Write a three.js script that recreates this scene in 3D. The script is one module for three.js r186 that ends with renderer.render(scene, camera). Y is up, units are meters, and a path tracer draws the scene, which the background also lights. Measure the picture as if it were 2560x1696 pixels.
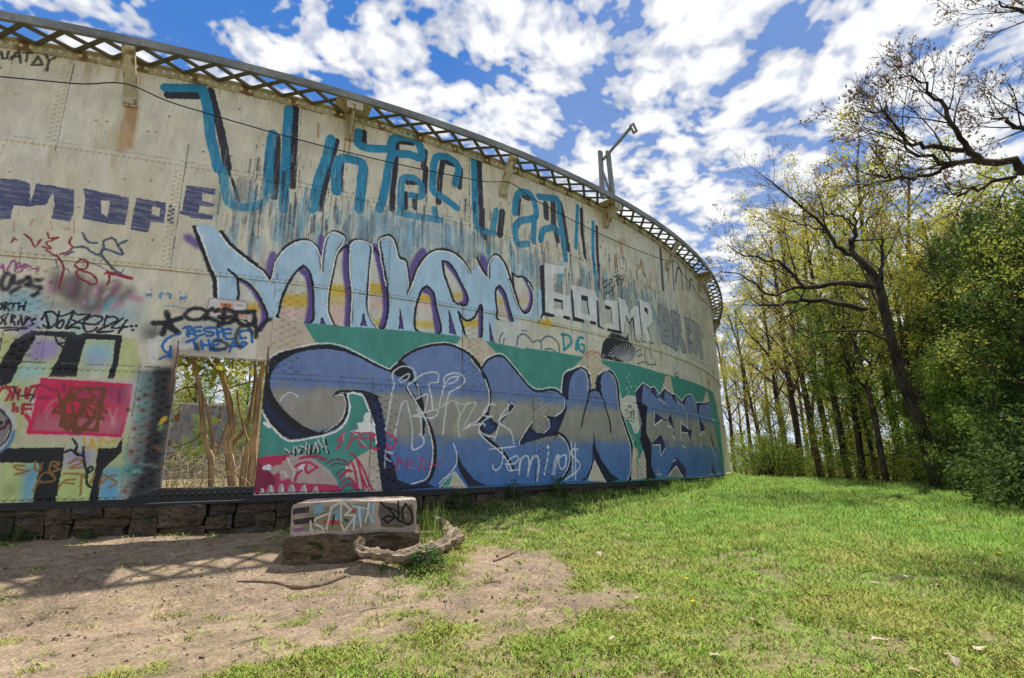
import * as THREE from 'three';
import { mergeGeometries } from 'three/addons/utils/BufferGeometryUtils.js';

// ---------- camera, sky, sun, exposure ----------
const scene = new THREE.Scene();
const renderer = new THREE.WebGLRenderer({ antialias: true });
renderer.toneMapping = THREE.LinearToneMapping;
renderer.toneMappingExposure = 1.29;
renderer.shadowMap.enabled = true;
const EYE = 1.3;
const camera = new THREE.PerspectiveCamera(65.23, 1024 / 678, 0.1, 400);
{
  const pitch = 0.24237, roll = -0.01776, cp = Math.cos(pitch), sp = Math.sin(pitch), cr = Math.cos(roll), sr = Math.sin(roll);
  const right = new THREE.Vector3(cr, sr * cp, sr * sp), up = new THREE.Vector3(-sr, cr * cp, cr * sp), back = new THREE.Vector3(0, -sp, cp);
  camera.quaternion.setFromRotationMatrix(new THREE.Matrix4().makeBasis(right, up, back));
  camera.position.set(0, EYE, 0);
}
const TO_SUN = new THREE.Vector3(1.48, 6.5, -2.19).normalize();
const sun = new THREE.DirectionalLight(new THREE.Color(1, 0.945, 0.86), 5.0);
sun.position.copy(TO_SUN).multiplyScalar(60);
sun.castShadow = true; sun.shadow.radius = 1;
Object.assign(sun.shadow.camera, { left: -45, right: 45, top: 45, bottom: -45, near: 1, far: 160 });
sun.shadow.mapSize.set(4096, 4096);
scene.add(sun, sun.target);

// ---------- small tools ----------
function rng(seed) { let a = seed >>> 0; return () => { a = (a + 0x6d2b79f5) | 0; let t = Math.imul(a ^ (a >>> 15), 1 | a); t = (t + Math.imul(t ^ (t >>> 7), 61 | t)) ^ t; return ((t ^ (t >>> 14)) >>> 0) / 4294967296; }; }
const V = (x, y, z) => new THREE.Vector3(x, y, z);
const clamp = (x, a = 0, b = 1) => Math.min(b, Math.max(a, x));
const sstep = (a, b, x) => { const t = clamp((x - a) / (b - a)); return t * t * (3 - 2 * t); };
const mix = (a, b, t) => a + (b - a) * t;
const NT = 512, noiseTile = new Float32Array(NT * NT);
{ const r = rng(7); for (let i = 0; i < NT * NT; i++) noiseTile[i] = r(); }
function vnoise(x, y) {       // 0..1, smooth
  const ix = Math.floor(x), iy = Math.floor(y); let fx = x - ix, fy = y - iy;
  fx = fx * fx * (3 - 2 * fx); fy = fy * fy * (3 - 2 * fy);
  const a = (ix & (NT - 1)), b = (a + 1) & (NT - 1), c = (iy & (NT - 1)) * NT, d = ((iy + 1) & (NT - 1)) * NT;
  const p = noiseTile[c + a], q = noiseTile[c + b], s = noiseTile[d + a], t = noiseTile[d + b];
  return p + (q - p) * fx + (s + (t - s) * fx - p - (q - p) * fx) * fy;
}
function fbm(x, y, n = 4) { let s = 0, a = 0.5, t = 0; for (let i = 0; i < n; i++) { s += a * vnoise(x, y); t += a; x = x * 2.03 + 17.3; y = y * 2.03 + 5.1; a *= 0.5; } return s / t; }
const taken = new Map();
function numbered(name) { const n = taken.get(name) ?? 0; taken.set(name, n + 1); return n ? name + '_' + String(n).padStart(3, '0') : name; }
function shade(o) { o.castShadow = true; o.receiveShadow = true; return o; }
function part(parent, name, geometry, material) { const m = shade(new THREE.Mesh(geometry, material)); m.name = name; parent.add(m); return m; }
function tag(o, label, category, group, kind) { o.userData = { label, category }; if (group) o.userData.group = group; if (kind) o.userData.kind = kind; return o; }
function thing(name, label, category, group) { const g = new THREE.Group(); g.name = numbered(name); scene.add(g); return tag(g, label, category, group); }
function copyOf(src, label, group) { const c = src.clone(); c.name = numbered(src.name.replace(/_\d{3}$/, '')); c.userData = { ...src.userData }; if (label) c.userData.label = label; if (group) c.userData.group = group; scene.add(c); return c; }
const lin = (r, g, b) => new THREE.Color().setRGB(r, g, b);
function std(opts) { return new THREE.MeshStandardMaterial(opts); }
function noiseTexture(size, fn, srgb = true, rep = null) {
  const d = new Uint8Array(size * size * 4);
  for (let y = 0; y < size; y++) for (let x = 0; x < size; x++) { const c = fn(x / size, y / size), i = (y * size + x) * 4; d[i] = clamp(c[0]) * 255; d[i + 1] = clamp(c[1]) * 255; d[i + 2] = clamp(c[2]) * 255; d[i + 3] = 255; }
  const t = new THREE.DataTexture(d, size, size); t.magFilter = THREE.LinearFilter; t.minFilter = THREE.LinearFilter; t.wrapS = t.wrapT = THREE.RepeatWrapping;
  if (srgb) t.colorSpace = THREE.SRGBColorSpace; if (rep) t.repeat.set(rep[0], rep[1]); t.needsUpdate = true; return t;
}
// tileable fbm on the unit square
function tileFbm(u, v, f, n = 4, seed = 0) {
  let s = 0, a = 0.5, t = 0;
  for (let i = 0; i < n; i++) {
    const x = u * f, y = v * f, ix = Math.floor(x), iy = Math.floor(y); let fx = x - ix, fy = y - iy; fx = fx * fx * (3 - 2 * fx); fy = fy * fy * (3 - 2 * fy);
    const h = (p, q) => noiseTile[((((q % f) + seed * 31 + i * 77) & (NT - 1)) * NT) + (((p % f) + seed * 57 + i * 13) & (NT - 1))];
    const A = h(ix, iy), B = h(ix + 1, iy), C = h(ix, iy + 1), D = h(ix + 1, iy + 1);
    s += a * (A + (B - A) * fx + (C + (D - C) * fx - A - (B - A) * fx) * fy); t += a; f *= 2; a *= 0.5;
  }
  return s / t;
}

// ---------- the sky: blue air and a layer of broken altocumulus ----------
{
  const W = 4096, H = 2048, data = new Float32Array(W * H * 4);
  const ca = Math.cos(0.62), sa = Math.sin(0.62);
  for (let row = 0; row < H; row++) {
    const el = ((row + 0.5) / H - 0.5) * Math.PI, y = Math.sin(el), ce = Math.cos(el);
    for (let col = 0; col < W; col++) {
      const i = (row * W + col) * 4;
      if (y <= 0) { data[i] = 0.34; data[i + 1] = 0.36; data[i + 2] = 0.36; data[i + 3] = 1; continue; }
      const az = ((col + 0.5) / W - 0.5) * 2 * Math.PI, x = Math.cos(az) * ce, z = Math.sin(az) * ce;
      const hz = Math.pow(1 - y, 3.2);
      let r = mix(0.040, 0.46, hz), g = mix(0.165, 0.60, hz), b = mix(0.50, 0.82, hz);
      // cloud layer seen in perspective
      const k = 1 / (y + 0.10), px0 = x * k, pz0 = z * k;
      let px = px0 * ca - pz0 * sa, pz = px0 * sa + pz0 * ca;
      const wx = fbm(px * 3.0 + 11, pz * 3.0 + 3, 3) - 0.5, wz = fbm(px * 3.0 + 41, pz * 3.0 + 23, 3) - 0.5;
      const qx = px + wx * 0.12, qz = pz + wz * 0.12;
      const big = vnoise(px * 0.9 + 5.0, pz * 0.9 + 12.8);
      // puffs: the nearest of scattered centres, at two sizes
      const puff = (sx, sz, o) => { let d1 = 9; const gx = qx * sx, gz = qz * sz, ix = Math.floor(gx), iz = Math.floor(gz); for (let u = -1; u <= 1; u++) for (let v = -1; v <= 1; v++) { const hx = ix + u, hy = iz + v, a0 = (((hy + o) & 511) << 9) + ((hx + o) & 511), e = Math.hypot(hx + noiseTile[a0] * 0.95 - gx, hy + noiseTile[(a0 + 70001) & 262143] * 0.95 - gz) * (0.75 + 0.6 * noiseTile[(a0 + 9001) & 262143]); if (e < d1) d1 = e; } return d1; };
      const p1 = puff(6.2, 7.2, 3), p2 = puff(14, 16, 91), det = fbm(qx * 20 + 1, qz * 22 + 2, 3), fine = y < 0.08 ? 0.5 : fbm(qx * 50, qz * 52, 3);
      const d = 0.97 - p1 * 0.66 - p2 * 0.26 + (det - 0.5) * 0.52 + (fine - 0.5) * 0.40 + (big - 0.5) * 0.15;
      const edge = 0.462;
      const cov = sstep(edge - 0.05, edge + 0.06, d), thick = sstep(edge, edge + 0.32, d);
      const far = sstep(0.03, 0.2, y);
      const shadeC = 0.60 + 0.20 * thick - 0.08 * sstep(0.5, 0.7, det) * (1 - thick) - 0.10 * (fine - 0.5) * thick;
      const veil = 0.16 * sstep(0.3, 0.7, big), a = clamp(Math.max(veil, cov * mix(0.62, 1, thick))) * mix(0.7, 1, far);
      r = mix(r, shadeC * 0.99, a); g = mix(g, shadeC, a); b = mix(b, shadeC * 1.02, a);
      data[i] = r; data[i + 1] = g; data[i + 2] = b; data[i + 3] = 1;
    }
  }
  const t = new THREE.DataTexture(data, W, H, THREE.RGBAFormat, THREE.FloatType);
  t.mapping = THREE.EquirectangularReflectionMapping; t.magFilter = THREE.LinearFilter; t.minFilter = THREE.LinearFilter; t.needsUpdate = true;
  scene.background = t; scene.environment = t;
}
// ---------- terrain ----------
const R = 22, AX = -12.921, AZ = -27.262;            // the tank: radius and axis
const onWall = (th, r = R, y = 0) => V(AX + r * Math.sin(th), y, AZ + r * Math.cos(th));
const LOG = [[-1.103, 0.694, -7.613], [-1.018, 0.652, -7.371], [-0.879, 0.605, -7.14], [-0.772, 0.568, -6.846], [-0.693, 0.547, -6.647], [-0.766, 0.532, -6.353], [-0.851, 0.511, -5.901], [-0.952, 0.5, -5.723], [-1.134, 0.49, -5.607], [-1.422, 0.49, -5.775], [-1.575, 0.5, -5.859], [-1.649, 0.526, -5.922], [-1.654, 0.589, -5.964]];
const BANK = [...LOG.map((p) => [p[0], p[2]]), [-1.65, -6.3], [-1.3, -7.3]];
function polyDist(poly, x, z) {       // signed: negative inside
  let d = 1e9, inside = false;
  for (let i = 0, j = poly.length - 1; i < poly.length; j = i++) {
    const [ax, az] = poly[i], [bx, bz] = poly[j], ex = bx - ax, ez = bz - az, t = clamp(((x - ax) * ex + (z - az) * ez) / (ex * ex + ez * ez));
    d = Math.min(d, Math.hypot(x - ax - t * ex, z - az - t * ez));
    if ((az > z) !== (bz > z) && x < ((bx - ax) * (z - az)) / (bz - az) + ax) inside = !inside;
  }
  return inside ? -d : d;
}
function groundY(x, z) {
  const dist = Math.hypot(x, z), rr = Math.hypot(x - AX, z - AZ), rho = rr - R, th = Math.atan2(x - AX, z - AZ);
  if (rho < -0.3) return 1.03 + 0.10 * (fbm(x * 0.5 + 9, z * 0.5, 3) - 0.5);
  const base = 0.05 + 0.55 * sstep(2, 22, dist);
  const foot = th < 0.44 ? 0.44 : th < 0.63 ? mix(0.44, 0.58, (th - 0.44) / 0.19) : mix(0.58, 0.34, clamp((th - 0.63) / 0.4));
  const q = Math.max(rho, 0), bankL = (1 - 0.32 * Math.min(1, q / 1.45)) * (1 - 0.82 * sstep(1.35, 2.5, q));
  let y = base + foot * mix(bankL, Math.exp(-q / 2.8), sstep(0.44, 0.53, th)) + 0.10 * Math.exp(-((x + 0.9) ** 2 + (z + 5.7) ** 2) / 0.9);
  y += (fbm(x * 0.35 + 3, z * 0.35 + 7, 3) - 0.5) * 0.16 * sstep(3, 9, dist) + (fbm(x * 1.7, z * 1.7, 3) - 0.5) * 0.05 + (fbm(x * 7, z * 7, 2) - 0.5) * 0.014;
  y -= sstep(34, 70, dist) * 1.2;
  if (x > -2.0 && x < -0.4 && z < -5.2 && z > -8) { const s = polyDist(BANK, x, z); y = mix(Math.max(y, 0.385 + 0.16 * sstep(-5.8, -7.4, z) + (fbm(x * 5, z * 5, 2) - 0.5) * 0.05), y, sstep(0.0, 0.10, s)); }
  return y;
}
const DIRT = [[-4.6, -7.2], [-3.5, -7.5], [-2.4, -6.4], [-1.6, -5.9], [-1.5, -5.4], [-0.7, -5.4], [-0.5, -6.6], [-0.1, -6.9], [0.45, -6.2], [0.6, -5.6], [0.2, -5.2], [0.0, -4.8], [0.9, -5.4], [1.1, -5.15], [0.55, -4.6], [0.2, -4.3], [-0.25, -4.35], [-0.9, -4.15], [-1.5, -4.05], [-2.1, -3.7], [-2.8, -3.4], [-5, -2.9], [-6.4, -5.2], [-5.6, -6.2]];
function bare(x, z) {                  // 1 = bare soil, 0 = turf
  const s = polyDist(DIRT, x, z) + (fbm(x * 1.3 + 4, z * 1.3 + 2, 3) - 0.5) * 1.1 + (fbm(x * 5, z * 5 + 3, 2) - 0.5) * 0.45;
  return 1 - sstep(-0.25, 0.4, s);
}
const lush = (x, z) => sstep(3, 12, Math.hypot(x - 0.5, z * 0.9)) * sstep(-2, 5, x + 0.25 * -z) ;
{
  const rings = [0], sect = [];
  for (let r = 0.5; r < 4; r += 0.1) rings.push(r);
  for (let r = 4; r < 9; r += 0.05) rings.push(r);
  for (let r = 9; r < 260; r *= 1.035) rings.push(r);
  for (let a = -65; a <= 65.01; a += 0.42) sect.push(a * Math.PI / 180);
  for (let a = 68; a < 295; a += 3) sect.push(a * Math.PI / 180);
  const n = sect.length, pos = [], col = [], uv = [], idx = [];
  for (const r of rings) for (const a of sect) {
    const x = r * Math.sin(a), z = -r * Math.cos(a), y = groundY(x, z); pos.push(x, y, z); uv.push(x / 2.2, z / 2.2);
    const inside = Math.hypot(x - AX, z - AZ) < R - 0.2, b = inside ? 0.4 : bare(x, z), m = fbm(x * 0.9 + 30, z * 0.9, 3), q = fbm(x * 3.1, z * 3.1 + 40, 2), L = lush(x, z);
    const soil = [0.235 + 0.035 * m, 0.180 + 0.03 * m, 0.122 + 0.025 * m], dry = [0.215, 0.180, 0.085], green = [0.115, 0.155, 0.03];
    const litter = Math.hypot(x, z) > 20 && x > 5 && q > 0.46 ? 1 : 0, turf = dry.map((v, k) => mix(v, green[k], clamp(0.25 + L * 0.6 + (q - 0.5) * 0.9)));
    const c = soil.map((v, k) => mix(mix(turf[k], v, clamp(b + (q - 0.62) * 0.7 * (1 - L))), [0.22, 0.165, 0.09][k], litter * 0.8));
    col.push(...c);
  }
  for (let i = 0; i < rings.length - 1; i++) for (let j = 0; j < n; j++) { const k = (j + 1) % n, a = i * n + j, b = i * n + k, c = (i + 1) * n + j, d = (i + 1) * n + k; if (i) idx.push(a, b, d); idx.push(a, d, c); }
  const g = new THREE.BufferGeometry();
  g.setAttribute('position', new THREE.Float32BufferAttribute(pos, 3)); g.setAttribute('color', new THREE.Float32BufferAttribute(col, 3)); g.setAttribute('uv', new THREE.Float32BufferAttribute(uv, 2));
  g.setIndex(idx); g.computeVertexNormals();
  if (g.attributes.normal.getY(500) < 0) { for (let i = 0; i < idx.length; i += 3) { const t = idx[i + 1]; idx[i + 1] = idx[i + 2]; idx[i + 2] = t; } g.setIndex(idx); g.computeVertexNormals(); }
  const grain = noiseTexture(512, (u, v) => { const a = tileFbm(u, v, 24, 4, 1), b = tileFbm(u, v, 160, 2, 2), c = tileFbm(u, v, 6, 3, 4); const k = 0.66 + 0.24 * (a - 0.5) + 0.36 * (b - 0.5) + 0.2 * (c - 0.5); return [k + 0.02, k, k - 0.015]; });
  const rough = noiseTexture(512, (u, v) => { const k = tileFbm(u, v, 20, 5, 5) * 0.6 + tileFbm(u, v, 120, 2, 8) * 0.4; return [k, k, k]; }, false);
  const m = std({ vertexColors: true, map: grain, bumpMap: rough, bumpScale: 0.018, roughness: 0.96, color: lin(2.05, 2.05, 2.05) });
  const ground = shade(new THREE.Mesh(g, m)); ground.name = 'ground'; scene.add(ground);
  tag(ground, 'bare brown soil and thin turf sloping up to the tank', 'ground', null, 'structure');
}
// ---------- the painted steel tank ----------
const STEP = 2 * Math.PI / 46;
const COURSE = [            // seam offset, bottom, top, radius of the outer face, butt strap?
  { off: 0.3751, y0: 1.0, y1: 2.69, r: 22.012, strap: true },
  { off: 0.3076, y0: 2.56, y1: 4.13, r: 22.0, strap: true },
  { off: 0.3828, y0: 4.055, y1: 5.73, r: 22.012, strap: false },
  { off: 0.3131, y0: 5.60, y1: 7.23, r: 22.0, strap: false },
];
const OPEN = { t0: 0.3935, t1: 0.4425, y0: 1.155, y1: 2.86 };
const OPS = [
["s","#a0682c",10.2,0.35,2,1,[762,648,762,609,763,574]],
["s","#a0682c",8.6,0.5,2,1,[769,649,770,619,771,584]],
["s","#a0682c",2.1,0.7,2,1,[762,651,762,626]],
["s","#a0682c",1.7,0.7,2,1,[765,650,766,622]],
["s","#a0682c",2.4,0.8,2,1,[772,648,772,625,772,611]],
["s","#a0682c",3.1,0.4,2,1,[705,702,709,674]],
["s","#a0682c",1.8,0.5,2,1,[719,704,719,688]],
["s","#a0682c",3.2,0.5,2,1,[741,705,742,683]],
["s","#a0682c",2.1,0.5,2,1,[770,703,771,686]],
["s","#a0682c",3.2,0.3,2,1,[685,564,686,536]],
["s","#a0682c",3.9,0.35,2,1,[757,564,757,546]],
["f","#c69d66",0,0.45,6,1,[752,610,771,614,771,588,752,589]],
["s","#c9a878",13.3,0.25,10,0,[646,525,655,449]],
["s","#c9a878",13.9,0.25,10,0,[764,546,777,434]],
["s","#c9a878",14.2,0.25,10,0,[795,535,816,439]],
["s","#c9a878",13.7,0.25,10,0,[718,521,730,443]],
["s","#c9a878",13.3,0.25,10,0,[691,466,695,424]],
["s","#9a6a34",2.8,0.7,1,0,[1061,670,1060,644]],
["s","#9a6a34",2.8,0.7,1,0,[1068,673,1067,635]],
["s","#9a6a34",2.7,0.7,1,0,[1017,687,1018,661]],
["s","#a06a3a",7.4,0.55,2,1,[1725,654,1726,624]],
["s","#a06a3a",7.3,0.55,2,1,[1731,634,1732,598]],
["s","#a06a3a",7.7,0.55,2,1,[1814,630,1819,597]],
["s","#a06a3a",8.5,0.55,2,1,[1974,665,1970,614]],
["s","#a06a3a",7.1,0.55,2,1,[1707,619,1699,582]],
["s","#a06a3a",7.6,0.55,2,1,[1791,615,1800,606,1819,629]],
["f","#b98a55",0,0.5,5,1,[1711,656,1754,666,1747,653,1714,643]],
["s","#3c3a38",3.8,0.6,1,1,[1698,611,1695,565]],
["s","#3c3a38",4.0,0.6,1,1,[1727,613,1742,610,1741,582]],
["s","#3c3a38",4.0,0.6,1,1,[1759,592,1763,568]],
["s","#3c3a38",4.2,0.6,1,1,[1825,630,1826,591]],
["s","#3c3a38",4.1,0.6,1,1,[1831,600,1844,564]],
["c","#6a4a30",2.4,0.7,0.5,0,[1605,664]],
["c","#6a4a30",2.4,0.7,0.5,0,[1645,617]],
["c","#6a4a30",2.4,0.7,0.5,0,[1663,601]],
["c","#6a4a30",2.4,0.7,0.5,0,[1674,591]],
["c","#6a4a30",2.5,0.7,0.5,0,[1727,586]],
["c","#6a4a30",2.5,0.7,0.5,0,[1654,633]],
["c","#6a4a30",2.7,0.7,0.5,0,[1768,670]],
["c","#6a4a30",2.5,0.7,0.5,0,[1677,594]],
["c","#7a5a30",1.5,0.7,0.5,0,[727,616]],
["c","#7a5a30",1.7,0.7,0.5,0,[902,679]],
["c","#7a5a30",1.6,0.7,0.5,0,[899,597]],
["c","#7a5a30",1.6,0.7,0.5,0,[862,595]],
["c","#7a5a30",1.6,0.7,0.5,0,[813,643]],
["c","#7a5a30",1.6,0.7,0.5,0,[800,614]],
["c","#7a5a30",1.6,0.7,0.5,0,[791,612]],
["c","#7a5a30",1.5,0.7,0.5,0,[740,617]],
["c","#7a5a30",1.6,0.7,0.5,0,[931,598]],
["c","#7a5a30",1.5,0.7,0.5,0,[632,638]],
["c","#6a4830",1.3,0.7,0.5,0,[733,521]],
["c","#6a4830",1.3,0.7,0.5,0,[804,535]],
["c","#6a4830",1.3,0.7,0.5,0,[773,532]],
["c","#6a4830",1.3,0.7,0.5,0,[817,447]],
["c","#6a4830",1.2,0.7,0.5,0,[728,482]],
["c","#6a4830",1.3,0.7,0.5,0,[802,489]],
["c","#6a4830",1.2,0.7,0.5,0,[646,521]],
["L","begin","brush"],
["f","#3f4470",0,1,0,0,[637,510,656,512,670,508,675,479,675,475,658,475,658,455,647,452]],
["f","#3f4470",0,1,0,0,[677,509,698,508,697,500,692,480,675,475,675,482]],
["f","#3f4470",0,1,0,0,[695,507,719,507,723,474,721,460,701,461,701,481]],
["f","#3f4470",0,1,0,0,[729,510,741,509,782,505,783,480,782,464,762,463,734,466,734,486]],
["f","#3f4470",0,1,0,0,[790,506,826,505,827,490,826,474,811,473,810,457,789,458]],
["f","#3f4470",0,1,0,0,[847,537,884,538,884,528,868,528,869,516,885,514,885,509,867,508,867,497,885,496,885,489,863,487,842,492,846,497]],
["L","erase",0],
["f","#000",0,1,0,0,[750,496,761,496,761,472,754,477]],
["f","#000",0,1,0,0,[810,497,820,496,820,483,811,484]],
["L","over",0],
["L","end",0.93],
["c","#3f4470",2.1,0.95,0.3,0,[832,500]],
["c","#3f4470",2.1,0.95,0.3,0,[836,496]],
["c","#3f4470",2.1,0.95,0.3,0,[832,493]],
["c","#3f4470",2.1,0.95,0.3,0,[836,490]],
["c","#3f4470",2.1,0.95,0.3,0,[832,486]],
["c","#3f4470",2.1,0.95,0.3,0,[836,482]],
["c","#3f4470",2.1,0.95,0.3,0,[832,479]],
["c","#3f4470",2.1,0.95,0.3,0,[836,476]],
["L","begin","roller"],
["s","#26222c",12.9,1,0,0,[808,678,844,687]],
["s","#26222c",11.2,1,0,1,[860,700,872,663,885,620,896,575]],
["s","#1c86b4",14.3,1,0,0,[803,689,829,696,849,702,859,673,868,625,884,571]],
["s","#26222c",4.5,1,0,1,[897,572,905,554,913,532,918,512]],
["s","#1c86b4",13.4,0.85,0,1,[889,572,897,541,904,520,924,516,939,522]],
["s","#1c86b4",12.4,0.6,0,1,[939,522,950,534,952,568]],
["s","#26222c",11.3,1,0,1,[958,644,962,579,962,542]],
["s","#26222c",11.8,1,0,1,[980,703,983,632,986,566]],
["s","#1c86b4",13.6,1,0,1,[952,650,950,623,952,568,954,546]],
["s","#1c86b4",13.8,1,0,1,[971,700,972,649,975,573,977,524]],
["s","#26222c",9.4,1,0,1,[1047,664,1040,618,1033,572,1029,535]],
["s","#26222c",9.6,1,0,1,[1057,627,1056,579]],
["s","#26222c",9.8,1,0,1,[1096,627,1094,579]],
["s","#1c86b4",15.1,1,0,1,[1038,665,1033,626,1024,585,1018,533]],
["s","#1c86b4",15.9,1,0,1,[1052,572,1049,614,1057,633,1076,636,1091,632,1091,602,1089,548]],
["s","#26222c",9.8,1,0,1,[1090,693,1092,663]],
["s","#26222c",10.4,1,0,1,[1152,695,1175,699]],
["s","#26222c",9.7,1,0,1,[1148,689,1147,648,1144,596,1143,561]],
["s","#26222c",10.3,1,0,1,[1200,691,1198,657]],
["s","#26222c",10.1,1,0,1,[1202,658,1201,611]],
["s","#1c86b4",14.7,1,0,1,[1081,691,1081,670,1099,665,1134,674]],
["s","#1c86b4",15.7,1,0,1,[1138,675,1139,692,1153,704,1176,708,1191,696,1192,675,1171,675,1154,671]],
["s","#1c86b4",14.4,1,0,1,[1140,667,1135,645,1130,592,1122,556]],
["s","#26222c",8.4,1,0,1,[1169,619,1185,623]],
["s","#26222c",8.1,1,0,1,[1168,598,1167,569]],
["s","#26222c",8.2,1,0,1,[1182,595,1184,573]],
["s","#1c86b4",12.2,0.9,0,1,[1159,565,1158,610,1163,626,1179,631,1194,622,1195,600,1176,597]],
["s","#26222c",10.8,1,0,1,[1235,682,1230,641,1228,597]],
["s","#26222c",11.0,1,0,1,[1271,676,1269,639]],
["s","#26222c",11.2,1,0,1,[1238,683,1258,682]],
["s","#1c86b4",13.6,1,0,1,[1260,643,1267,679,1251,692,1229,690,1219,677,1216,637,1218,616,1241,607,1263,596]],
["s","#26222c",11.4,1,0,1,[1311,709,1313,655,1315,606]],
["s","#1c86b4",13.2,1,0,1,[1299,715,1301,662,1302,602]],
["s","#26222c",13.1,1,0,1,[1317,607,1317,569,1322,551]],
["s","#26222c",13.4,1,0,1,[1364,615,1356,564]],
["s","#1c86b4",12.7,0.85,0,1,[1303,603,1306,566,1324,564,1344,565]],
["s","#1c86b4",12.9,0.85,0,1,[1350,613,1341,573]],
["s","#1c86b4",12.0,0.85,0,1,[1220,581,1223,567]],
["s","#1c86b4",12.0,0.85,0,1,[1156,558,1181,558,1219,561,1231,562]],
["s","#26222c",14.1,0.9,0,1,[1403,657,1400,623]],
["s","#26222c",14.6,0.9,0,1,[1417,666,1428,665]],
["s","#26222c",14.8,0.9,0,1,[1475,665,1476,636]],
["s","#26222c",14.9,0.9,0,1,[1497,675,1495,617]],
["s","#26222c",14.8,0.9,0,1,[1500,619,1505,593]],
["s","#26222c",9.7,1,0,1,[1519,682,1528,644,1536,579]],
["s","#26222c",10.0,1,0,1,[1584,688,1583,630,1590,574]],
["s","#26222c",10.1,1,0,1,[1635,662,1632,593,1630,511]],
["s","#1c86b4",14.7,0.95,0,1,[1393,621,1398,655,1412,673,1434,674,1446,654,1445,627,1407,608,1396,594]],
["s","#1c86b4",14.1,0.95,0,1,[1443,626,1438,573]],
["s","#1c86b4",13.7,0.95,0,1,[1394,594,1396,558,1422,562]],
["s","#1c86b4",15.2,0.95,0,1,[1457,677,1485,683,1511,686,1514,648,1521,605,1525,555]],
["s","#1c86b4",14.8,0.95,0,1,[1458,581,1466,604,1494,617,1512,612]],
["s","#1c86b4",10.4,1,0,1,[1573,692,1566,638,1560,591]],
["s","#1c86b4",10.3,1,0,1,[1623,669,1617,602,1617,551,1619,509]],
["s","#43474e",13.6,1,0,1,[1934,698,1931,640,1929,583]],
["s","#50545a",8.2,0.9,0,1,[2012,699,2008,650,2005,603]],
["s","#50545a",8.6,0.9,0,1,[2023,629,2047,675,2074,676,2077,622]],
["s","#50545a",8.7,0.9,0,1,[2124,703,2119,633]],
["s","#50545a",9.3,0.9,0,1,[2142,640,2174,682,2207,658]],
["L","end",0.97],
["L","drips","roll"],
["f","#8fbcdc",0,0.5,16,1,[1072,537,1152,551,1231,562,1296,547,1303,499,1274,514,1212,511,1164,483,1126,510,1083,496]],
["f","#9fc6e0",0,0.45,14,0,[1385,532,1433,544,1441,472,1383,460]],
["L","streaks",0],
["s","#5b4690",10.1,0.85,1.5,1,[969,448,966,430,966,413]],
["s","#5b4690",8.9,0.85,1.5,1,[1034,488,1034,459]],
["s","#5b4690",10.8,0.85,1.5,1,[1072,475,1071,440,1080,398]],
["s","#5b4690",13.1,0.85,1.5,1,[1120,488,1124,470,1135,436]],
["s","#5b4690",13.6,0.85,1.5,1,[1200,496,1187,472,1180,444]],
["s","#5b4690",14.8,0.85,1.5,1,[1319,507,1324,487]],
["s","#5b4690",11.4,0.8,2,1,[858,457,871,448]],
["L","begin","wash"],
["f","#b3d3ea",0,1,0,0,[864,475,877,481,890,477,897,471,912,454,930,439,943,430,957,422,969,407,970,417,974,440,983,460,996,474,1011,480,1022,477,1031,467,1035,454,1039,430,1039,454,1041,482,1047,497,1055,502,1066,499,1070,493,1065,481,1059,463,1054,430,1051,401,1052,372,1057,359,1062,347,1019,343,984,339,970,338,966,367,957,384,951,394,930,408,926,411,926,399,932,367,903,364,898,399,891,411,884,426,875,448]],
["f","#b3d3ea",0,1,0,0,[1078,487,1088,494,1100,494,1109,491,1112,477,1110,448,1110,421,1110,394,1114,373,1122,359,1130,350,1085,346,1085,406,1080,434]],
["f","#b3d3ea",0,1,0,0,[1125,500,1132,508,1144,511,1152,498,1159,478,1170,473,1174,458,1177,433,1176,416,1183,432,1191,461,1204,485,1220,500,1240,507,1259,505,1277,494,1285,483,1292,474,1310,497,1319,486,1330,474,1331,497,1338,513,1350,520,1365,511,1377,485,1396,439,1395,394,1375,391,1341,348,1275,352,1142,351,1144,380,1142,411,1138,436,1130,465]],
["f","#b3d3ea",0,0.9,0,0,[1352,525,1369,507,1378,472,1390,434,1402,418,1414,418,1429,430,1434,450,1436,470,1455,474,1456,423,1433,407,1382,409,1350,402]],
["L","end",1],
["f","#d9d6c8",0,1,0,1,[1012,437,1022,427,1027,408,1030,383,1028,349,986,351,984,360,986,381,992,403,1002,425]],
["clip",0,0,0,0,1,[1012,437,1022,427,1027,408,1030,383,1028,349,986,351,984,360,986,381,992,403,1002,425]],
["s","#dcb52c",18.6,0.8,3,0,[991,378,1021,382]],
["s","#e6bdb4",15.1,0.8,3,0,[991,360,1022,363]],
["s","#5b4690",10.2,0.95,1.2,1,[1010,430,1021,418,1027,382,1025,349]],
["unclip"],
["s","#131419",3.3,1,0.4,1,[1012,437,1022,427,1027,408,1030,383,1028,349,986,351,984,360,986,381,992,403,1002,425,1012,437]],
["f","#d9d6c8",0,1,0,1,[1073,482,1078,467,1080,434,1085,406,1086,350,1063,349,1057,359,1052,372,1052,401,1055,430,1060,463]],
["clip",0,0,0,0,1,[1073,482,1078,467,1080,434,1085,406,1086,350,1063,349,1057,359,1052,372,1052,401,1055,430,1060,463]],
["s","#dcb52c",21.2,0.75,3,0,[1054,402,1076,405]],
["s","#e0a030",5.2,0.9,3,0,[1055,384,1078,386]],
["s","#e6bdb4",25.9,0.85,3,0,[1056,364,1079,366]],
["s","#5b4690",9.7,0.95,1.2,1,[1073,477,1074,440,1081,398,1082,350]],
["unclip"],
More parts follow.
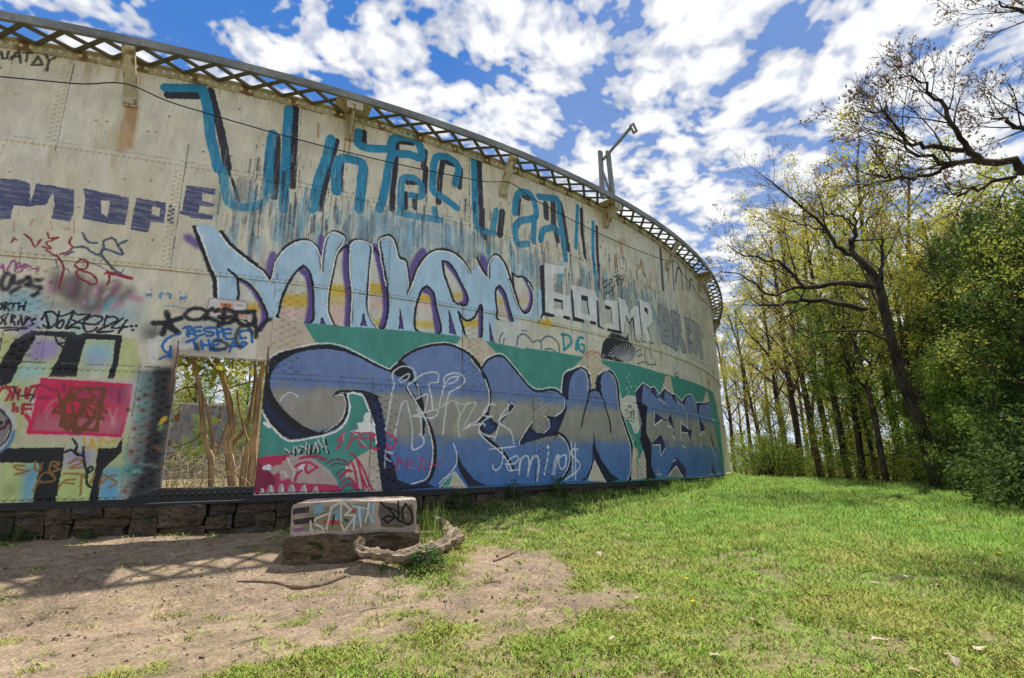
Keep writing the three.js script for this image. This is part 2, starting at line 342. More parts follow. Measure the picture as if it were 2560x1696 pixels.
["s","#131419",3.4,1,0.4,1,[1073,482,1078,467,1080,434,1085,406,1086,350,1063,349,1057,359,1052,372,1052,401,1055,430,1060,463,1073,482]],
["f","#d9d6c8",0,1,0,1,[1118,486,1130,465,1138,436,1142,411,1144,389,1142,365,1138,353,1130,352,1122,359,1114,373,1110,394,1111,421,1111,449,1113,473]],
["clip",0,0,0,0,1,[1118,486,1130,465,1138,436,1142,411,1144,389,1142,365,1138,353,1130,352,1122,359,1114,373,1110,394,1111,421,1111,449,1113,473]],
["s","#dcb52c",16.5,0.9,3,0,[1113,416,1137,418]],
["s","#e6bdb4",19.9,0.6,3,0,[1114,391,1136,394]],
["s","#dcb52c",12.5,0.7,3,0,[1121,359,1138,361]],
["s","#5b4690",11.0,0.95,1.2,1,[1120,486,1128,457,1138,414,1141,380,1135,353]],
["unclip"],
["s","#131419",3.5,1,0.4,1,[1118,486,1130,465,1138,436,1142,411,1144,389,1142,365,1138,353,1130,352,1122,359,1114,373,1110,394,1111,421,1111,449,1113,473,1118,486]],
["f","#d9d6c8",0,1,0,1,[1209,435,1221,425,1227,401,1235,357,1194,355,1190,387,1195,412,1200,427]],
["clip",0,0,0,0,1,[1209,435,1221,425,1227,401,1235,357,1194,355,1190,387,1195,412,1200,427]],
["s","#dcb52c",11.5,0.9,3,0,[1195,412,1218,415]],
["s","#e6bdb4",15.3,0.5,3,0,[1195,400,1222,401]],
["s","#dcb52c",9.4,0.8,3,0,[1194,367,1225,369]],
["s","#5b4690",11.5,0.95,1.2,1,[1206,427,1218,423,1224,401,1231,358]],
["unclip"],
["s","#131419",3.7,1,0.4,1,[1209,435,1221,425,1227,401,1235,357,1194,355,1190,387,1195,412,1200,427,1209,435]],
["f","#d9d6c8",0,1,0,1,[1237,485,1246,486,1260,474,1275,449,1286,430,1284,414,1271,412,1260,416,1252,434,1241,462]],
["clip",0,0,0,0,1,[1237,485,1246,486,1260,474,1275,449,1286,430,1284,414,1271,412,1260,416,1252,434,1241,462]],
["s","#dcb52c",9.0,0.8,3,0,[1260,426,1281,428]],
["s","#e6bdb4",10.0,0.8,3,0,[1262,416,1281,420]],
["s","#5b4690",8.0,0.95,1.2,1,[1245,483,1262,466,1279,439,1281,418,1273,414]],
["unclip"],
["s","#131419",4.0,1,0.4,1,[1237,485,1246,486,1260,474,1275,449,1286,430,1284,414,1271,412,1260,416,1252,434,1241,462,1237,485]],
["f","#d9d6c8",0,1,0,1,[1354,462,1366,449,1377,415,1382,397,1351,396,1348,414,1345,449]],
["clip",0,0,0,0,1,[1354,462,1366,449,1377,415,1382,397,1351,396,1348,414,1345,449]],
["s","#dcb52c",9.5,0.7,3,0,[1352,431,1366,432]],
["s","#e6bdb4",12.6,0.7,3,0,[1351,415,1373,416]],
["s","#5b4690",9.5,0.95,1.2,1,[1353,457,1364,444,1378,402]],
["unclip"],
["s","#131419",4.1,1,0.4,1,[1354,462,1366,449,1377,415,1382,397,1351,396,1348,414,1345,449,1354,462]],
["f","#d9d6c8",0,1,0,1,[913,416,925,406,941,398,951,388,963,368,969,352,969,337,965,329,931,353,929,382,925,404]],
["clip",0,0,0,0,1,[913,416,925,406,941,398,951,388,963,368,969,352,969,337,965,329,931,353,929,382,925,404]],
["s","#dcb52c",11.4,0.8,3,0,[933,360,962,364]],
["s","#e6bdb4",9.7,0.8,3,0,[934,347,963,350]],
["s","#5b4690",9.7,0.95,1.2,1,[926,406,945,395,962,368,966,352,964,332]],
["unclip"],
["s","#131419",3.2,1,0.4,1,[913,416,925,406,941,398,951,388,963,368,969,352,969,337,965,329,931,353,929,382,925,404,913,416]],
["f","#d9d6c8",0,1,0,1,[1384,493,1394,488,1410,490,1428,478,1431,450,1425,427,1410,418,1398,431,1388,457]],
["clip",0,0,0,0,1,[1384,493,1394,488,1410,490,1428,478,1431,450,1425,427,1410,418,1398,431,1388,457]],
["s","#dcb52c",3.5,0.7,3,0,[1390,438,1424,442]],
["s","#e6bdb4",13.2,0.5,3,0,[1393,449,1422,455]],
["s","#5b4690",8.8,0.95,1.2,1,[1412,490,1426,469,1428,445,1418,424,1405,419]],
["unclip"],
["s","#131419",4.3,1,0.4,1,[1384,493,1394,488,1410,490,1428,478,1431,450,1425,427,1410,418,1398,431,1388,457,1384,493]],
["f","#5b4690",0,1,0,0,[1044,359,1042,348,1049,348]],
["s","#131419",1.5,1,0,0,[1042,348,1044,359,1049,348]],
["f","#5b4690",0,1,0,0,[1105,372,1102,353,1111,353]],
["s","#131419",1.6,1,0,0,[1102,353,1105,372,1111,353]],
["f","#5b4690",0,1,0,0,[1164,388,1164,355,1170,355]],
["s","#131419",1.7,1,0,0,[1164,355,1164,388,1170,355]],
["f","#5b4690",0,1,0,0,[1251,398,1253,359,1265,356]],
["s","#131419",1.7,1,0,0,[1253,359,1251,398,1265,356]],
["f","#5b4690",0,1,0,0,[1332,387,1333,354,1341,352]],
["s","#131419",1.8,1,0,0,[1333,354,1332,387,1341,352]],
["f","#d9d6c8",0,1,0,1,[1269,398,1276,377,1287,352,1312,355,1316,385,1314,418,1299,392,1283,385]],
["clip",0,0,0,0,1,[1269,398,1276,377,1287,352,1312,355,1316,385,1314,418,1299,392,1283,385]],
["s","#dcb52c",11.9,0.8,3,0,[1277,379,1310,384]],
["s","#e6bdb4",8.0,0.7,3,0,[1282,392,1305,395]],
["s","#5b4690",9.8,0.95,1.2,1,[1313,415,1313,357]],
["unclip"],
["s","#131419",4.0,1,0.4,1,[1269,398,1276,377,1287,352,1312,355,1316,385,1314,418,1299,392,1283,385,1269,398]],
["s","#131419",5.5,1,0.7,1,[864,474,875,448,885,425,891,411,897,399,901,372]],
["s","#f6f4ee",2.2,1,0.2,1,[867,474,879,448,888,425,895,411,901,399,904,372]],
["s","#131419",5.7,1,0.7,1,[898,472,912,454,930,440,948,428]],
["s","#f6f4ee",2.2,1,0.2,1,[896,470,910,452,928,438,946,426]],
["s","#131419",3.7,1,0.7,1,[948,427,958,421,968,408]],
["s","#f6f4ee",1.8,1,0.2,1,[947,425,958,418,967,406]],
["s","#131419",3.5,1,0.7,1,[969,407,970,417,974,440,983,460,996,474,1011,480,1022,477,1031,467,1035,454,1039,431]],
["s","#f6f4ee",2.2,1,0.2,1,[969,405,971,415,974,438,984,458,997,471,1012,478,1023,475,1031,465,1036,451,1039,429]],
["s","#131419",3.7,1,0.7,1,[1039,435,1039,454,1041,482,1047,497,1055,502,1066,499,1070,493,1065,481,1059,463,1054,430,1051,401,1052,372,1057,359,1062,348]],
["s","#f6f4ee",2.2,1,0.2,1,[1038,433,1038,453,1040,480,1046,495,1054,500,1065,497,1069,492,1065,479,1058,462,1053,428,1050,400,1051,370,1056,357,1061,347]],
["s","#131419",3.8,1,0.7,1,[1086,350,1085,406,1080,434,1078,467,1078,487,1088,494,1100,495,1110,491,1112,477,1111,449,1110,421,1110,394,1114,373,1122,359,1130,351]],
["s","#f6f4ee",2.3,1,0.2,1,[1087,349,1086,405,1081,433,1079,465,1080,486,1090,493,1102,494,1112,489,1114,475,1112,447,1112,419,1112,392,1115,371,1124,358,1131,350]],
["s","#131419",4.6,1,0.7,1,[1140,425,1134,451,1128,480,1125,500,1132,509,1144,512,1153,498,1159,478,1170,474,1174,458,1177,435,1176,416]],
["s","#f6f4ee",2.3,1,0.2,1,[1139,423,1133,448,1127,477,1124,497,1131,507,1144,509,1152,495,1158,475,1169,471,1173,455,1176,433,1176,414]],
["s","#131419",5.3,1,0.7,1,[1177,418,1182,434,1191,462,1204,486,1220,501,1240,508,1259,506,1277,495,1285,483,1292,474]],
["s","#f6f4ee",2.5,1,0.2,1,[1177,416,1183,432,1192,460,1205,484,1220,499,1241,505,1260,503,1277,492,1286,481,1293,472]],
["s","#131419",5.2,1,0.7,1,[1306,506,1315,489,1330,474,1331,497,1338,514,1350,522,1365,511,1377,485,1396,437]],
["s","#f6f4ee",2.6,1,0.2,1,[1304,503,1313,486,1328,472,1330,494,1337,512,1349,519,1363,508,1375,482,1394,434]],
["s","#131419",3.9,1,0.7,1,[1376,478,1388,446,1400,423,1411,417,1425,426,1432,448,1430,469,1420,483]],
["s","#f6f4ee",2.3,1,0.2,1,[1377,476,1389,444,1401,421,1412,415,1426,424,1433,446,1431,467,1421,481]],
["f","#4a9789",0,1,0,0,[1018,348,1049,349,1084,349,1130,351,1196,354,1255,355,1323,353,1381,350,1381,350,1464,352,1560,352,1625,353,1733,357,1884,353,2110,355,2323,354,2364,321,2390,262,2360,106,1662,102,1146,102,979,105,972,223,971,261,971,288,1037,319]],
["f","#d2c2ac",0,1,0,0,[958,317,973,349,987,352,1019,348,1037,319,1046,312,973,287,972,290,960,291]],
["f","#d2c2ac",0,1,0,0,[1277,357,1286,353,1315,357,1323,352,1349,332,1314,305,1265,339]],
["f","#d2c2ac",0,1,0,0,[1556,343,1577,359,1594,366,1619,364,1628,344,1653,340,1641,330,1604,316,1598,287,1581,285,1578,327,1536,327]],
["s","#c05a60",3.8,0.6,1,1,[1567,355,1587,365,1615,366,1622,360]],
["f","#d2c2ac",0,1,0.5,0,[1892,349,1924,352,1937,305,1864,308]],
["f","#d2c2ac",0,1,0.5,0,[2209,345,2236,345,2252,317,2156,305]],
["f","#d6d6d0",0,0.95,0,0,[1342,395,1373,397,1415,397,1409,348,1374,351,1341,353]],
["s","#46527a",2.4,0.9,0,1,[1353,354,1355,364,1361,373]],
["s","#46527a",2.4,0.9,0,1,[1361,353,1364,363]],
["L","band",0],
["f","#fff",0,1,0,0,[973,286,987,298,1013,309,1039,316,1061,318,1082,314,1103,306,1124,296,1148,287,1153,290,1165,300,1175,311,1197,326,1223,336,1247,340,1271,336,1295,325,1310,311,1314,306,1325,320,1341,329,1357,331,1378,319,1394,302,1411,285,1429,275,1444,274,1469,279,1488,277,1498,272,1508,308,1533,323,1558,330,1574,324,1582,303,1580,284,1598,287,1601,300,1609,317,1630,329,1649,332,1667,322,1676,300,1676,265,1681,242,1697,209,1710,182,1711,150,1709,146,1705,119,1693,105,1146,102,1141,127,1136,156,1130,191,1124,215,1113,238,1109,245,1089,246,1090,225,1088,206,1076,191,1060,184,1016,176,1002,181,986,197,973,218,971,238,971,261]],
["L","noband",0],
["f","#131419",0,1,0.2,0,[974,286,990,299,1013,309,1039,316,1061,318,1082,314,1103,306,1124,296,1148,286,1150,283,1124,292,1102,302,1077,310,1049,311,1028,307,1006,298,991,286,982,272,980,261,982,247,990,232,1004,215,1027,197,1048,188,1060,185,1037,181,1015,177,1002,182,987,197,974,218,971,238,971,261]],
["s","#2c3f86",6.0,0.75,3,1,[975,233,984,215,1000,198,1015,186,1026,185]],
["s","#23567c",3.2,0.6,2,1,[981,272,991,288,1003,298]],
["f","#1d1f38",0,1,0.2,0,[1110,248,1133,241,1141,221,1146,196,1149,164,1160,146,1166,127,1168,119,1192,110,1213,115,1228,106,1146,102,1141,127,1135,165,1130,196,1122,223]],
["s","#27408a",7.5,0.7,4,1,[1129,233,1136,214,1142,188,1144,165,1154,140]],
["s","#131419",3.6,1,0,1,[1069,241,1074,247,1084,249,1113,249,1133,242]],
["s","#131419",4.1,1,0,1,[1084,244,1088,225,1084,206,1071,194,1054,187]],
["s","#131419",5.8,1,0,1,[1180,258,1195,239,1208,220,1220,198,1228,173,1229,147,1225,128,1218,116]],
["f","#131419",0,1,0,0,[1190,269,1197,264,1207,235,1209,220,1203,223,1195,240,1199,254]],
["f","#131419",0,1,0,1,[1148,287,1165,300,1176,299,1189,283,1189,271,1176,273,1160,279]],
["s","#131419",4.5,1,0,1,[1192,268,1198,260,1203,247,1207,226,1209,204,1208,187]],
["s","#f6f4ee",2.0,1,0.2,1,[1180,259,1196,236,1211,213,1219,193,1225,169,1225,149,1221,129,1213,118,1192,112]],
["s","#131419",4.5,1,0,1,[1296,316,1309,303,1322,290,1329,275,1332,259,1331,244,1328,230]],
["s","#f6f4ee",2.0,1,0.2,1,[1294,316,1306,304,1317,293,1324,279,1329,263,1330,247,1326,233,1314,219,1302,209,1288,204]],
["f","#1d1f38",0,1,0.2,0,[1328,232,1330,221,1338,213,1350,206,1347,199,1341,195,1330,189,1318,192,1310,200,1316,210,1288,204,1303,208,1318,221]],
["f","#2c5a92",0,0.7,2,1,[1318,212,1328,214,1335,206,1341,201,1332,193,1321,196]],
["f","#1d1f38",0,1,0.2,0,[1347,206,1365,221,1383,240,1382,246,1370,247,1368,229,1353,215]],
["s","#131419",5.2,1,0,1,[1310,199,1318,188,1338,174,1361,156,1380,129]],
["s","#f6f4ee",2.1,1,0.2,1,[1309,199,1310,192,1325,178,1344,166,1361,151,1376,129]],
["f","#1d1f38",0,1,0.2,0,[1261,175,1269,158,1277,140,1299,116,1322,106,1289,106,1277,123,1268,140,1269,152]],
["s","#f6f4ee",1.9,1,0.2,1,[1261,173,1267,158,1267,142,1254,125,1237,112]],
["f","#d2c2ac",0,1,0,0,[1264,129,1287,102,1237,106]],
["f","#4a9789",0,1,0,0,[1261,125,1254,108,1239,107]],
["s","#f6f4ee",1.4,1,0,0,[1237,106,1264,129,1287,102]],
["f","#1d1f38",0,1,0.2,0,[1506,264,1511,244,1494,212,1487,200,1479,191,1452,188,1413,178,1393,172,1394,180,1424,216,1421,202,1432,194,1449,194,1462,206,1461,220,1451,227,1480,225,1498,237,1506,252]],
["f","#33407e",0,0.6,3,1,[1460,211,1480,222,1488,214,1476,197,1452,191,1408,182,1416,194,1449,192]],
["s","#f6f4ee",1.7,1,0,1,[1393,172,1395,182,1423,215]],
["s","#f6f4ee",1.8,1,0,1,[1449,227,1461,219,1462,205,1448,195]],
["s","#f6f4ee",1.9,1,0,1,[1505,262,1505,247,1495,235,1478,227]],
["s","#131419",5.2,1,0,1,[1473,195,1493,194,1509,180,1517,154,1512,134,1497,117,1480,110]],
["s","#f6f4ee",1.6,1,0,1,[1487,193,1506,178,1513,154,1508,134,1491,115]],
["f","#131419",0,1,0,0,[1473,181,1481,194,1490,200]],
["f","#1d1f38",0,1,0.2,1,[1507,307,1532,321,1558,329,1535,314,1521,291,1515,261,1502,270]],
["s","#36408a",3.9,0.6,2,1,[1526,315,1514,290,1508,269]],
["s","#131419",3.6,1,0,1,[1558,329,1574,323,1582,303,1580,284,1569,258,1556,229,1549,210]],
["f","#1d1f38",0,1,0.2,1,[1599,291,1604,312,1632,328,1618,313,1615,290,1619,276]],
["s","#131419",4.1,1,0,1,[1580,282,1595,287,1608,284,1622,266,1629,246,1638,225,1639,202]],
["s","#f6f4ee",1.8,1,0,1,[1558,326,1570,320,1576,302,1574,283]],
["f","#1d1f38",0,1,0.2,0,[1584,203,1589,169,1606,144,1628,122,1657,107,1619,103,1600,117,1583,146,1581,169]],
["s","#131419",3.6,1,0,1,[1581,173,1577,142,1563,119,1545,108]],
["f","#d2c2ac",0,1,0,0,[1583,145,1614,103,1561,107]],
["s","#f6f4ee",1.7,1,0,0,[1561,107,1583,145,1614,103]],
["s","#131419",6.9,1,0,1,[1649,332,1667,322,1676,300,1676,265,1681,242,1697,209,1710,182,1712,159,1707,126,1693,105]],
["s","#f6f4ee",1.6,1,0,1,[1648,328,1663,320,1671,299,1671,265,1677,242,1691,208,1704,181,1705,159,1700,126,1687,106]],
["s","#f6f4ee",1.9,1,0.2,1,[972,287,987,299,1013,310,1039,318,1061,320,1082,316,1104,307,1124,298,1148,288,1153,291,1165,302,1175,313,1197,327,1223,337,1247,341,1272,337,1296,326,1314,307,1325,322,1341,330,1360,333,1381,317,1398,301,1415,285,1430,277,1446,276,1469,281,1491,280,1498,273]],
["s","#f6f4ee",2.7,1,0.2,1,[1498,273,1507,310,1533,324,1558,332,1578,326,1586,303]],
["s","#f6f4ee",2.1,1,0.2,1,[1608,319,1630,332,1651,335,1670,324,1681,301,1681,266,1686,243,1702,209,1716,182,1718,159,1711,119,1699,105]],
["s","#131419",4.1,1,0,1,[1165,299,1175,311,1197,325,1223,334,1247,338,1271,334,1295,322,1310,308,1320,286]],
["s","#131419",3.6,1,0,1,[1315,303,1327,318,1343,327,1362,328,1382,311,1399,296,1416,280,1431,272,1447,272,1472,277,1491,274,1502,267]],
["s","#f6f4ee",2.9,1,0.2,1,[973,217,987,196,1003,180,1016,175,1040,179,1061,184,1077,191,1089,207,1092,226,1089,245,1109,244,1118,228,1124,214,1130,191,1134,172]],
["s","#f6f4ee",1.3,1,0,1,[1069,241,1079,243,1084,238,1086,225,1081,207,1071,196,1058,188]],
["f","#f6f4ee",0,1,0,1,[976,200,983,200,987,196,985,192,981,194]],
["f","#f6f4ee",0,1,0,1,[1123,217,1130,191,1096,189,1106,194,1104,202,1113,205,1114,215]],
["f","#d2c2ac",0,1,0,0,[1126,164,1134,164,1139,140,1146,102,1120,103,1092,125,1090,139,1105,151]],
["s","#8f8c78",1.9,0.6,0,0,[1018,263,1034,275,1043,265]],
["s","#8f8c78",2.0,0.6,0,0,[1105,269,1121,280,1130,270]],
["s","#8c8a70",1.9,0.6,0,0,[1012,254,1014,249]],
["s","#8c8a70",1.9,0.6,0,0,[1043,265,1056,240]],
["s","#8c8a70",2.0,0.6,0,0,[1074,250,1083,257,1092,250,1109,269]],
["s","#8c8a70",2.0,0.6,0,0,[1174,195,1178,177,1194,174]],
["s","#8c8a70",2.1,0.6,0,0,[1245,188,1287,165,1301,189]],
["s","#8c8a70",2.0,0.6,0,0,[1245,188,1242,152,1232,153]],
["s","#7f8a70",1.9,0.6,0,0,[1536,193,1544,170,1562,166,1564,194]],
["s","#7f8a70",2.0,0.6,0,0,[1590,194,1614,161,1637,191,1655,172,1675,181]],
["f","#dcd9cc",0,1,0,1,[1683,289,1689,276,1707,284,1728,286,1745,283,1757,269,1752,235,1744,211,1726,203,1712,223,1696,232,1682,243,1678,263]],
["c","#dedbd0",2.2,1,0.2,0,[1723,331]],
["c","#dedbd0",2.2,1,0.2,0,[1713,324]],
["c","#dedbd0",2.2,1,0.2,0,[1719,316]],
["c","#dedbd0",2.2,1,0.2,0,[1727,305]],
["c","#dedbd0",2.2,1,0.2,0,[1747,308]],
["c","#dedbd0",2.2,1,0.2,0,[1711,300]],
["c","#dedbd0",2.2,1,0.2,0,[1715,292]],
["c","#dedbd0",2.1,1,0.2,0,[1722,196]],
["c","#dedbd0",2.1,1,0.2,0,[1725,191]],
["c","#dedbd0",2.1,1,0.2,0,[1719,186]],
["f","#d2c2ac",0,1,0,0,[1716,175,1730,171,1731,146,1751,166,1768,160,1763,107,1699,105]],
["s","#4a9789",2.7,1,0,1,[1728,152,1730,137,1741,125,1741,109]],
["L","band",0],
["f","#fff",0,1,0,0,[1745,295,1779,318,1815,310,1829,315,1854,297,1881,314,1925,304,1937,308,1985,292,2009,308,2039,316,2068,316,2093,298,2114,302,2174,305,2263,322,2260,266,2320,140,2336,103,1804,108,1763,132,1768,187,1745,218,1743,269]],
["L","noband",0],
["f","#211d33",0,1,0,0,[1742,269,1768,273,1789,264,1778,232,1774,206,1794,181,1785,132,1803,107,1759,107,1762,148,1744,190,1755,226,1750,254]],
["f","#3a3162",0,1,0,0,[1747,295,1778,316,1765,273,1745,269]],
["s","#131419",1.5,1,0,0,[1747,295,1778,316,1765,273,1745,269,1747,295]],
["f","#3a3162",0,1,0,0,[1814,303,1828,313,1840,289]],
["s","#131419",1.6,1,0,0,[1814,303,1828,313,1840,289,1814,303]],
["f","#3a3162",0,1,0,0,[1856,297,1880,312,1874,288]],
["s","#131419",1.6,1,0,0,[1856,297,1880,312,1874,288,1856,297]],
["f","#3a3162",0,1,0,0,[1924,300,1937,305,1948,284]],
["s","#131419",1.7,1,0,0,[1924,300,1937,305,1948,284,1924,300]],
["f","#3a3162",0,1,0,0,[1992,291,2014,306,2001,286]],
["s","#131419",1.7,1,0,0,[1992,291,2014,306,2001,286,1992,291]],
["f","#3a3162",0,1,0,0,[1823,253,1850,243,1813,227]],
["s","#131419",1.5,1,0,0,[1823,253,1850,243,1813,227,1823,253]],
["f","#3a3162",0,1,0,0,[1886,242,1904,253,1914,222,1914,203,1903,229]],
["s","#131419",1.6,1,0,0,[1886,242,1904,253,1914,222,1914,203,1903,229,1886,242]],
["f","#3a3162",0,1,0,0,[1966,235,2007,222,2029,222,2013,196,2001,217,1961,216]],
["s","#131419",1.7,1,0,0,[1966,235,2007,222,2029,222,2013,196,2001,217,1961,216,1966,235]],
["f","#3a3162",0,1,0,0,[1794,180,1843,204,1858,177,1833,159,1839,181]],
["s","#131419",1.5,1,0,0,[1794,180,1843,204,1858,177,1833,159,1839,181,1794,180]],
["f","#3a3162",0,1,0,0,[1852,109,1912,153,1967,124,1953,105,1940,107,1912,133,1860,108]],
["s","#131419",1.5,1,0,0,[1852,109,1912,153,1967,124,1953,105,1940,107,1912,133,1860,108,1852,109]],
["f","#3a3162",0,1,0,0,[2107,261,2123,248,2151,238,2143,226,2107,224]],
["s","#131419",1.8,1,0,0,[2107,261,2123,248,2151,238,2143,226,2107,224,2107,261]],
["f","#3a3162",0,1,0,0,[2204,229,2236,189,2218,190]],
["s","#131419",1.9,1,0,0,[2204,229,2236,189,2218,190,2204,229]],
["f","#3a3162",0,1,0,0,[2183,141,2229,107,2185,110]],
["s","#131419",1.8,1,0,0,[2183,141,2229,107,2185,110,2183,141]],
["f","#3a3162",0,1,0,0,[2098,294,2121,303,2182,305,2126,297,2102,267,2093,270]],
["s","#131419",1.9,1,0,0,[2098,294,2121,303,2182,305,2126,297,2102,267,2093,270,2098,294]],
["f","#a39c8c",0,1,0,0,[1856,109,1909,133,1940,107]],
["s","#f6f4ee",2.4,0.95,0,0,[1813,226,1820,255]],
["s","#f6f4ee",2.4,0.95,0,0,[1813,224,1854,239]],
["s","#f6f4ee",2.3,0.95,0,0,[1797,179,1835,181,1831,159]],
["s","#f6f4ee",2.3,0.95,0,0,[1832,155,1859,175]],
["s","#f6f4ee",2.5,0.95,0,0,[1877,226,1902,225,1913,215]],
["s","#f6f4ee",2.4,0.95,0,0,[1902,203,1919,195]],
["s","#f6f4ee",2.5,0.95,0,0,[1962,246,1951,192]],
["s","#f6f4ee",2.6,0.95,0,0,[1966,236,2003,227]],
["s","#f6f4ee",2.6,0.95,0,0,[1963,214,2000,214,2005,195]],
["s","#f6f4ee",2.5,0.95,0,0,[1954,183,1975,175]],
["s","#f6f4ee",2.4,0.95,0,0,[1893,143,1913,148]],
["s","#f6f4ee",2.4,0.95,0,0,[1856,109,1909,133,1940,107]],
["s","#f6f4ee",2.8,0.95,0,0,[2113,222,2150,224,2159,208]],
["s","#f6f4ee",2.7,0.95,0,0,[2089,190,2110,174]],
["s","#f6f4ee",2.9,0.95,0,0,[2189,193,2239,157]],
["s","#f6f4ee",2.8,0.95,0,0,[2091,214,2125,217]],
["s","#131419",3.0,1,0,0,[1745,295,1778,317,1815,309,1828,314,1853,294,1881,313,1925,303,1937,307,1984,290,2009,307,2038,315,2064,314,2088,293,2114,301,2173,303,2257,320]],
["s","#f6f4ee",2.5,1,0,0,[1743,296,1778,320,1816,311,1830,317,1853,299,1880,317,1927,307,1938,310,1985,295,2007,309,2039,318,2071,319,2096,299,2113,304,2175,307,2259,323]],
["s","#131419",2.5,1,0,1,[1842,291,1877,280,1891,268,1899,258,1886,244,1870,239,1848,244]],
["s","#f6f4ee",2.0,1,0,1,[1845,289,1881,279,1895,267,1894,255,1882,242]],
["s","#131419",2.7,1,0,1,[1946,287,1983,285,2003,273,2017,257,2010,227]],
["s","#f6f4ee",1.9,1,0,1,[1951,288,1985,283,2004,268,2011,253,2005,229]],
["s","#f6f4ee",2.0,1,0,1,[2064,313,2088,291,2092,266,2093,243,2093,219]],
["s","#f6f4ee",1.7,0.8,0,1,[2262,320,2260,274,2264,223,2310,182,2334,140]],
["s","#e6e3da",1.4,0.9,0,0,[1810,127,1811,113]],
["s","#e6e3da",1.4,0.9,0,0,[1817,128,1818,116,1810,114]],
["s","#e6e3da",1.4,0.9,0,0,[1822,117,1824,109]],
["s","#e6e3da",1.4,0.9,0,0,[1805,114,1832,115]],
["s","#8a5a50",4.1,0.6,2,1,[2418,348,2411,319]],
["s","#8a5a50",3.8,0.6,2,1,[2441,265,2477,210,2470,163,2452,108]],
["s","#9c3c38",3.3,0.7,1,1,[2255,387,2256,359]],
["s","#9c3c38",3.5,0.7,1,1,[2373,336,2391,317]],
["s","#9c3c38",3.8,0.7,1,1,[2461,261,2526,241]],
["s","#9c3c38",3.2,0.7,1,1,[2461,177,2455,151]],
["s","#9c3c38",3.2,0.7,1,1,[2467,140,2483,110]],
["s","#2c4a80",1.8,0.5,1,1,[2380,261,2384,184,2391,111]],
["s","#1c1c1e",1.7,1,0,1,[1695,250,1704,254,1705,249,1695,239,1703,233,1706,237]],
["s","#1c1c1e",1.7,1,0,1,[1713,251,1709,241,1711,234,1716,242,1714,250]],
["s","#1c1c1e",1.7,1,0,1,[1719,252,1718,234]],
["s","#1c1c1e",1.8,1,0,1,[1727,249,1723,252,1721,245,1727,244,1729,252,1724,234]],
["s","#1c1c1e",1.7,1,0,1,[1698,228,1711,230,1722,227]],
["s","#1c1c1e",1.8,1,0,1,[1709,262,1719,262,1718,258,1709,258,1709,262]],
["f","#f0eeec",0,0.85,0,0,[1465,532,1489,534,1522,538,1521,522,1489,514,1488,476,1533,476,1536,429,1521,426,1462,429]],
["f","#f2f0ee",0,0.85,0,0,[1541,502,1577,504,1590,503,1613,504,1625,485,1614,433,1544,431]],
["f","#efeeea",0,0.85,0,0,[1645,490,1695,499,1699,429,1644,426]],
["f","#f0efec",0,0.85,0,0,[1696,507,1726,506,1739,478,1762,501,1782,503,1789,435,1756,429,1753,472,1734,453,1723,467,1711,428,1699,432]],
["f","#f0efea",0,0.85,0,0,[1785,523,1834,524,1850,510,1847,478,1821,460,1817,460,1830,426,1811,422,1805,439,1797,443,1793,421,1784,429]],
["f","#c2c0b4",0,1,0,0,[1487,455,1508,455,1508,443,1486,440]],
["f","#c4c6c2",0,1,0,0,[1568,473,1586,475,1590,446,1566,444]],
["f","#c3c3b6",0,1,0,0,[1647,469,1667,470,1668,440,1645,437]],
["f","#232327",0,1,0,0,[1453,524,1464,529,1464,493,1463,429,1455,425,1454,470]],
["f","#232327",0,1,0,0,[1456,429,1486,428,1487,422,1466,421,1454,422]],
["f","#232327",0,1,0,0,[1454,425,1447,409,1440,401,1444,404,1458,422]],
["f","#232327",0,1,0,0,[1512,430,1530,431,1531,424,1511,424]],
["f","#232327",0,1,0,0,[1487,463,1512,462,1511,442,1508,443,1508,456,1487,456]],
["f","#232327",0,1,0,0,[1536,492,1542,489,1545,433,1573,432,1574,425,1539,424]],
["f","#232327",0,1,0,0,[1592,433,1611,434,1611,427,1592,426]],
["f","#232327",0,1,0,0,[1568,486,1590,486,1588,475,1592,445,1588,446,1585,474,1568,474]],
["f","#2b3350",0,1,0,0,[1617,484,1623,485,1624,427,1639,424,1637,422,1616,423]],
["f","#232327",0,1,0,0,[1646,479,1670,478,1661,470,1646,470]],
["s","#55534f",3.5,0.8,0,0,[1668,477,1668,440]],
["f","#232327",0,1,0,0,[1695,503,1699,492,1701,429,1706,422,1649,420,1650,426,1695,428]],
["s","#232327",4.3,1,0,0,[1725,468,1736,453,1753,470,1756,429]],
["s","#232327",4.4,1,0,0,[1787,517,1787,473,1790,435]],
["f","#232327",0,1,0,0,[1811,507,1827,508,1827,472,1825,493,1811,498]],
["s","#232327",2.3,1,0,0,[1758,475,1756,416,1777,415]],
["s","#232327",2.3,1,0,0,[1787,511,1788,458,1790,419,1808,419]],
["s","#232327",2.4,1,0,0,[1815,459,1826,442,1833,420,1844,424]],
["s","#2a2a2c",2.4,1,0,0,[1641,527,1659,541,1656,524,1652,503,1654,506,1678,521]],
["s","#2a2a2c",2.4,1,0,0,[1647,518,1660,527]],
["s","#2a2a2c",2.5,1,0,0,[1667,531,1680,541,1679,547,1669,542,1667,531,1676,524,1689,533]],
["s","#2a2a2c",2.5,1,0,0,[1697,559,1699,536]],
["s","#2a2a2c",2.5,1,0,0,[1686,553,1700,561,1705,556,1694,546,1713,540]],
["s","#2a2a2c",2.6,1,0,0,[1723,565,1710,562,1707,551,1718,545,1726,560,1711,553]],
["f","#9da0a2",0,1,0,0,[1885,529,1904,532,1942,535,1945,495,1957,494,1958,472,1961,430,1912,433,1890,429,1884,452]],
["f","#9da0a2",0,1,0,0,[1964,533,2025,532,2028,486,2006,483,2048,452,2045,429,2018,428,1988,465,1986,428,1961,427]],
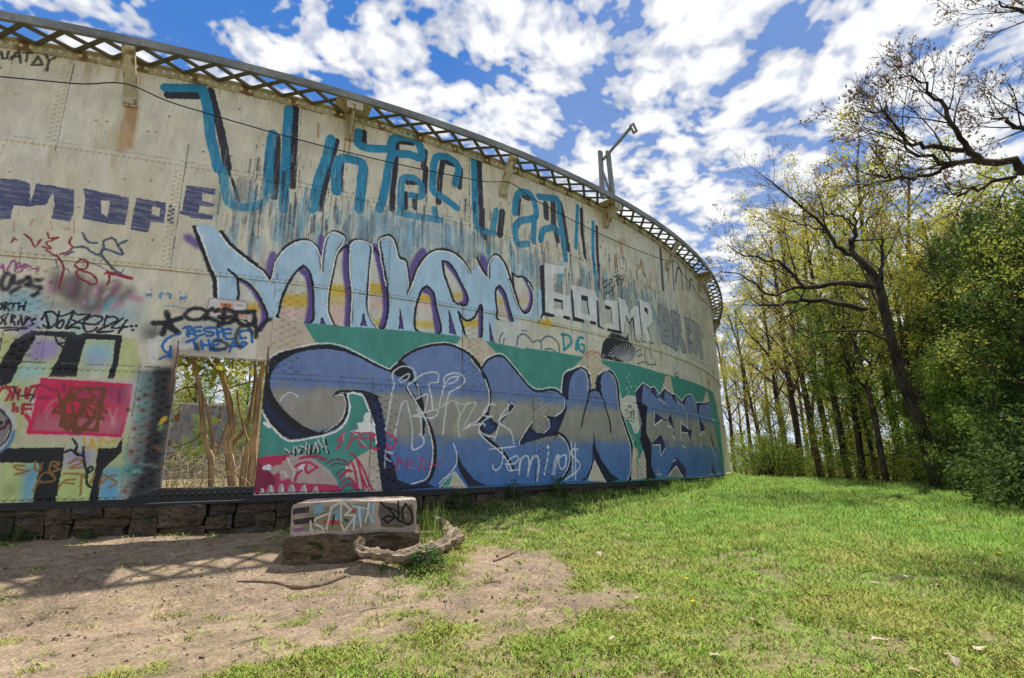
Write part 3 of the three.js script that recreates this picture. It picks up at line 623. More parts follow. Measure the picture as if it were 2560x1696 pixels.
["f","#9da0a2",0,1,0,0,[2055,535,2118,539,2120,504,2101,499,2091,491,2103,476,2119,472,2127,443,2063,439,2063,493]],
["f","#9da0a2",0,0.8,0,0,[2128,543,2222,545,2224,440,2176,432,2172,475,2143,435,2130,440]],
["s","#3f4145",2.1,0.95,0,0,[1885,529,1904,532]],
["s","#3f4145",2.0,0.95,0,0,[1888,530,1882,458,1890,429,1912,433,1961,428]],
["s","#3f4145",2.2,0.95,0,0,[1939,534,1949,524,1947,496,1959,494,1959,460,1961,428]],
["s","#3f4145",2.1,0.95,0,0,[1911,509,1923,511,1920,493,1910,492,1911,509]],
["s","#3f4145",2.1,0.95,0,0,[1913,469,1932,472,1933,456,1915,454,1913,469]],
["s","#3f4145",2.2,0.95,0,0,[1964,533,2025,532,2028,486,2007,486,2048,452,2045,429,2018,428,1988,465,1986,428,1963,426,1964,533]],
["s","#3f4145",2.2,0.95,0,0,[1988,513,2005,514,2005,498,1988,496,1988,513]],
["s","#3f4145",2.4,0.95,0,0,[2055,535,2119,541]],
["s","#3f4145",2.4,0.95,0,0,[2079,507,2095,508,2097,498,2120,504]],
["s","#3f4145",2.3,0.95,0,0,[2078,490,2099,492]],
["s","#3f4145",2.3,0.95,0,0,[2077,472,2098,475,2082,464,2114,471]],
["s","#3f4145",2.4,0.95,0,0,[2128,543,2125,505,2130,440]],
["s","#3f4145",2.6,0.95,0,0,[2128,543,2199,544,2221,543,2231,510]],
["s","#3f4145",2.5,0.95,0,0,[2152,517,2164,493]],
["s","#3f4145",2.4,0.95,0,0,[2161,473,2157,434]],
["s","#3f4145",2.7,0.95,0,0,[2236,523,2262,522,2229,506]],
["s","#4c4e50",1.5,0.8,0,0,[2069,557,2077,555,2065,543,2082,546]],
["s","#4c4e50",1.5,0.8,0,0,[2095,562,2096,551]],
["s","#4c4e50",1.5,0.8,0,0,[2116,560,2106,544,2127,554]],
["s","#4c4e50",1.4,0.8,0,0,[2062,436,2095,439,2071,427]],
["s","#4c4e50",1.4,0.8,0,0,[2079,426,2088,415]],
["s","#4c4e50",1.4,0.8,0,0,[2098,434,2102,421,2124,433,2124,419]],
["s","#4c4e50",1.5,0.8,0,0,[2148,436,2138,420,2170,429]],
["s","#4c4e50",1.5,0.8,0,0,[2193,433,2176,418,2220,430]],
["s","#4c4e50",1.6,0.8,0,0,[2203,416,2257,429]],
["f","#2a2c32",0,1,0,1,[1627,375,1636,395,1656,406,1696,407,1739,406,1756,393,1739,368,1690,357,1651,357,1625,356]],
["f","#26282e",0,0.9,1,0,[1649,407,1665,419,1698,419,1718,415,1729,430,1728,409]],
["s","#b9bcbc",2.9,0.9,0,1,[1712,360,1676,365,1648,367]],
["s","#b9bcbc",2.9,0.9,0,1,[1712,360,1679,369,1653,373]],
["s","#b9bcbc",3.0,0.9,0,1,[1712,360,1683,373,1660,379]],
["s","#b9bcbc",3.0,0.9,0,1,[1712,360,1688,376,1668,385]],
["s","#b9bcbc",3.0,0.9,0,1,[1712,360,1693,379,1677,390]],
["s","#b9bcbc",3.0,0.9,0,1,[1712,360,1699,382,1687,394]],
["s","#b9bcbc",3.0,0.9,0,1,[1712,360,1705,384,1698,398]],
["s","#b9bcbc",3.0,0.9,0,1,[1712,360,1711,386,1710,401]],
["s","#b9bcbc",3.0,0.9,0,1,[1712,360,1717,387,1721,403]],
["s","#b9bcbc",3.1,0.9,0,1,[1712,360,1724,387,1733,404]],
["s","#b9bcbc",3.1,0.9,0,1,[1712,360,1730,387,1745,403]],
["s","#b9bcbc",3.1,0.9,0,1,[1712,360,1735,386,1756,402]],
["s","#b9bcbc",3.1,0.9,0,1,[1712,360,1741,384,1766,400]],
["s","#b9bcbc",3.1,0.9,0,1,[1712,360,1745,382,1775,397]],
["s","#b9bcbc",3.1,0.9,0,1,[1712,360,1749,379,1782,393]],
["s","#b9bcbc",3.1,0.9,0,1,[1712,360,1752,376,1788,388]],
["c","#8d9194",6.7,1,0.6,0,[1634,360]],
["c","#8d9194",6.8,1,0.6,0,[1669,363]],
["c","#1a1a1c",3.3,1,0.4,0,[1636,360]],
["c","#1a1a1c",3.4,1,0.4,0,[1671,363]],
["c","#d0d2d2",1.4,1,0.2,0,[1633,363]],
["c","#d0d2d2",1.5,1,0.2,0,[1667,367]],
["s","#30343a",2.4,0.85,0,1,[1760,389,1780,399,1783,387,1768,380]],
["s","#30343a",2.4,0.85,0,1,[1806,406,1797,384,1810,365]],
["s","#30343a",2.4,0.85,0,1,[1826,404,1839,384,1848,372]],
["s","#30343a",2.4,0.85,0,1,[1760,361,1790,370,1820,366]],
["s","#30343a",2.4,0.85,0,1,[1830,362,1826,369,1847,370]],
["s","#4f5a78",3.0,0.9,0,1,[1392,353,1396,370,1409,377,1422,371,1429,364,1443,370,1451,364,1450,354]],
["s","#4f5a78",3.1,0.9,0,1,[1450,368,1462,379,1479,381,1496,370,1498,353]],
["s","#4f5a78",3.0,0.9,0,1,[1461,354,1473,357,1487,353]],
["s","#2e8fa0",5.8,0.9,0,1,[1509,392,1512,359]],
["s","#2e8fa0",5.9,0.9,0,1,[1505,390,1527,390,1531,375,1510,359]],
["s","#2e8fa0",5.9,0.9,0,1,[1549,384,1545,364,1555,374]],
["s","#2e8fa0",6.0,0.9,0,1,[1569,392,1556,390,1553,371,1567,362,1571,376,1562,377]],
["s","#333",1.7,0.8,0,0,[1403,384,1407,383]],
["s","#333",1.7,0.8,0,0,[1409,385,1410,382]],
["s","#333",1.7,0.8,0,0,[1413,386,1417,383]],
["f","#e3bb30",0,0.9,2,1,[1447,405,1470,415,1481,410,1483,401,1466,401,1449,401]],
["s","#3b4a50",3.5,0.85,0,1,[1949,358,1971,367,1979,354]],
["s","#3b4a50",3.5,0.85,0,1,[1955,356,1976,356]],
["s","#3b4a50",3.5,0.85,0,1,[2004,362,2005,351]],
["s","#3b4a50",3.6,0.85,0,1,[2024,365,2025,352]],
["s","#3b4a50",3.6,0.85,0,1,[2045,365,2046,353]],
["s","#3b4a50",3.7,0.85,0,1,[2061,361,2067,353]],
["s","#9db4c0",4.1,0.6,0,0,[1941,385,1965,369]],
["s","#9db4c0",4.1,0.6,0,0,[1985,394,1952,373]],
["s","#a04048",4.9,0.6,1,0,[2240,384,2255,370,2288,387]],
["s","#a04048",4.9,0.6,1,0,[2249,372,2273,359]],
["s","#a04048",5.1,0.6,1,0,[2365,339,2378,309]],
["s","#4a4c50",5.5,0.7,0,1,[2372,477,2352,431,2400,417]],
["s","#4a4c50",5.4,0.7,0,1,[2419,456,2360,411,2374,367]],
["s","#dfe0e4",2.5,0.92,0.3,1,[1147,192,1151,219,1155,252,1158,263,1155,278,1161,288,1173,294,1187,292,1193,283,1191,272,1180,262,1189,246,1202,226,1212,209]],
["s","#dfe0e4",2.4,0.92,0.3,1,[1162,183,1165,203,1171,231,1178,239,1181,234,1187,212,1190,192,1191,165,1203,167,1210,174,1207,184,1201,188]],
["s","#dfe0e4",2.5,0.92,0.3,1,[1169,267,1167,272,1176,280,1183,282,1181,275,1171,268]],
["s","#dfe0e4",2.6,0.92,0.3,1,[1190,271,1200,280,1212,286,1231,288,1232,273,1216,268,1221,248,1223,228]],
["s","#dfe0e4",2.5,0.92,0.3,1,[1196,266,1199,258,1200,247,1195,242,1205,248,1214,251,1213,238,1210,225]],
["s","#dfe0e4",2.5,0.92,0.3,1,[1197,228,1204,208,1206,186]],
["s","#dfe0e4",2.5,0.92,0.3,1,[1190,215,1207,221,1231,227,1231,219,1221,213,1204,215,1190,215]],
["s","#dfe0e4",2.6,0.92,0.3,1,[1244,281,1242,263,1237,244,1234,229]],
["s","#dfe0e4",2.7,0.92,0.3,1,[1245,283,1257,289,1272,289,1282,281,1277,271,1264,263,1253,257]],
["s","#dfe0e4",2.7,0.92,0.3,1,[1243,265,1254,281,1270,284,1264,276,1248,269]],
["s","#dfe0e4",2.5,0.92,0.3,1,[1253,257,1248,238,1245,214,1242,188]],
["s","#d3d0bd",2.8,0.9,0.4,1,[1233,228,1248,238,1261,243,1277,238,1303,242,1291,221,1281,202]],
["s","#d3d0bd",2.8,0.9,0.4,1,[1265,240,1271,226,1272,211]],
["s","#d3d0bd",2.8,0.9,0.4,1,[1289,243,1276,225,1269,210,1272,185]],
["f","#c9c3a6",0,0.45,8,1,[1228,250,1251,252,1257,243,1241,235,1229,244]],
["f","#c9c3a6",0,0.4,8,1,[1259,203,1277,208,1281,195,1270,185,1259,192]],
["s","#dfe0e4",2.7,0.93,0.3,1,[1343,239,1334,242,1323,234,1317,225,1323,220,1337,221,1324,216,1314,207,1309,198,1321,188,1342,186]],
["s","#dfe0e4",2.6,0.93,0.3,1,[1279,197,1296,204,1318,207,1320,203]],
["s","#dfe0e4",2.7,0.93,0.3,1,[1370,245,1368,229]],
["s","#dfe0e4",2.7,0.93,0.3,1,[1376,246,1383,241,1376,231,1353,217,1349,206,1339,179]],
["s","#dfe0e4",2.7,0.93,0.3,1,[1375,244,1361,231,1349,211,1371,199,1378,187,1380,174]],
["s","#dfe0e4",2.6,0.93,0.3,1,[1329,165,1354,167,1383,170]],
["s","#dfe0e4",2.6,0.93,0.3,1,[1354,166,1357,151,1352,137,1343,130,1336,134,1336,140]],
["s","#dfe0e4",2.6,0.93,0.3,1,[1362,140,1380,141,1390,148,1385,154,1371,148,1365,138,1370,129,1391,131]],
["s","#dfe0e4",2.7,0.93,0.3,1,[1391,131,1396,148,1407,154,1413,148,1413,131]],
["s","#dfe0e4",2.7,0.93,0.3,1,[1413,131,1420,148,1430,153,1435,146,1435,128]],
["s","#dfe0e4",3.0,0.92,0.3,1,[1390,122,1394,146,1405,154,1412,150,1412,131,1409,120]],
["s","#dfe0e4",3.0,0.92,0.3,1,[1410,128,1420,150,1431,154,1434,139,1429,111]],
["s","#dfe0e4",3.1,0.92,0.3,1,[1458,161,1452,138,1446,121]],
["s","#dfe0e4",3.1,0.92,0.3,1,[1467,121,1474,146,1485,156,1476,138,1472,121]],
["s","#dfe0e4",3.1,0.92,0.3,1,[1502,156,1487,152,1484,138,1492,130,1501,138,1504,154,1500,134]],
["s","#dfe0e4",3.2,0.92,0.3,1,[1537,166,1520,166,1515,158,1527,150,1540,138,1532,126,1514,118,1499,111]],
["s","#dfe0e4",3.2,0.92,0.3,1,[1518,181,1520,146,1519,118]],
["s","#dfe0e4",3.2,0.92,0.3,1,[1529,178,1528,146,1526,110]],
["c","#dfe0e4",3.5,1,0.3,0,[1458,170]],
["s","#dfe0e4",2.2,0.9,0.3,1,[996,230,1001,239,1010,243,1019,237]],
["f","#c2ab9c",0,1,0,0,[973,148,987,155,1038,156,1057,144,1071,132,1081,116,1086,105,974,106]],
["f","#8d1f45",0,1,0,1,[973,148,980,143,996,128,1000,118,992,113,975,106]],
["f","#c42a56",0,0.95,0,1,[972,149,984,154,998,155,1014,154,1003,145,991,140,980,143]],
["f","#c42a56",0,0.9,0,0,[996,128,1003,135,1005,121,1016,124,1022,118,1050,116,1082,113,1087,104,974,106,992,113,1001,118]],
["f","#b8a6a0",0,1,0,1,[980,106,981,110,982,112,985,110,987,106]],
["s","#f6f4ee",1.9,0.8,0.5,0,[984,111,985,108]],
["f","#b8a6a0",0,1,0,1,[990,106,991,115,993,116,996,114,998,106]],
["s","#f6f4ee",1.9,0.8,0.5,0,[994,115,996,107]],
["f","#b8a6a0",0,1,0,1,[1003,105,1004,115,1006,117,1009,114,1012,105]],
["s","#f6f4ee",1.9,0.8,0.5,0,[1008,116,1009,107]],
["f","#b8a6a0",0,1,0,1,[1016,105,1017,115,1019,116,1023,114,1026,105]],
["s","#f6f4ee",1.9,0.8,0.5,0,[1021,115,1023,107]],
["f","#b8a6a0",0,1,0,1,[1032,104,1033,113,1035,115,1038,113,1041,104]],
["s","#f6f4ee",2.0,0.8,0.5,0,[1037,114,1039,106]],
["f","#b8a6a0",0,1,0,1,[1048,104,1049,111,1051,113,1054,110,1056,104]],
["s","#f6f4ee",2.0,0.8,0.5,0,[1053,112,1054,106]],
["f","#f6f4ee",0,1,0,1,[981,139,986,143,991,143,991,136,983,136]],
["f","#f6f4ee",0,1,0,1,[1027,139,1030,143,1036,143,1034,135,1030,133]],
["s","#c42a56",3.6,0.9,0.5,1,[977,147,987,152,999,153,1012,155]],
["s","#c42a56",3.6,0.9,0.5,1,[992,144,999,144,1004,144]],
["s","#c42a56",3.7,0.9,0.5,1,[1023,140,1030,144,1042,145,1052,138]],
["s","#c42a56",3.6,0.9,0.5,1,[1023,121,1026,130,1031,134]],
["s","#c42a56",3.6,0.9,0.5,1,[1037,142,1036,137,1040,131,1049,137]],
["s","#c42a56",3.7,0.9,0.5,1,[1028,151,1038,153,1052,154]],
["s","#c42a56",3.7,0.9,0.5,1,[1050,155,1056,151,1064,149]],
["s","#e9d9d6",2.7,0.9,0.5,1,[1012,152,1016,142,1021,135,1021,126,1020,120]],
["s","#e9d9d6",2.7,0.9,0.5,1,[1004,132,1010,132,1012,126]],
["s","#cfc0bc",2.4,0.7,1,1,[1039,149,1055,140,1067,130,1076,122,1081,115]],
["s","#c42a56",3.2,0.92,0.4,1,[1098,158,1107,149,1117,134,1125,116,1131,105]],
["s","#c42a56",3.2,0.92,0.4,1,[1107,147,1113,130,1122,109]],
["s","#c42a56",3.2,0.92,0.4,1,[1098,147,1104,135,1108,117,1111,105]],
["s","#c42a56",3.2,0.92,0.4,1,[1083,123,1092,132,1100,132]],
["s","#c42a56",3.2,0.92,0.4,1,[1086,116,1094,122,1101,120,1109,107]],
["s","#c42a56",3.2,0.92,0.4,1,[1085,106,1097,115,1105,108]],
["s","#c42a56",3.2,0.92,0.4,1,[1087,128,1096,134]],
["s","#c42a56",3.2,0.92,0.4,1,[1114,126,1118,107]],
["s","#8d1f45",2.3,0.8,0.3,1,[1065,144,1073,149,1084,149,1096,143]],
["s","#8d1f45",2.2,0.8,0.3,1,[1070,139,1075,143,1086,143,1096,140]],
["s","#8d1f45",2.2,0.8,0.3,1,[1079,129,1085,134,1098,134]],
["s","#14161a",2.7,0.9,0,0,[1010,161,1017,157]],
["s","#d8d2c4",2.0,1,0,0,[1008,165,1014,159]],
["s","#14161a",2.7,0.9,0,0,[1021,163,1021,155]],
["s","#d8d2c4",2.0,1,0,0,[1019,167,1019,157]],
["s","#14161a",2.7,0.9,0,0,[1024,163,1029,158]],
["s","#d8d2c4",2.0,1,0,0,[1022,167,1026,159]],
["s","#14161a",2.7,0.9,0,0,[1030,160,1027,157]],
["s","#d8d2c4",2.0,1,0,0,[1028,164,1025,159]],
["s","#14161a",2.8,0.9,0,0,[1029,165,1036,162]],
["s","#d8d2c4",2.0,1,0,0,[1027,169,1034,164]],
["s","#14161a",2.8,0.9,0,0,[1037,170,1037,157]],
["s","#d8d2c4",2.0,1,0,0,[1035,173,1035,158]],
["s","#14161a",2.8,0.9,0,0,[1042,168,1042,157]],
["s","#d8d2c4",2.0,1,0,0,[1039,171,1039,158]],
["s","#14161a",2.8,0.9,0,0,[1049,170,1047,158]],
["s","#d8d2c4",2.0,1,0,0,[1047,173,1045,160]],
["s","#14161a",2.8,0.9,0,0,[1050,169,1054,158]],
["s","#d8d2c4",2.0,1,0,0,[1048,172,1052,160]],
["s","#14161a",2.8,0.9,0,0,[1053,173,1059,164]],
["s","#d8d2c4",2.1,1,0,0,[1050,177,1057,166]],
["s","#14161a",2.8,0.9,0,0,[1060,177,1062,170]],
["s","#d8d2c4",2.1,1,0,0,[1057,181,1059,172]],
["s","#14161a",2.8,0.9,0,0,[1062,165,1066,158]],
["s","#d8d2c4",2.1,1,0,0,[1060,169,1064,159]],
["s","#d8365c",2.9,0.95,0.3,1,[1089,189,1082,182,1078,176,1085,178,1081,171,1077,164]],
["s","#d8365c",2.9,0.95,0.3,1,[1091,164,1097,178,1098,188,1111,185,1101,178]],
["s","#d8365c",2.9,0.95,0.3,1,[1114,188,1130,186,1117,179,1109,178,1110,170,1119,167]],
["s","#d8365c",2.9,0.95,0.3,1,[1132,186,1127,178,1125,170,1129,164,1137,164]],
["s","#d8365c",3.0,0.95,0.3,1,[1149,187,1159,184,1164,176,1160,167,1151,165,1151,174]],
["s","#efdcdc",1.1,0.8,0,0,[1088,188,1084,182]],
["s","#efdcdc",1.2,0.8,0,0,[1098,188,1106,185]],
["s","#efdcdc",1.2,0.8,0,0,[1109,177,1120,167]],
["s","#efdcdc",1.1,0.8,0,0,[1084,180,1087,176]],
["s","#d9d4d6",2.5,0.85,0.4,0,[1148,162,1148,137]],
["s","#d9d4d6",2.6,0.85,0.4,0,[1148,160,1160,158]],
["s","#d9d4d6",2.5,0.85,0.4,0,[1148,151,1157,146]],
["s","#b8406c",2.7,0.85,0.3,0,[1167,152,1165,132]],
["s","#b8406c",2.8,0.85,0.3,0,[1167,152,1176,145,1167,141]],
["s","#b8406c",2.7,0.85,0.3,0,[1183,149,1183,132]],
["s","#b8406c",2.8,0.85,0.3,0,[1183,149,1194,144]],
["s","#b8406c",2.8,0.85,0.3,0,[1183,141,1192,137]],
["s","#b8406c",2.8,0.85,0.3,0,[1202,132,1208,149,1212,132]],
["s","#b8406c",2.8,0.85,0.3,0,[1220,145,1219,132]],
["s","#b8406c",2.8,0.85,0.3,0,[1242,142,1225,139]],
["s","#c9b6c8",1.0,0.8,0,0,[1170,141,1172,133]],
["s","#c9b6c8",1.1,0.8,0,0,[1185,138,1195,135]],
["s","#c9b6c8",1.1,0.8,0,0,[1207,147,1211,138]],
["c","#cf6a86",1.9,0.9,0.4,0,[1202,152]],
["c","#cf6a86",2.0,0.9,0.4,0,[1213,149]],
["f","#c3c98a",0,0.95,2,0,[673,305,687,303,707,299,730,305,800,308,815,306,825,270,820,252,825,180,824,101,708,103]],
["f","#a795c9",0,0.95,4,0,[707,299,740,301,733,274,704,271]],
["f","#97c5d8",0,0.95,6,0,[762,297,792,299,792,270,762,270]],
["f","#a8cfd0",0,0.95,5,0,[699,267,731,266,725,250,696,244]],
["f","#c4d4cc",0,0.95,5,0,[760,261,791,263,790,252,760,253]],
["f","#a99cd0",0,0.95,7,0,[768,281,789,276,788,270,767,269]],
["f","#c0cc84",0,0.95,3,0,[700,148,739,148,741,104,708,105]],
["f","#6aa8cc",0,0.95,4,0,[725,145,740,147,738,104,728,104]],
["f","#aa9cc8",0,0.95,6,0,[760,163,791,165,792,143,762,141]],
["f","#bccf7c",0,0.95,4,0,[758,135,791,140,793,102,761,103]],
["f","#69a9d0",0,0.95,4,0,[800,139,819,143,827,101,803,102]],
["f","#c9dbe0",0,0.95,6,0,[770,173,792,174,791,165,760,165]],
["f","#c9bfa8",0,0.95,6,0,[705,179,769,180,760,166,709,167]],
["f","#17161b",0,1,0,0,[690,298,709,302,701,271,694,243,685,238,680,263,684,280]],
["f","#17161b",0,1,0,0,[741,305,761,304,759,277,759,253,731,252,738,283]],
["f","#17161b",0,1,0,0,[793,305,800,306,800,269,799,252,792,252,794,276]],
["f","#17161b",0,1,0,0,[689,283,692,298,704,309,747,311,752,307,758,310,800,310,799,289,795,289,793,303,761,302,760,287,740,286,745,303,710,304,705,284]],
["f","#17161b",0,1,0,0,[697,165,760,166,761,150,761,102,739,103,739,148,700,149]],
["f","#17161b",0,1,0,0,[794,165,813,165,818,180,819,160,803,140,802,127,803,102,794,101,795,140]],
["f","#17161b",0,1,0,0,[674,299,677,297,677,282]],
["s","#17161b",2.0,1,0,1,[729,303,734,294,740,290]],
["s","#17161b",2.0,1,0,1,[735,295,742,296]],
["s","#17161b",2.0,1,0,1,[735,304,743,299]],
["s","#c9c6c8",7.7,0.95,1,1,[688,216,700,205,705,192,705,175,697,164]],
["f","#8d8a86",0,1,0,1,[689,212,697,205,702,193,701,179,696,172]],
["s","#2a6a9a",2.8,0.9,1,1,[708,186,706,172,700,162]],
["s","#5a2028",3.3,1,0,1,[693,187,699,192,699,197]],
["c","#241c20",2.6,1,0.4,0,[693,195]],
["s","#17161b",1.8,0.9,0,1,[689,211,698,202,703,192,703,178,697,167]],
["f","#e4c9c8",0,0.9,4,0,[718,250,820,252,824,239,816,177,718,181]],
["f","#c93a5c",0,0.95,1,0,[725,247,818,244,815,180,723,183]],
["f","#c07a80",0,0.75,5,0,[725,203,816,203,815,181,724,184]],
["f","#dc1f4e",0,0.8,3,0,[726,246,782,246,778,206,728,207]],
["f","#a03a60",0,0.6,4,1,[777,244,816,243,817,226,762,225,763,238]],
["s","#d31f52",4.2,0.95,0.4,0,[725,248,818,244]],
["s","#d31f52",3.9,0.95,0.4,0,[721,184,769,183,815,180]],
["s","#d31f52",4.1,0.95,0.4,0,[818,244,818,214,815,180]],
["s","#d31f52",3.9,0.95,0.4,0,[725,246,724,218,723,183]],
["s","#d31f52",3.9,0.95,0.4,0,[716,205,722,195,721,184]],
["s","#7c2a5c",3.5,0.7,0.6,0,[729,240,736,236,742,235]],
["s","#7c2a5c",3.5,0.7,0.6,0,[748,243,749,234]],
["s","#7c2a5c",3.5,0.7,0.6,0,[725,226,735,226]],
["s","#7c2a5c",3.6,0.7,0.6,0,[807,237,808,222]],
["s","#d7a0a2",2.9,0.6,1,1,[745,224,738,220,734,207]],
["s","#d7a0a2",3.0,0.6,1,1,[799,212,806,196]],
["s","#d7a0a2",3.0,0.6,1,1,[807,214,805,193]],
["s","#d7a0a2",2.9,0.6,1,1,[740,213,736,201]],
["s","#7a4426",3.5,0.92,0.2,0,[744,232,759,186,780,225,750,224,742,209,795,201,754,234,771,183,783,198,790,239,790,186,753,193,753,230,793,215,768,183,749,214]],
["s","#7a4426",3.4,0.92,0.2,0,[754,238,791,239,790,217,788,186,752,191,751,224,771,240,797,209]],
["s","#7a4426",3.5,0.92,0.2,0,[765,189,770,217,780,201]],
["s","#7a4426",3.4,0.92,0.2,0,[759,206,767,185,775,185]],
["s","#a8283c",3.4,0.9,0.3,0,[685,233,691,239,697,231,694,222]],
["s","#a8283c",3.4,0.9,0.3,0,[687,237,701,238,699,223]],
["s","#a8283c",3.4,0.9,0.3,0,[704,235,705,224]],
["s","#a8283c",3.4,0.9,0.3,0,[711,237,712,226]],
["s","#a8283c",3.4,0.9,0.3,0,[715,237,714,225]],
["s","#a8283c",3.4,0.9,0.3,0,[721,240,720,226]],
["s","#a8283c",3.5,0.9,0.3,0,[716,239,725,241]],
["s","#a8283c",3.4,0.9,0.3,0,[702,218,703,209]],
["s","#a8283c",3.4,0.9,0.3,0,[706,213,707,209]],
["s","#a8283c",3.4,0.9,0.3,0,[711,217,712,206]],
["s","#a8283c",3.4,0.9,0.3,0,[711,217,720,217]],
["s","#a8283c",3.4,0.9,0.3,0,[712,212,719,212]],
["s","#17161b",1.8,0.9,0,1,[698,239,705,228,718,229,717,221]],
["s","#dfa53a",2.6,0.85,0,1,[778,176,782,166,786,166,786,176,791,165,795,166,795,176,803,172,810,174]],
["s","#9a7034",2.5,0.9,0,1,[724,145,714,145,721,140,730,139,717,135]],
["s","#9a7034",2.5,0.9,0,1,[734,150,735,141,740,139,741,147]],
["s","#9a7034",2.5,0.9,0,1,[749,139,750,149,758,147,752,144,759,140,750,137]],
["s","#9a7034",2.6,0.9,0,1,[767,147,775,152,780,148,769,142,781,142]],
["s","#9a7034",2.5,0.9,0,1,[737,115,744,136,755,132,754,126,742,126]],
["s","#9a7034",2.6,0.9,0,1,[764,135,781,134]],
["s","#9a7034",2.5,0.9,0,1,[761,117,766,127,776,128]],
["s","#9a7034",2.5,0.9,0,1,[767,124,776,123]],
["s","#9a7034",2.5,0.9,0,1,[784,110,783,134,791,121,795,135]],
["s","#9a7034",2.6,0.9,0,1,[802,118,803,132,809,130,803,122]],
["s","#9a7034",2.6,0.9,0,1,[818,132,810,130,819,123,812,118]],
["s","#17161b",2.6,0.95,0,1,[767,176,772,169,772,160,781,155]],
["s","#17161b",2.6,0.95,0,1,[761,160,767,163,775,156]],
["s","#17161b",2.6,0.95,0,1,[779,166,781,153,787,137,792,139,790,143,787,137,789,123,793,119]],
["c","#4c5440",4.4,0.6,5,0,[716,118]],
["f","#4a5654",0,0.7,4,0,[825,262,857,269,869,248,868,208,869,160,868,115,827,104,828,140,829,180,829,221]],
["f","#1f2022",0,0.92,3.5,0,[840,267,864,271,865,228,863,199,863,160,863,113,835,103,843,133,846,180,846,221]],
["f","#1b1a1b",0,0.95,1,0,[861,113,868,117,916,114,975,115,973,100,918,99,824,100,835,105]],
["s","#5aa0a6",3.1,0.7,2,1,[830,259,829,238,835,221,832,199]],
["s","#5aa0a6",2.9,0.7,2,1,[824,169,823,150]],
["s","#2e2a2c",8.2,0.8,2,1,[848,260,855,222,853,180,853,139,841,111]],
["s","#2e2a2c",8.4,0.8,2,1,[857,265,862,208]],
["s","#7d5848",4.4,0.8,2,1,[859,287,862,271,862,236]],
["f","#cfc9c2",0,0.75,6,0,[814,256,827,259,828,221,825,182,819,182,820,221]],
["f","#5f9aa0",0,0.6,8,0,[826,263,838,261,841,227,835,193,829,180,827,227]],
["f","#2a8f94",0,0.8,5,1,[820,140,835,146,845,140,826,132]],
["f","#dcb62a",0,0.95,0.6,1,[856,202,862,206,862,199,855,194]],
["f","#8fae5c",0,0.8,1.5,1,[853,195,861,194,857,184]],
["f","#a85a3a",0,0.8,1.5,1,[851,169,861,166,859,161]],
["s","#b8c8b8",3.5,0.6,1.5,1,[842,146,859,142]],
["s","#b8c8b8",3.4,0.6,1.5,1,[834,137,846,136]],
["s","#b8c8b8",3.4,0.6,1.5,1,[822,115,832,114]],
["c","#7a2a26",2.5,0.85,1,0,[835,232]],
["c","#7a2a26",2.5,0.85,1,0,[829,227]],
["c","#7a2a26",2.5,0.85,1,0,[844,232]],
["c","#7a2a26",2.5,0.85,1,0,[835,213]],
["c","#7a2a26",2.5,0.85,1,0,[819,213]],
["c","#7a2a26",2.5,0.85,1,0,[844,193]],
["c","#7a2a26",2.4,0.85,1,0,[829,189]],
["c","#7a2a26",2.4,0.85,1,0,[829,161]],
["c","#7a2a26",2.4,0.85,1,0,[844,175]],
["c","#7a2a26",2.4,0.85,1,0,[836,148]],
["c","#7a2a26",2.3,0.85,1,0,[829,113]],
["f","#5fa6c8",0,0.75,10,1,[665,350,677,356,695,359,708,352,715,328,706,328,686,334,670,325]],
["f","#8a78b8",0,0.8,6,1,[689,319,708,324,710,312,698,301,692,303]],
["f","#7fb2cc",0,0.7,10,1,[762,336,807,351,816,337,804,327,765,320]],
["f","#8fb6cc",0,0.6,8,1,[711,335,756,336,760,328,715,313]],
["f","#86c4d0",0,0.7,6,1,[739,320,757,325,756,311,753,306]],
["s","#9c4a86",2.4,0.85,0.5,1,[659,388,660,393,663,384]],
["s","#9c4a86",2.4,0.85,0.5,1,[666,386,668,396,672,399,674,385]],
["s","#9c4a86",2.4,0.85,0.5,1,[675,396,675,390,679,391,678,397,674,395]],
["s","#9c4a86",2.4,0.85,0.5,1,[681,387,683,395,686,394,690,393,683,391]],
["s","#9c4a86",2.4,0.85,0.5,1,[678,384,682,386]],
["s","#9c4a86",2.5,0.85,0.5,1,[692,390,698,391,697,386]],
["s","#201a22",4.7,0.9,1.2,1,[664,378,663,368,666,361,671,363,673,379]],
["s","#201a22",4.8,0.9,1.2,1,[674,379,676,370,683,371,690,379,693,370]],
["s","#201a22",4.9,0.9,1.2,1,[698,376,703,376]],
["s","#201a22",4.8,0.9,1.2,1,[689,368,697,367,704,366,703,360,699,355]],
["s","#201a22",4.8,0.9,1.2,1,[675,357,683,365]],
["s","#201a22",4.8,0.9,1.2,1,[668,381,665,382]],
["s","#2c2028",7.3,0.72,4,1,[716,387,719,376,723,363]],
["s","#2c2028",7.3,0.72,4,1,[728,382,729,366,733,356,739,360,740,378,736,385]],
["s","#2c2028",7.4,0.72,4,1,[744,385,743,367,742,350]],
["s","#2c2028",7.4,0.72,4,1,[756,380,754,370,752,354,755,344]],
["s","#2c2028",7.4,0.72,4,1,[770,377,770,366,765,349,759,340]],
["s","#2c2028",7.5,0.72,4,1,[787,378,780,364,774,346]],
["s","#2c2028",7.6,0.72,4,1,[801,373,795,365,790,358]],
["s","#9a3a78",4.8,0.6,3,1,[713,376,716,359]],
["s","#9a3a78",4.9,0.6,3,1,[735,377,738,366]],
["s","#9a3a78",5.0,0.6,3,1,[763,376,767,368,763,362]],
["s","#9a3a78",5.0,0.6,3,1,[785,383,783,371,781,362]],
["s","#9a3a78",5.1,0.6,3,1,[800,364,814,360]],
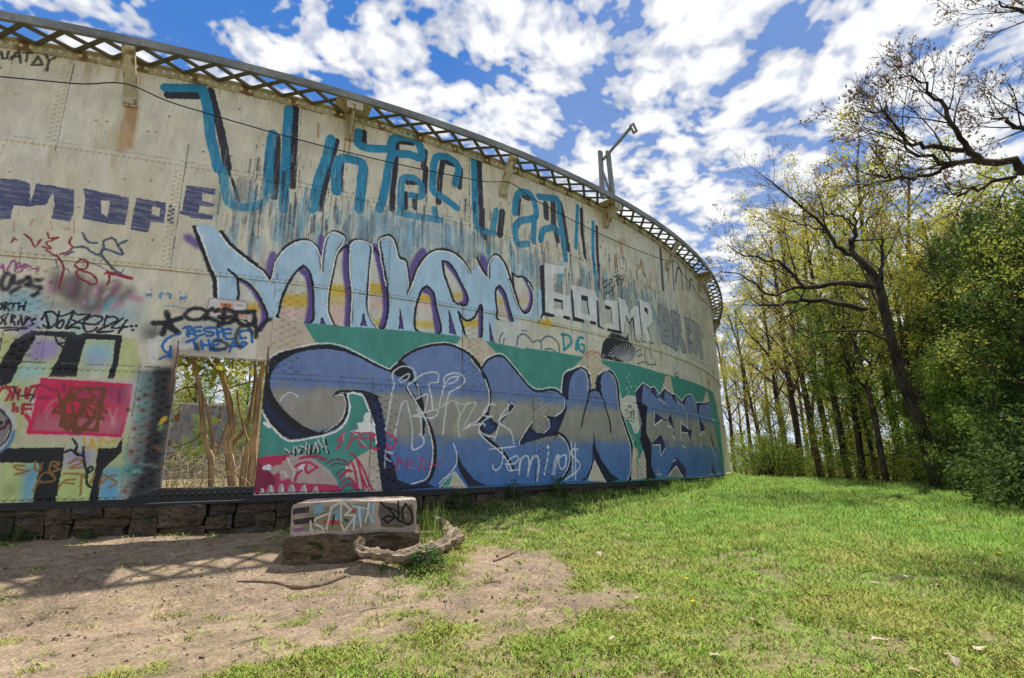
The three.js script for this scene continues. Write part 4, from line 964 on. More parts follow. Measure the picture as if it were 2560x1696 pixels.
["s","#9a3a78",4.9,0.6,3,1,[753,356,753,348]],
["s","#9a3a78",4.9,0.6,3,1,[792,355,784,344]],
["s","#9a3a78",4.9,0.6,3,1,[768,346,769,336]],
["s","#58b4c8",4.1,0.8,2,1,[759,352,762,350]],
["s","#58b4c8",4.1,0.8,2,1,[784,360,778,350,777,343]],
["s","#efe4e4",2.1,0.75,1.5,1,[752,354,753,349]],
["s","#efe4e4",2.1,0.75,1.5,1,[762,369,763,365]],
["s","#efe4e4",2.2,0.75,1.5,1,[777,368,771,360]],
["s","#6a6a6c",3.6,0.6,3,1,[708,345,722,348,735,347,748,343,756,337]],
["s","#6a6a6c",3.5,0.6,3,1,[712,339,726,343,743,337,747,334]],
["s","#8c1f2a",2.5,0.92,0.3,1,[714,411,721,402,724,393,723,377,723,367]],
["s","#8c1f2a",2.5,0.92,0.3,1,[747,407,741,408,735,401,738,397,746,396,749,402,745,408]],
["s","#8c1f2a",2.5,0.92,0.3,1,[741,395,738,390,742,384,751,379,757,376,762,379,759,386,753,391,741,394]],
["s","#8c1f2a",2.5,0.92,0.3,1,[769,392,772,395,775,384,774,377]],
["s","#a02434",4.6,0.95,0.3,1,[773,394,785,392,799,389]],
["s","#4c5270",1.5,0.8,0,1,[759,416,766,413,772,407,781,395]],
["s","#4c5270",1.5,0.8,0,1,[786,391,789,402]],
["s","#4c5270",1.5,0.8,0,1,[749,406,759,403,771,397]],
["s","#4c5270",1.5,0.8,0,1,[714,405,718,394]],
["s","#4c5270",1.5,0.8,0,1,[726,395,731,390]],
["s","#4c5270",1.5,0.8,0,1,[776,380,782,385]],
["s","#8c2028",2.2,0.9,0,1,[676,436,684,430,690,420,694,431]],
["s","#8c2028",2.2,0.9,0,1,[700,441,703,434,712,436,701,427,707,419,697,421]],
["s","#8c2028",2.3,0.9,0,1,[726,438,725,430,729,425,726,418,718,413]],
["s","#8c2028",2.2,0.9,0,1,[702,417,713,410]],
["s","#8c2028",2.2,0.9,0,1,[665,423,666,429,670,427]],
["s","#b87858",1.8,0.5,0,1,[662,453,665,438]],
["s","#b87858",1.8,0.5,0,1,[681,458,680,449,683,457]],
["s","#b87858",1.8,0.5,0,1,[700,458,704,446]],
["s","#b87858",1.8,0.5,0,1,[715,452,723,449,716,448]],
["s","#b87858",1.8,0.5,0,1,[725,463,728,443]],
["s","#4a5468",3.0,0.9,0,1,[737,446,745,434,755,434]],
["s","#4a5468",3.1,0.9,0,1,[730,424,742,426,757,417,763,426,762,437,771,443,778,434,785,421,766,426,762,418,777,400,787,395]],
["s","#4a5468",3.1,0.9,0,1,[778,434,788,442]],
["s","#4a5468",3.0,0.9,0,1,[723,412,731,418]],
["s","#17161b",2.2,0.95,0,0,[667,341,668,343,670,337,668,335]],
["s","#17161b",2.2,0.95,0,0,[671,344,672,334]],
["s","#17161b",2.2,0.95,0,0,[671,344,676,342,672,338,678,333]],
["s","#17161b",2.2,0.95,0,0,[677,343,685,343]],
["s","#17161b",2.2,0.95,0,0,[680,343,681,335]],
["s","#17161b",2.2,0.95,0,0,[686,345,687,334]],
["s","#17161b",2.2,0.95,0,0,[692,346,692,335]],
["s","#17161b",2.2,0.95,0,0,[687,339,692,340]],
["s","#17161b",2.0,0.95,0,0,[673,328,670,325,673,321,671,315]],
["s","#17161b",2.0,0.95,0,0,[677,329,674,322,676,315,678,316]],
["s","#17161b",2.0,0.95,0,0,[681,328,682,317]],
["s","#17161b",2.0,0.95,0,0,[681,328,685,326,682,322,687,315]],
["s","#17161b",2.0,0.95,0,0,[689,316,691,327,694,316]],
["s","#17161b",2.0,0.95,0,0,[696,327,696,315]],
["s","#17161b",2.0,0.95,0,0,[696,327,700,326,696,321]],
["s","#17161b",2.0,0.95,0,0,[701,323,706,325,702,320,705,319,701,315]],
["s","#17161b",2.0,0.95,0,0,[672,311,699,312]],
["s","#17161b",2.0,0.95,0,0,[677,308,691,309]],
["s","#17161b",2.0,0.95,0,0,[709,314,712,313]],
["s","#17161b",2.5,0.97,0,1,[715,332,721,314]],
["s","#17161b",2.5,0.97,0,1,[712,324,715,333,722,335,728,328,726,319,721,314,715,317]],
["s","#17161b",2.5,0.97,0,1,[728,316,731,325,735,323,733,315,728,316]],
["s","#17161b",2.6,0.97,0,1,[728,336,730,330,740,335,743,337,738,315]],
["s","#17161b",2.6,0.97,0,1,[743,336,749,334,761,335,754,328,739,315,746,317,753,316]],
["s","#17161b",2.6,0.97,0,1,[744,326,755,322]],
["s","#17161b",2.6,0.97,0,1,[757,323,768,322,774,328,773,333,765,333,757,327,757,317,761,312,768,314,771,318]],
["s","#17161b",2.6,0.97,0,1,[779,335,778,320]],
["s","#17161b",2.6,0.97,0,1,[779,333,788,334,791,329,772,313,789,315]],
["s","#17161b",2.6,0.97,0,1,[797,333,787,319,804,322]],
["s","#17161b",2.6,0.97,0,1,[802,331,795,313]],
["c","#17161b",1.8,1,0.3,0,[808,323]],
["c","#17161b",1.8,1,0.3,0,[813,324]],
["c","#17161b",1.8,1,0.3,0,[810,318]],
["f","#5a646c",0,0.7,8,1,[822,325,837,326,843,319,836,309,824,310]],
["f","#2b3036",0,0.7,6,1,[824,319,841,320,839,310,829,306]],
["f","#8d7a68",0,0.8,4,0,[849,297,875,295,920,300,934,293,864,289,862,276,848,282]],
["f","#9da4a8",0,0.55,10,1,[877,336,930,339,940,304,881,297,864,313]],
["f","#e0b23a",0,0.8,4,1,[940,368,954,368,954,364,941,362]],
["s","#e3e0dc",5.8,0.8,1,1,[831,305,835,279,841,277]],
["s","#e3e0dc",5.9,0.8,1,1,[844,312,837,305,841,286]],
["s","#e3e0dc",5.9,0.8,1,1,[851,310,852,295]],
["s","#e3e0dc",6.0,0.8,1,1,[867,317,864,307,866,298]],
["s","#e3e0dc",5.9,0.8,1,1,[880,302,870,299]],
["s","#e3e0dc",5.9,0.8,1,1,[836,299,845,303]],
["s","#131419",6.7,0.95,0.8,0,[845,346,848,338,852,327,861,318]],
["s","#131419",6.7,0.95,0.8,0,[832,329,846,331,863,339]],
["s","#131419",6.7,0.95,0.8,0,[850,332,846,325,844,315]],
["s","#131419",6.7,0.95,0.8,0,[846,328,861,319]],
["s","#1f62ae",3.6,0.92,0.4,1,[867,325,874,328,877,324,872,318,879,318]],
["s","#1f62ae",3.6,0.92,0.4,1,[872,326,874,314]],
["s","#1f62ae",3.6,0.92,0.4,1,[888,329,880,326,883,316,893,319]],
["s","#1f62ae",3.7,0.92,0.4,1,[881,322,888,323]],
["s","#1f62ae",3.7,0.92,0.4,1,[900,329,893,327,894,323,903,322,903,318,896,317]],
["s","#1f62ae",3.7,0.92,0.4,1,[907,329,910,316]],
["s","#1f62ae",3.7,0.92,0.4,1,[903,329,911,331,914,326,909,322]],
["s","#1f62ae",3.7,0.92,0.4,1,[925,329,916,327,919,315,931,316]],
["s","#1f62ae",3.7,0.92,0.4,1,[917,322,925,323]],
["s","#1f62ae",3.6,0.92,0.4,1,[873,306,884,312]],
["s","#1f62ae",3.6,0.92,0.4,1,[881,311,885,297]],
["s","#1f62ae",3.6,0.92,0.4,1,[890,309,893,298]],
["s","#1f62ae",3.6,0.92,0.4,1,[899,311,903,297]],
["s","#1f62ae",3.6,0.92,0.4,1,[892,303,900,304]],
["s","#1f62ae",3.6,0.92,0.4,1,[914,313,905,310,906,297,920,300]],
["s","#1f62ae",3.7,0.92,0.4,1,[906,304,912,306]],
["s","#1f62ae",3.7,0.92,0.4,1,[926,297,929,311,933,305]],
["s","#1f62ae",3.7,0.92,0.4,1,[928,304,937,305]],
["s","#1f62ae",3.8,0.92,0.4,1,[938,316,936,325,943,329,950,327,953,313]],
["s","#1f62ae",3.7,0.92,0.4,1,[938,316,944,318]],
["s","#1f62ae",3.7,0.92,0.4,1,[941,305,940,311,946,310,942,305]],
["s","#1f62ae",3.2,0.92,0.4,1,[864,317,853,312,847,303,847,295,857,286]],
["s","#1f62ae",3.2,0.92,0.4,1,[855,299,857,284]],
["s","#1f62ae",3.2,0.92,0.4,1,[857,286,850,285,845,281]],
["L","tagA",0],
["s","#131419",4.8,0.93,0.8,1,[892,347,887,341,877,338,870,340,867,345,872,352,881,355,890,353,894,347,891,340]],
["s","#131419",5.5,0.93,0.8,1,[895,352,899,356]],
["s","#131419",5.5,0.93,0.8,1,[903,352,907,355]],
["s","#131419",5.5,0.93,0.8,1,[913,357,914,344,913,335]],
["s","#131419",5.5,0.93,0.8,1,[915,357,922,356,928,351,927,342,921,338,913,336]],
["s","#131419",5.6,0.93,0.8,1,[928,354,939,355,952,358]],
["s","#131419",5.5,0.93,0.8,1,[928,349,933,340,941,336,950,339,953,346]],
["s","#131419",5.5,0.93,0.8,1,[909,345,925,346]],
["s","#131419",4.7,0.93,1,1,[893,342,903,340,909,337,908,332]],
["s","#131419",4.8,0.93,1,1,[951,357,954,343,957,329,957,320]],
["s","#131419",4.8,0.93,1,1,[957,329,968,345,974,349]],
["s","#131419",3.5,0.9,1.2,1,[939,303,933,313,932,324,937,334,946,334,953,325]],
["s","#131419",3.4,0.9,1.2,1,[907,311,916,310,924,305,916,299,903,300]],
["s","#131419",3.3,0.9,1.2,1,[886,305,888,296]],
["f","#4d86b4",0,0.9,0.2,1,[816,372,819,369,825,371,826,365,825,366,820,366,818,368]],
["s","#4d86b4",0.8,0.8,0,0,[819,367,820,362]],
["s","#4d86b4",0.8,0.8,0,0,[825,367,824,362]],
["s","#4d86b4",0.8,0.8,0,0,[823,376,824,377,824,374]],
["s","#4d86b4",2.6,0.9,0.2,1,[837,373,835,369,836,365]],
["s","#4d86b4",2.6,0.9,0.2,1,[843,373,847,370,846,366]],
["s","#4d86b4",1.2,0.9,0,1,[837,370,841,371,844,370]],
["f","#4d86b4",0,0.9,0.2,1,[866,373,863,369,858,370,857,364,858,365,863,366,866,368]],
["s","#4d86b4",0.8,0.8,0,0,[864,367,865,362]],
["s","#4d86b4",0.8,0.8,0,0,[858,366,860,361]],
["s","#4d86b4",0.8,0.8,0,0,[858,375,856,376,858,373]],
["s","#7fa8b4",2.0,0.9,0.5,1,[841,354,849,355,866,353]],
["f","#dbb39a",0,0.7,2,0,[844,349,865,352,866,348,845,346]],
["s","#3c3c24",3.4,0.85,0,0,[605,700,608,690,613,691,613,702]],
["s","#3c3c24",3.4,0.85,0,0,[617,690,624,706,629,688]],
["s","#3c3c24",3.4,0.85,0,0,[618,695,627,697]],
["s","#3c3c24",3.4,0.85,0,0,[629,704,640,706]],
["s","#3c3c24",3.4,0.85,0,0,[634,705,635,692]],
["s","#3c3c24",3.4,0.85,0,0,[642,687,647,702,654,690,642,687]],
["s","#3c3c24",3.5,0.85,0,0,[655,706,660,698,666,705]],
["s","#3c3c24",3.4,0.85,0,0,[660,698,660,682]],
["c","#3c3c24",1.7,0.7,0.5,0,[608,675]]
];
const THICK = 0.012;
// draws the paint of the wall for s in [s0, s1] metres along the wall and heights [h0, h1]
function strokesPath(ctx, p, smooth, closed, X, Y) {
  const n = p.length / 2; ctx.beginPath();
  if (n < 3 || !smooth) { ctx.moveTo(X(p[0]), Y(p[1])); for (let i = 1; i < n; i++) ctx.lineTo(X(p[2 * i]), Y(p[2 * i + 1])); if (closed) ctx.closePath(); return; }
  const at = (i) => closed ? (i + n) % n : clamp(i, 0, n - 1);
  ctx.moveTo(X(p[0]), Y(p[1]));
  for (let i = 0; i < (closed ? n : n - 1); i++) {
    const a = at(i - 1), b = at(i), c = at(i + 1), d = at(i + 2), g = (k) => X(p[2 * k]), h = (k) => Y(p[2 * k + 1]);
    ctx.bezierCurveTo(g(b) + (g(c) - g(a)) / 6, h(b) + (h(c) - h(a)) / 6, g(c) - (g(d) - g(b)) / 6, h(c) - (h(d) - h(b)) / 6, g(c), h(c));
  }
  if (closed) ctx.closePath();
}
function wallPaint(W, H, s0, s1, h0, h1, { base = true, from = 0, before = null } = {}) {
  const canvas = document.createElement('canvas'); canvas.width = W; canvas.height = H;
  const main = canvas.getContext('2d'), k = W / ((s1 - s0) * 100), ky = H / ((h1 - h0) * 100), X = (s) => (s - s0 * 100) * k, Y = (h) => (h1 * 100 - h) * ky;
  let ctx = main, band = null;
  const streak = (c, seed, count, sA, sB, hA, hB, len, wid, alpha, colors) => {
    const r = rng(seed); c.lineCap = 'round';
    for (let i = 0; i < count; i++) {
      const s = mix(sA, sB, r()), h = mix(hA, hB, r()), l = len[0] + (len[1] - len[0]) * r() * r(), w = wid[0] + (wid[1] - wid[0]) * r(), a = alpha[0] + (alpha[1] - alpha[0]) * r(), cc = colors[Math.floor(r() * colors.length)], j = (r() - 0.5) * 2;
      if (s < s0 - 0.2 || s > s1 + 0.2 || h - l > h1 || h < h0) continue;
      c.globalAlpha = a; c.strokeStyle = cc; c.lineWidth = w * k; c.beginPath(); c.moveTo(X(s * 100), Y(h * 100)); c.lineTo(X(s * 100 + j * 0.5), Y((h - l * 0.55) * 100)); c.stroke(); c.globalAlpha = a * 0.55; c.lineWidth = w * k * 0.6; c.beginPath(); c.moveTo(X(s * 100 + j * 0.5), Y((h - l * 0.5) * 100)); c.lineTo(X(s * 100 + j), Y((h - l) * 100)); c.stroke();
    }
    c.globalAlpha = 1;
  };
  if (base) {
    ctx.fillStyle = '#e0dac6'; ctx.fillRect(0, 0, W, H);
    const r = rng(99);
    for (let i = 0; i < 900; i++) {
      const s = 2 + r() * 30, h = 0.9 + r() * 6.5, q = 0.1 + r() * 0.7, c = ['#cfc3a5', '#e8e2d1', '#d4c7a4', '#c9bb97', '#e2dccc'][Math.floor(r() * 5)], sq = 1 + r() * 2;
      if (s + q < s0 || s - q > s1 || h + q * 2.5 < h0 || h - q * 2.5 > h1) continue;
      ctx.globalAlpha = 0.14 + 0.16 * r(); const gr = ctx.createRadialGradient(0, 0, 0, 0, 0, q * 75 * k); gr.addColorStop(0, c); gr.addColorStop(0.5, c + 'a0'); gr.addColorStop(1, c + '00');
      ctx.save(); ctx.translate(X(s * 100), Y(h * 100)); ctx.scale(1, sq); ctx.fillStyle = gr; ctx.fillRect(-q * 75 * k, -q * 75 * k, q * 150 * k, q * 150 * k); ctx.restore();
    }
    ctx.filter = 'none'; ctx.globalAlpha = 1;
    streak(ctx, 5, 5200, 3, 29, 1.2, 7.2, [0.1, 1.3], [0.3, 1.6], [0.02, 0.075], ['#8d7f60', '#a89672', '#efe9da', '#76694f', '#b59a6a']);
    streak(ctx, 6, 420, 3, 29, 4.1, 7.1, [0.05, 0.5], [0.3, 0.9], [0.12, 0.4], ['#8a5a2a', '#6e4a28', '#95703c']);
  }
  if (before) before(ctx, X, Y, k);
  const layers = [];
  for (let oi = from; oi < OPS.length; oi++) {
    const op = OPS[oi], kind = op[0];
    if (kind === 'L') {
      const name = op[1];
      if (name === 'begin') { const c = document.createElement('canvas'); c.width = W; c.height = H; layers.push([c, op[2]]); ctx = c.getContext('2d'); }
      else if (name === 'erase') ctx.globalCompositeOperation = 'destination-out';
      else if (name === 'over') ctx.globalCompositeOperation = 'source-over';
      else if (name === 'end') {
        const [c, how] = layers.pop(); ctx.globalCompositeOperation = 'destination-out';
        if (how === 'roller') { streak(ctx, 21, 9000, 6, 26, 4.2, 6.7, [0.05, 0.7], [0.25, 1.1], [0.1, 0.55], ['#000']); streak(ctx, 22, 2600, 6, 26, 4.0, 5.7, [0.1, 0.9], [0.4, 1.6], [0.2, 0.6], ['#000']); streak(ctx, 25, 1900, 9.4, 21, 4.6, 5.5, [0.1, 0.6], [0.6, 2.6], [0.25, 0.75], ['#000']); }
        if (how === 'wash') streak(ctx, 23, 3600, 8, 22, 2.6, 4.9, [0.1, 0.9], [0.5, 2.5], [0.02, 0.16], ['#000']);
        if (how === 'brush') {
          const r = rng(24); for (let i = 0; i < 1500; i++) { const s = 5 + r() * 5, h = 4.4 + r() * 1.2, l = 0.05 + r() * 0.4, w = 0.3 + r() * 1.2; ctx.globalAlpha = 0.06 + r() * 0.26; ctx.lineWidth = w * k * 1.3; ctx.strokeStyle = '#000'; ctx.beginPath(); ctx.moveTo(X(s * 100), Y(h * 100)); ctx.lineTo(X((s + l) * 100), Y(h * 100 - l * 6)); ctx.stroke(); }
        }
        ctx = main; ctx.globalAlpha = op[2]; ctx.drawImage(c, 0, 0); ctx.globalAlpha = 1;
      } else if (name === 'drips') {
        streak(ctx, 34, 300, 9.0, 20.2, 4.7, 5.6, [0.3, 1.2], [4, 15], [0.14, 0.42], ['#5aa2c8', '#7fb4d4', '#4a5058', '#6a7078', '#3c8fb8']); streak(ctx, 31, 620, 8.8, 20.3, 5.0, 5.75, [0.1, 1.25], [0.4, 2.6], [0.15, 0.6], ['#2b2a33', '#3f4450', '#1c86b4', '#4f9cc4', '#26222c', '#6d7076']);
        streak(ctx, 35, 110, 9.2, 20.0, 5.0, 6.2, [0.3, 1.1], [1.2, 4.5], [0.3, 0.7], ['#1f1c24', '#2c2a34', '#3a3842']); streak(ctx, 32, 560, 9.2, 20.3, 4.8, 6.6, [0.05, 0.5], [0.3, 1.2], [0.3, 0.85], ['#1b191f', '#26222c']);
        streak(ctx, 33, 160, 20.6, 24.5, 4.6, 6.2, [0.2, 1.1], [1, 5], [0.08, 0.3], ['#54585c', '#767a7c']);
      } else if (name === 'streaks') { streak(ctx, 42, 260, 8.8, 21, 4.3, 5.7, [0.2, 1.3], [3, 14], [0.05, 0.2], ['#7d7868', '#86a9bf', '#8fb6cf', '#6e6b64']); streak(ctx, 41, 420, 8.8, 21, 4.3, 5.7, [0.1, 1.0], [0.4, 2.2], [0.05, 0.25], ['#7d7868', '#9b9688', '#86a9bf', '#5f5d58', '#e2ded2']); }
      else if (name === 'band') { band = main.createLinearGradient(0, Y(274), 0, Y(100)); for (const [h, c] of [[274, '#7288b8'], [256, '#6c84b4'], [246, '#a39e94'], [189, '#9c978d'], [176, '#6480b4'], [100, '#4a74ae']]) band.addColorStop((274 - h) / 174, c); }
      else if (name === 'noband') band = null;
      continue;
    }
    if (kind === 'unclip') { ctx.restore(); continue; }
    const p = op[6];
    if (kind === 'clip') { ctx.save(); strokesPath(ctx, p, op[5], true, X, Y); ctx.clip(); continue; }
    let a0 = 1e9, a1 = -1e9, b0 = 1e9, b1 = -1e9; for (let i = 0; i < p.length; i += 2) { a0 = Math.min(a0, p[i]); a1 = Math.max(a1, p[i]); b0 = Math.min(b0, p[i + 1]); b1 = Math.max(b1, p[i + 1]); }
    const m = (op[2] || 0) * 2 + op[4] * 4 + 10; if (a1 + m < s0 * 100 || a0 - m > s1 * 100 || b1 + m < h0 * 100 || b0 - m > h1 * 100) continue;
    ctx.globalAlpha = op[3]; ctx.filter = op[4] * k > 0.9 ? `blur(${(op[4] * k).toFixed(2)}px)` : 'none';
    if (kind === 's') { ctx.strokeStyle = op[1]; ctx.lineWidth = op[2] * k; ctx.lineCap = 'round'; ctx.lineJoin = 'round'; strokesPath(ctx, p, op[5], false, X, Y); ctx.stroke(); }
    else if (kind === 'f') { ctx.fillStyle = band ?? op[1]; strokesPath(ctx, p, op[5], true, X, Y); ctx.fill(); if (band) { ctx.save(); ctx.clip(); const r = rng(oi); for (let q = 0; q < 150; q++) { const s = a0 + (a1 - a0) * r(), top = r() < 0.5, h = (top ? 250 : 182) + (r() - 0.5) * 16, w = 5 + r() * 14, cc = r() < 0.5 ? '#97928a' : top ? '#6a82b6' : '#5878b0', gr = ctx.createRadialGradient(0, 0, 0, 0, 0, w * k); gr.addColorStop(0, cc + '90'); gr.addColorStop(1, cc + '00'); ctx.save(); ctx.translate(X(s), Y(h)); ctx.scale(1.6, 0.55); ctx.fillStyle = gr; ctx.fillRect(-w * k, -w * k, 2 * w * k, 2 * w * k); ctx.restore(); } ctx.restore(); } }
    else if (kind === 'c') { ctx.fillStyle = op[1]; ctx.beginPath(); ctx.arc(X(p[0]), Y(p[1]), op[2] * k, 0, 7); ctx.fill(); }
    ctx.filter = 'none'; ctx.globalAlpha = 1;
  }
  if (base) {   // weather over everything: rust at the laps, scuffs, runs
    streak(ctx, 51, 1500, 3, 29, 1.05, 7.2, [0.03, 0.5], [0.25, 0.9], [0.03, 0.14], ['#4a4436', '#efe8d8', '#7b6a4c']);
    streak(ctx, 52, 300, 3, 29, 7.02, 7.1, [0.08, 0.5], [0.4, 1.6], [0.15, 0.55], ['#7a5222', '#8f6a36', '#5b4020']);
    streak(ctx, 53, 200, 3, 29, 5.58, 5.62, [0.05, 0.35], [0.4, 1.4], [0.1, 0.35], ['#7a5a32', '#6b5a40']);
    streak(ctx, 54, 260, 3, 29, 4.06, 4.1, [0.05, 0.4], [0.4, 1.2], [0.1, 0.35], ['#8a6a3a', '#a88a50']);
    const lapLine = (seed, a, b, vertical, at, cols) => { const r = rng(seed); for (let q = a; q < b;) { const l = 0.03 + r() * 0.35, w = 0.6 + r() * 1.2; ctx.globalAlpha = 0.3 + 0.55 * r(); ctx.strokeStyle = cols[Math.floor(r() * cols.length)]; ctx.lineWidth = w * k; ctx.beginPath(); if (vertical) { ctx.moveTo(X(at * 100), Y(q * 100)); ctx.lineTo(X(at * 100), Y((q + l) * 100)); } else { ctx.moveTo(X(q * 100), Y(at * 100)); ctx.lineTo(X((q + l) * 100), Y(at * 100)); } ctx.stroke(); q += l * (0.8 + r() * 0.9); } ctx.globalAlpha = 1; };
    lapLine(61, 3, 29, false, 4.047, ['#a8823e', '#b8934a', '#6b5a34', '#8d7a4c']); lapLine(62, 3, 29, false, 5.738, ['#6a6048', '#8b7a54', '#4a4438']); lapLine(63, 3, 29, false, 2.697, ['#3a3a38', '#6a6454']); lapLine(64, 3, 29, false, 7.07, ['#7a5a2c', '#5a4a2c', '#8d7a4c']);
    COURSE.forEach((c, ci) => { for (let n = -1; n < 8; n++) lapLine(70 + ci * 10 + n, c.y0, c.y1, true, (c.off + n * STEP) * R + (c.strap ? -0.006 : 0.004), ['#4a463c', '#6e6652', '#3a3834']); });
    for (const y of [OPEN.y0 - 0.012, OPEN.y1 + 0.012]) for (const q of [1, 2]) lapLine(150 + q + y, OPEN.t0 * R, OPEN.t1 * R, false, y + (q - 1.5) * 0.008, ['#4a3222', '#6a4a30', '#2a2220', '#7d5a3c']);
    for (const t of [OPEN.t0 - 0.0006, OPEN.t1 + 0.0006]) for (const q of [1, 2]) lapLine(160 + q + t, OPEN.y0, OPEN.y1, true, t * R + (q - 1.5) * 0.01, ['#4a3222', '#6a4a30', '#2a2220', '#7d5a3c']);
    const r = rng(55); ctx.fillStyle = '#4a3826'; for (let i = 0; i < 2600; i++) { const s = 3 + r() * 26, h = 1 + r() * 6.2, q = 0.15 + r() * r() * 0.9; ctx.globalAlpha = 0.15 + r() * 0.45; if (s > s0 && s < s1 && h > h0 && h < h1) { ctx.beginPath(); ctx.arc(X(s * 100), Y(h * 100), q * k, 0, 7); ctx.fill(); } }
    ctx.globalAlpha = 1;
  }
  {
    const img = main.getImageData(0, 0, W, H), src = new Uint8ClampedArray(img.data), out = img.data, r = rng(W + H + Math.round(s0 * 10));
    for (let y = 0; y < H; y++) for (let x = 0; x < W; x++) {
      const s = s0 * 100 + x / k, h = h1 * 100 - y / ky, dx = (vnoise(s * 0.35, h * 0.35) - 0.5) * 1.2 + (r() - 0.5) * 0.8, dy = (vnoise(s * 0.35 + 50, h * 0.35 + 9) - 0.5) * 1.2 + (r() - 0.5) * 0.8;
      const i = (Math.min(H - 1, Math.max(0, Math.round(y + dy * ky))) * W + Math.min(W - 1, Math.max(0, Math.round(x + dx * k)))) * 4, o = (y * W + x) * 4;
      const f = 1 + (vnoise(s * 0.09, h * 0.05) - 0.5) * 0.10 + (vnoise(s * 0.5, h * 0.13) - 0.5) * 0.07 + (r() - 0.5) * 0.05;
      out[o] = src[i] * f; out[o + 1] = src[i + 1] * f; out[o + 2] = src[i + 2] * f; out[o + 3] = 255;
    }
    main.putImageData(img, 0, 0);
  }
  return canvas;
}
function canvasTexture(c) { const t = new THREE.CanvasTexture(c); t.colorSpace = THREE.SRGBColorSpace; t.magFilter = THREE.LinearFilter; return t; }
const dent = noiseTexture(256, (u, v) => { const k = tileFbm(u, v, 4, 3, 3) * 0.8 + tileFbm(u, v, 64, 2, 6) * 0.2; return [k, k, k]; }, false);
const wornSteel = noiseTexture(512, (u, v) => { const a = tileFbm(u, v, 5, 4, 9), s = tileFbm(u, v * 0.25, 60, 3, 2), b = tileFbm(u, v, 90, 2, 3); const k = 0.50 + 0.22 * (a - 0.5) + 0.2 * (s - 0.5) + 0.1 * (b - 0.5), ru = sstep(0.62, 0.8, a); return [mix(k, 0.42, ru), mix(k * 0.985, 0.30, ru), mix(k * 0.96, 0.2, ru)]; });
const plainPaint = noiseTexture(512, (u, v) => { const a = tileFbm(u, v, 4, 4, 12), s = tileFbm(u, v * 0.25, 48, 3, 7), ru = sstep(0.66, 0.8, tileFbm(u, v, 7, 4, 15)); const k = 0.78 + 0.14 * (a - 0.5) + 0.16 * (s - 0.5); return [mix(k * 1.03, 0.5, ru), mix(k, 0.36, ru), mix(k * 0.9, 0.22, ru)]; });
const ringPaint = noiseTexture(256, (u, v) => { const a = tileFbm(u, v, 6, 4, 22), b = tileFbm(u, v, 60, 2, 3); const k = 0.50 + 0.22 * (a - 0.5) + 0.14 * (b - 0.5); return [k * 0.99, k * 1.0, k * 0.98]; });
const creamPaint = noiseTexture(256, (u, v) => { const a = tileFbm(u, v, 6, 4, 32), b = tileFbm(u, v, 50, 2, 5), ru = sstep(0.6, 0.76, a); const k = 0.74 + 0.2 * (a - 0.5) + 0.12 * (b - 0.5); return [mix(k, 0.5, ru), mix(k * 0.95, 0.38, ru), mix(k * 0.80, 0.22, ru)]; });
const M = {
  inner: std({ map: wornSteel, roughness: 0.8, bumpMap: dent, bumpScale: 0.01 }),
  plain: std({ map: plainPaint, roughness: 0.6, bumpMap: dent, bumpScale: 0.01 }),
  ring: std({ map: ringPaint, roughness: 0.6, metalness: 0.0 }),
  cream: std({ map: creamPaint, roughness: 0.65 }),
  latt: std({ color: lin(0.13, 0.12, 0.09), roughness: 0.7 }),
  tar: std({ color: lin(0.022, 0.021, 0.021), roughness: 0.75 }),
  cable: std({ color: lin(0.02, 0.02, 0.02), roughness: 0.6 }),
};
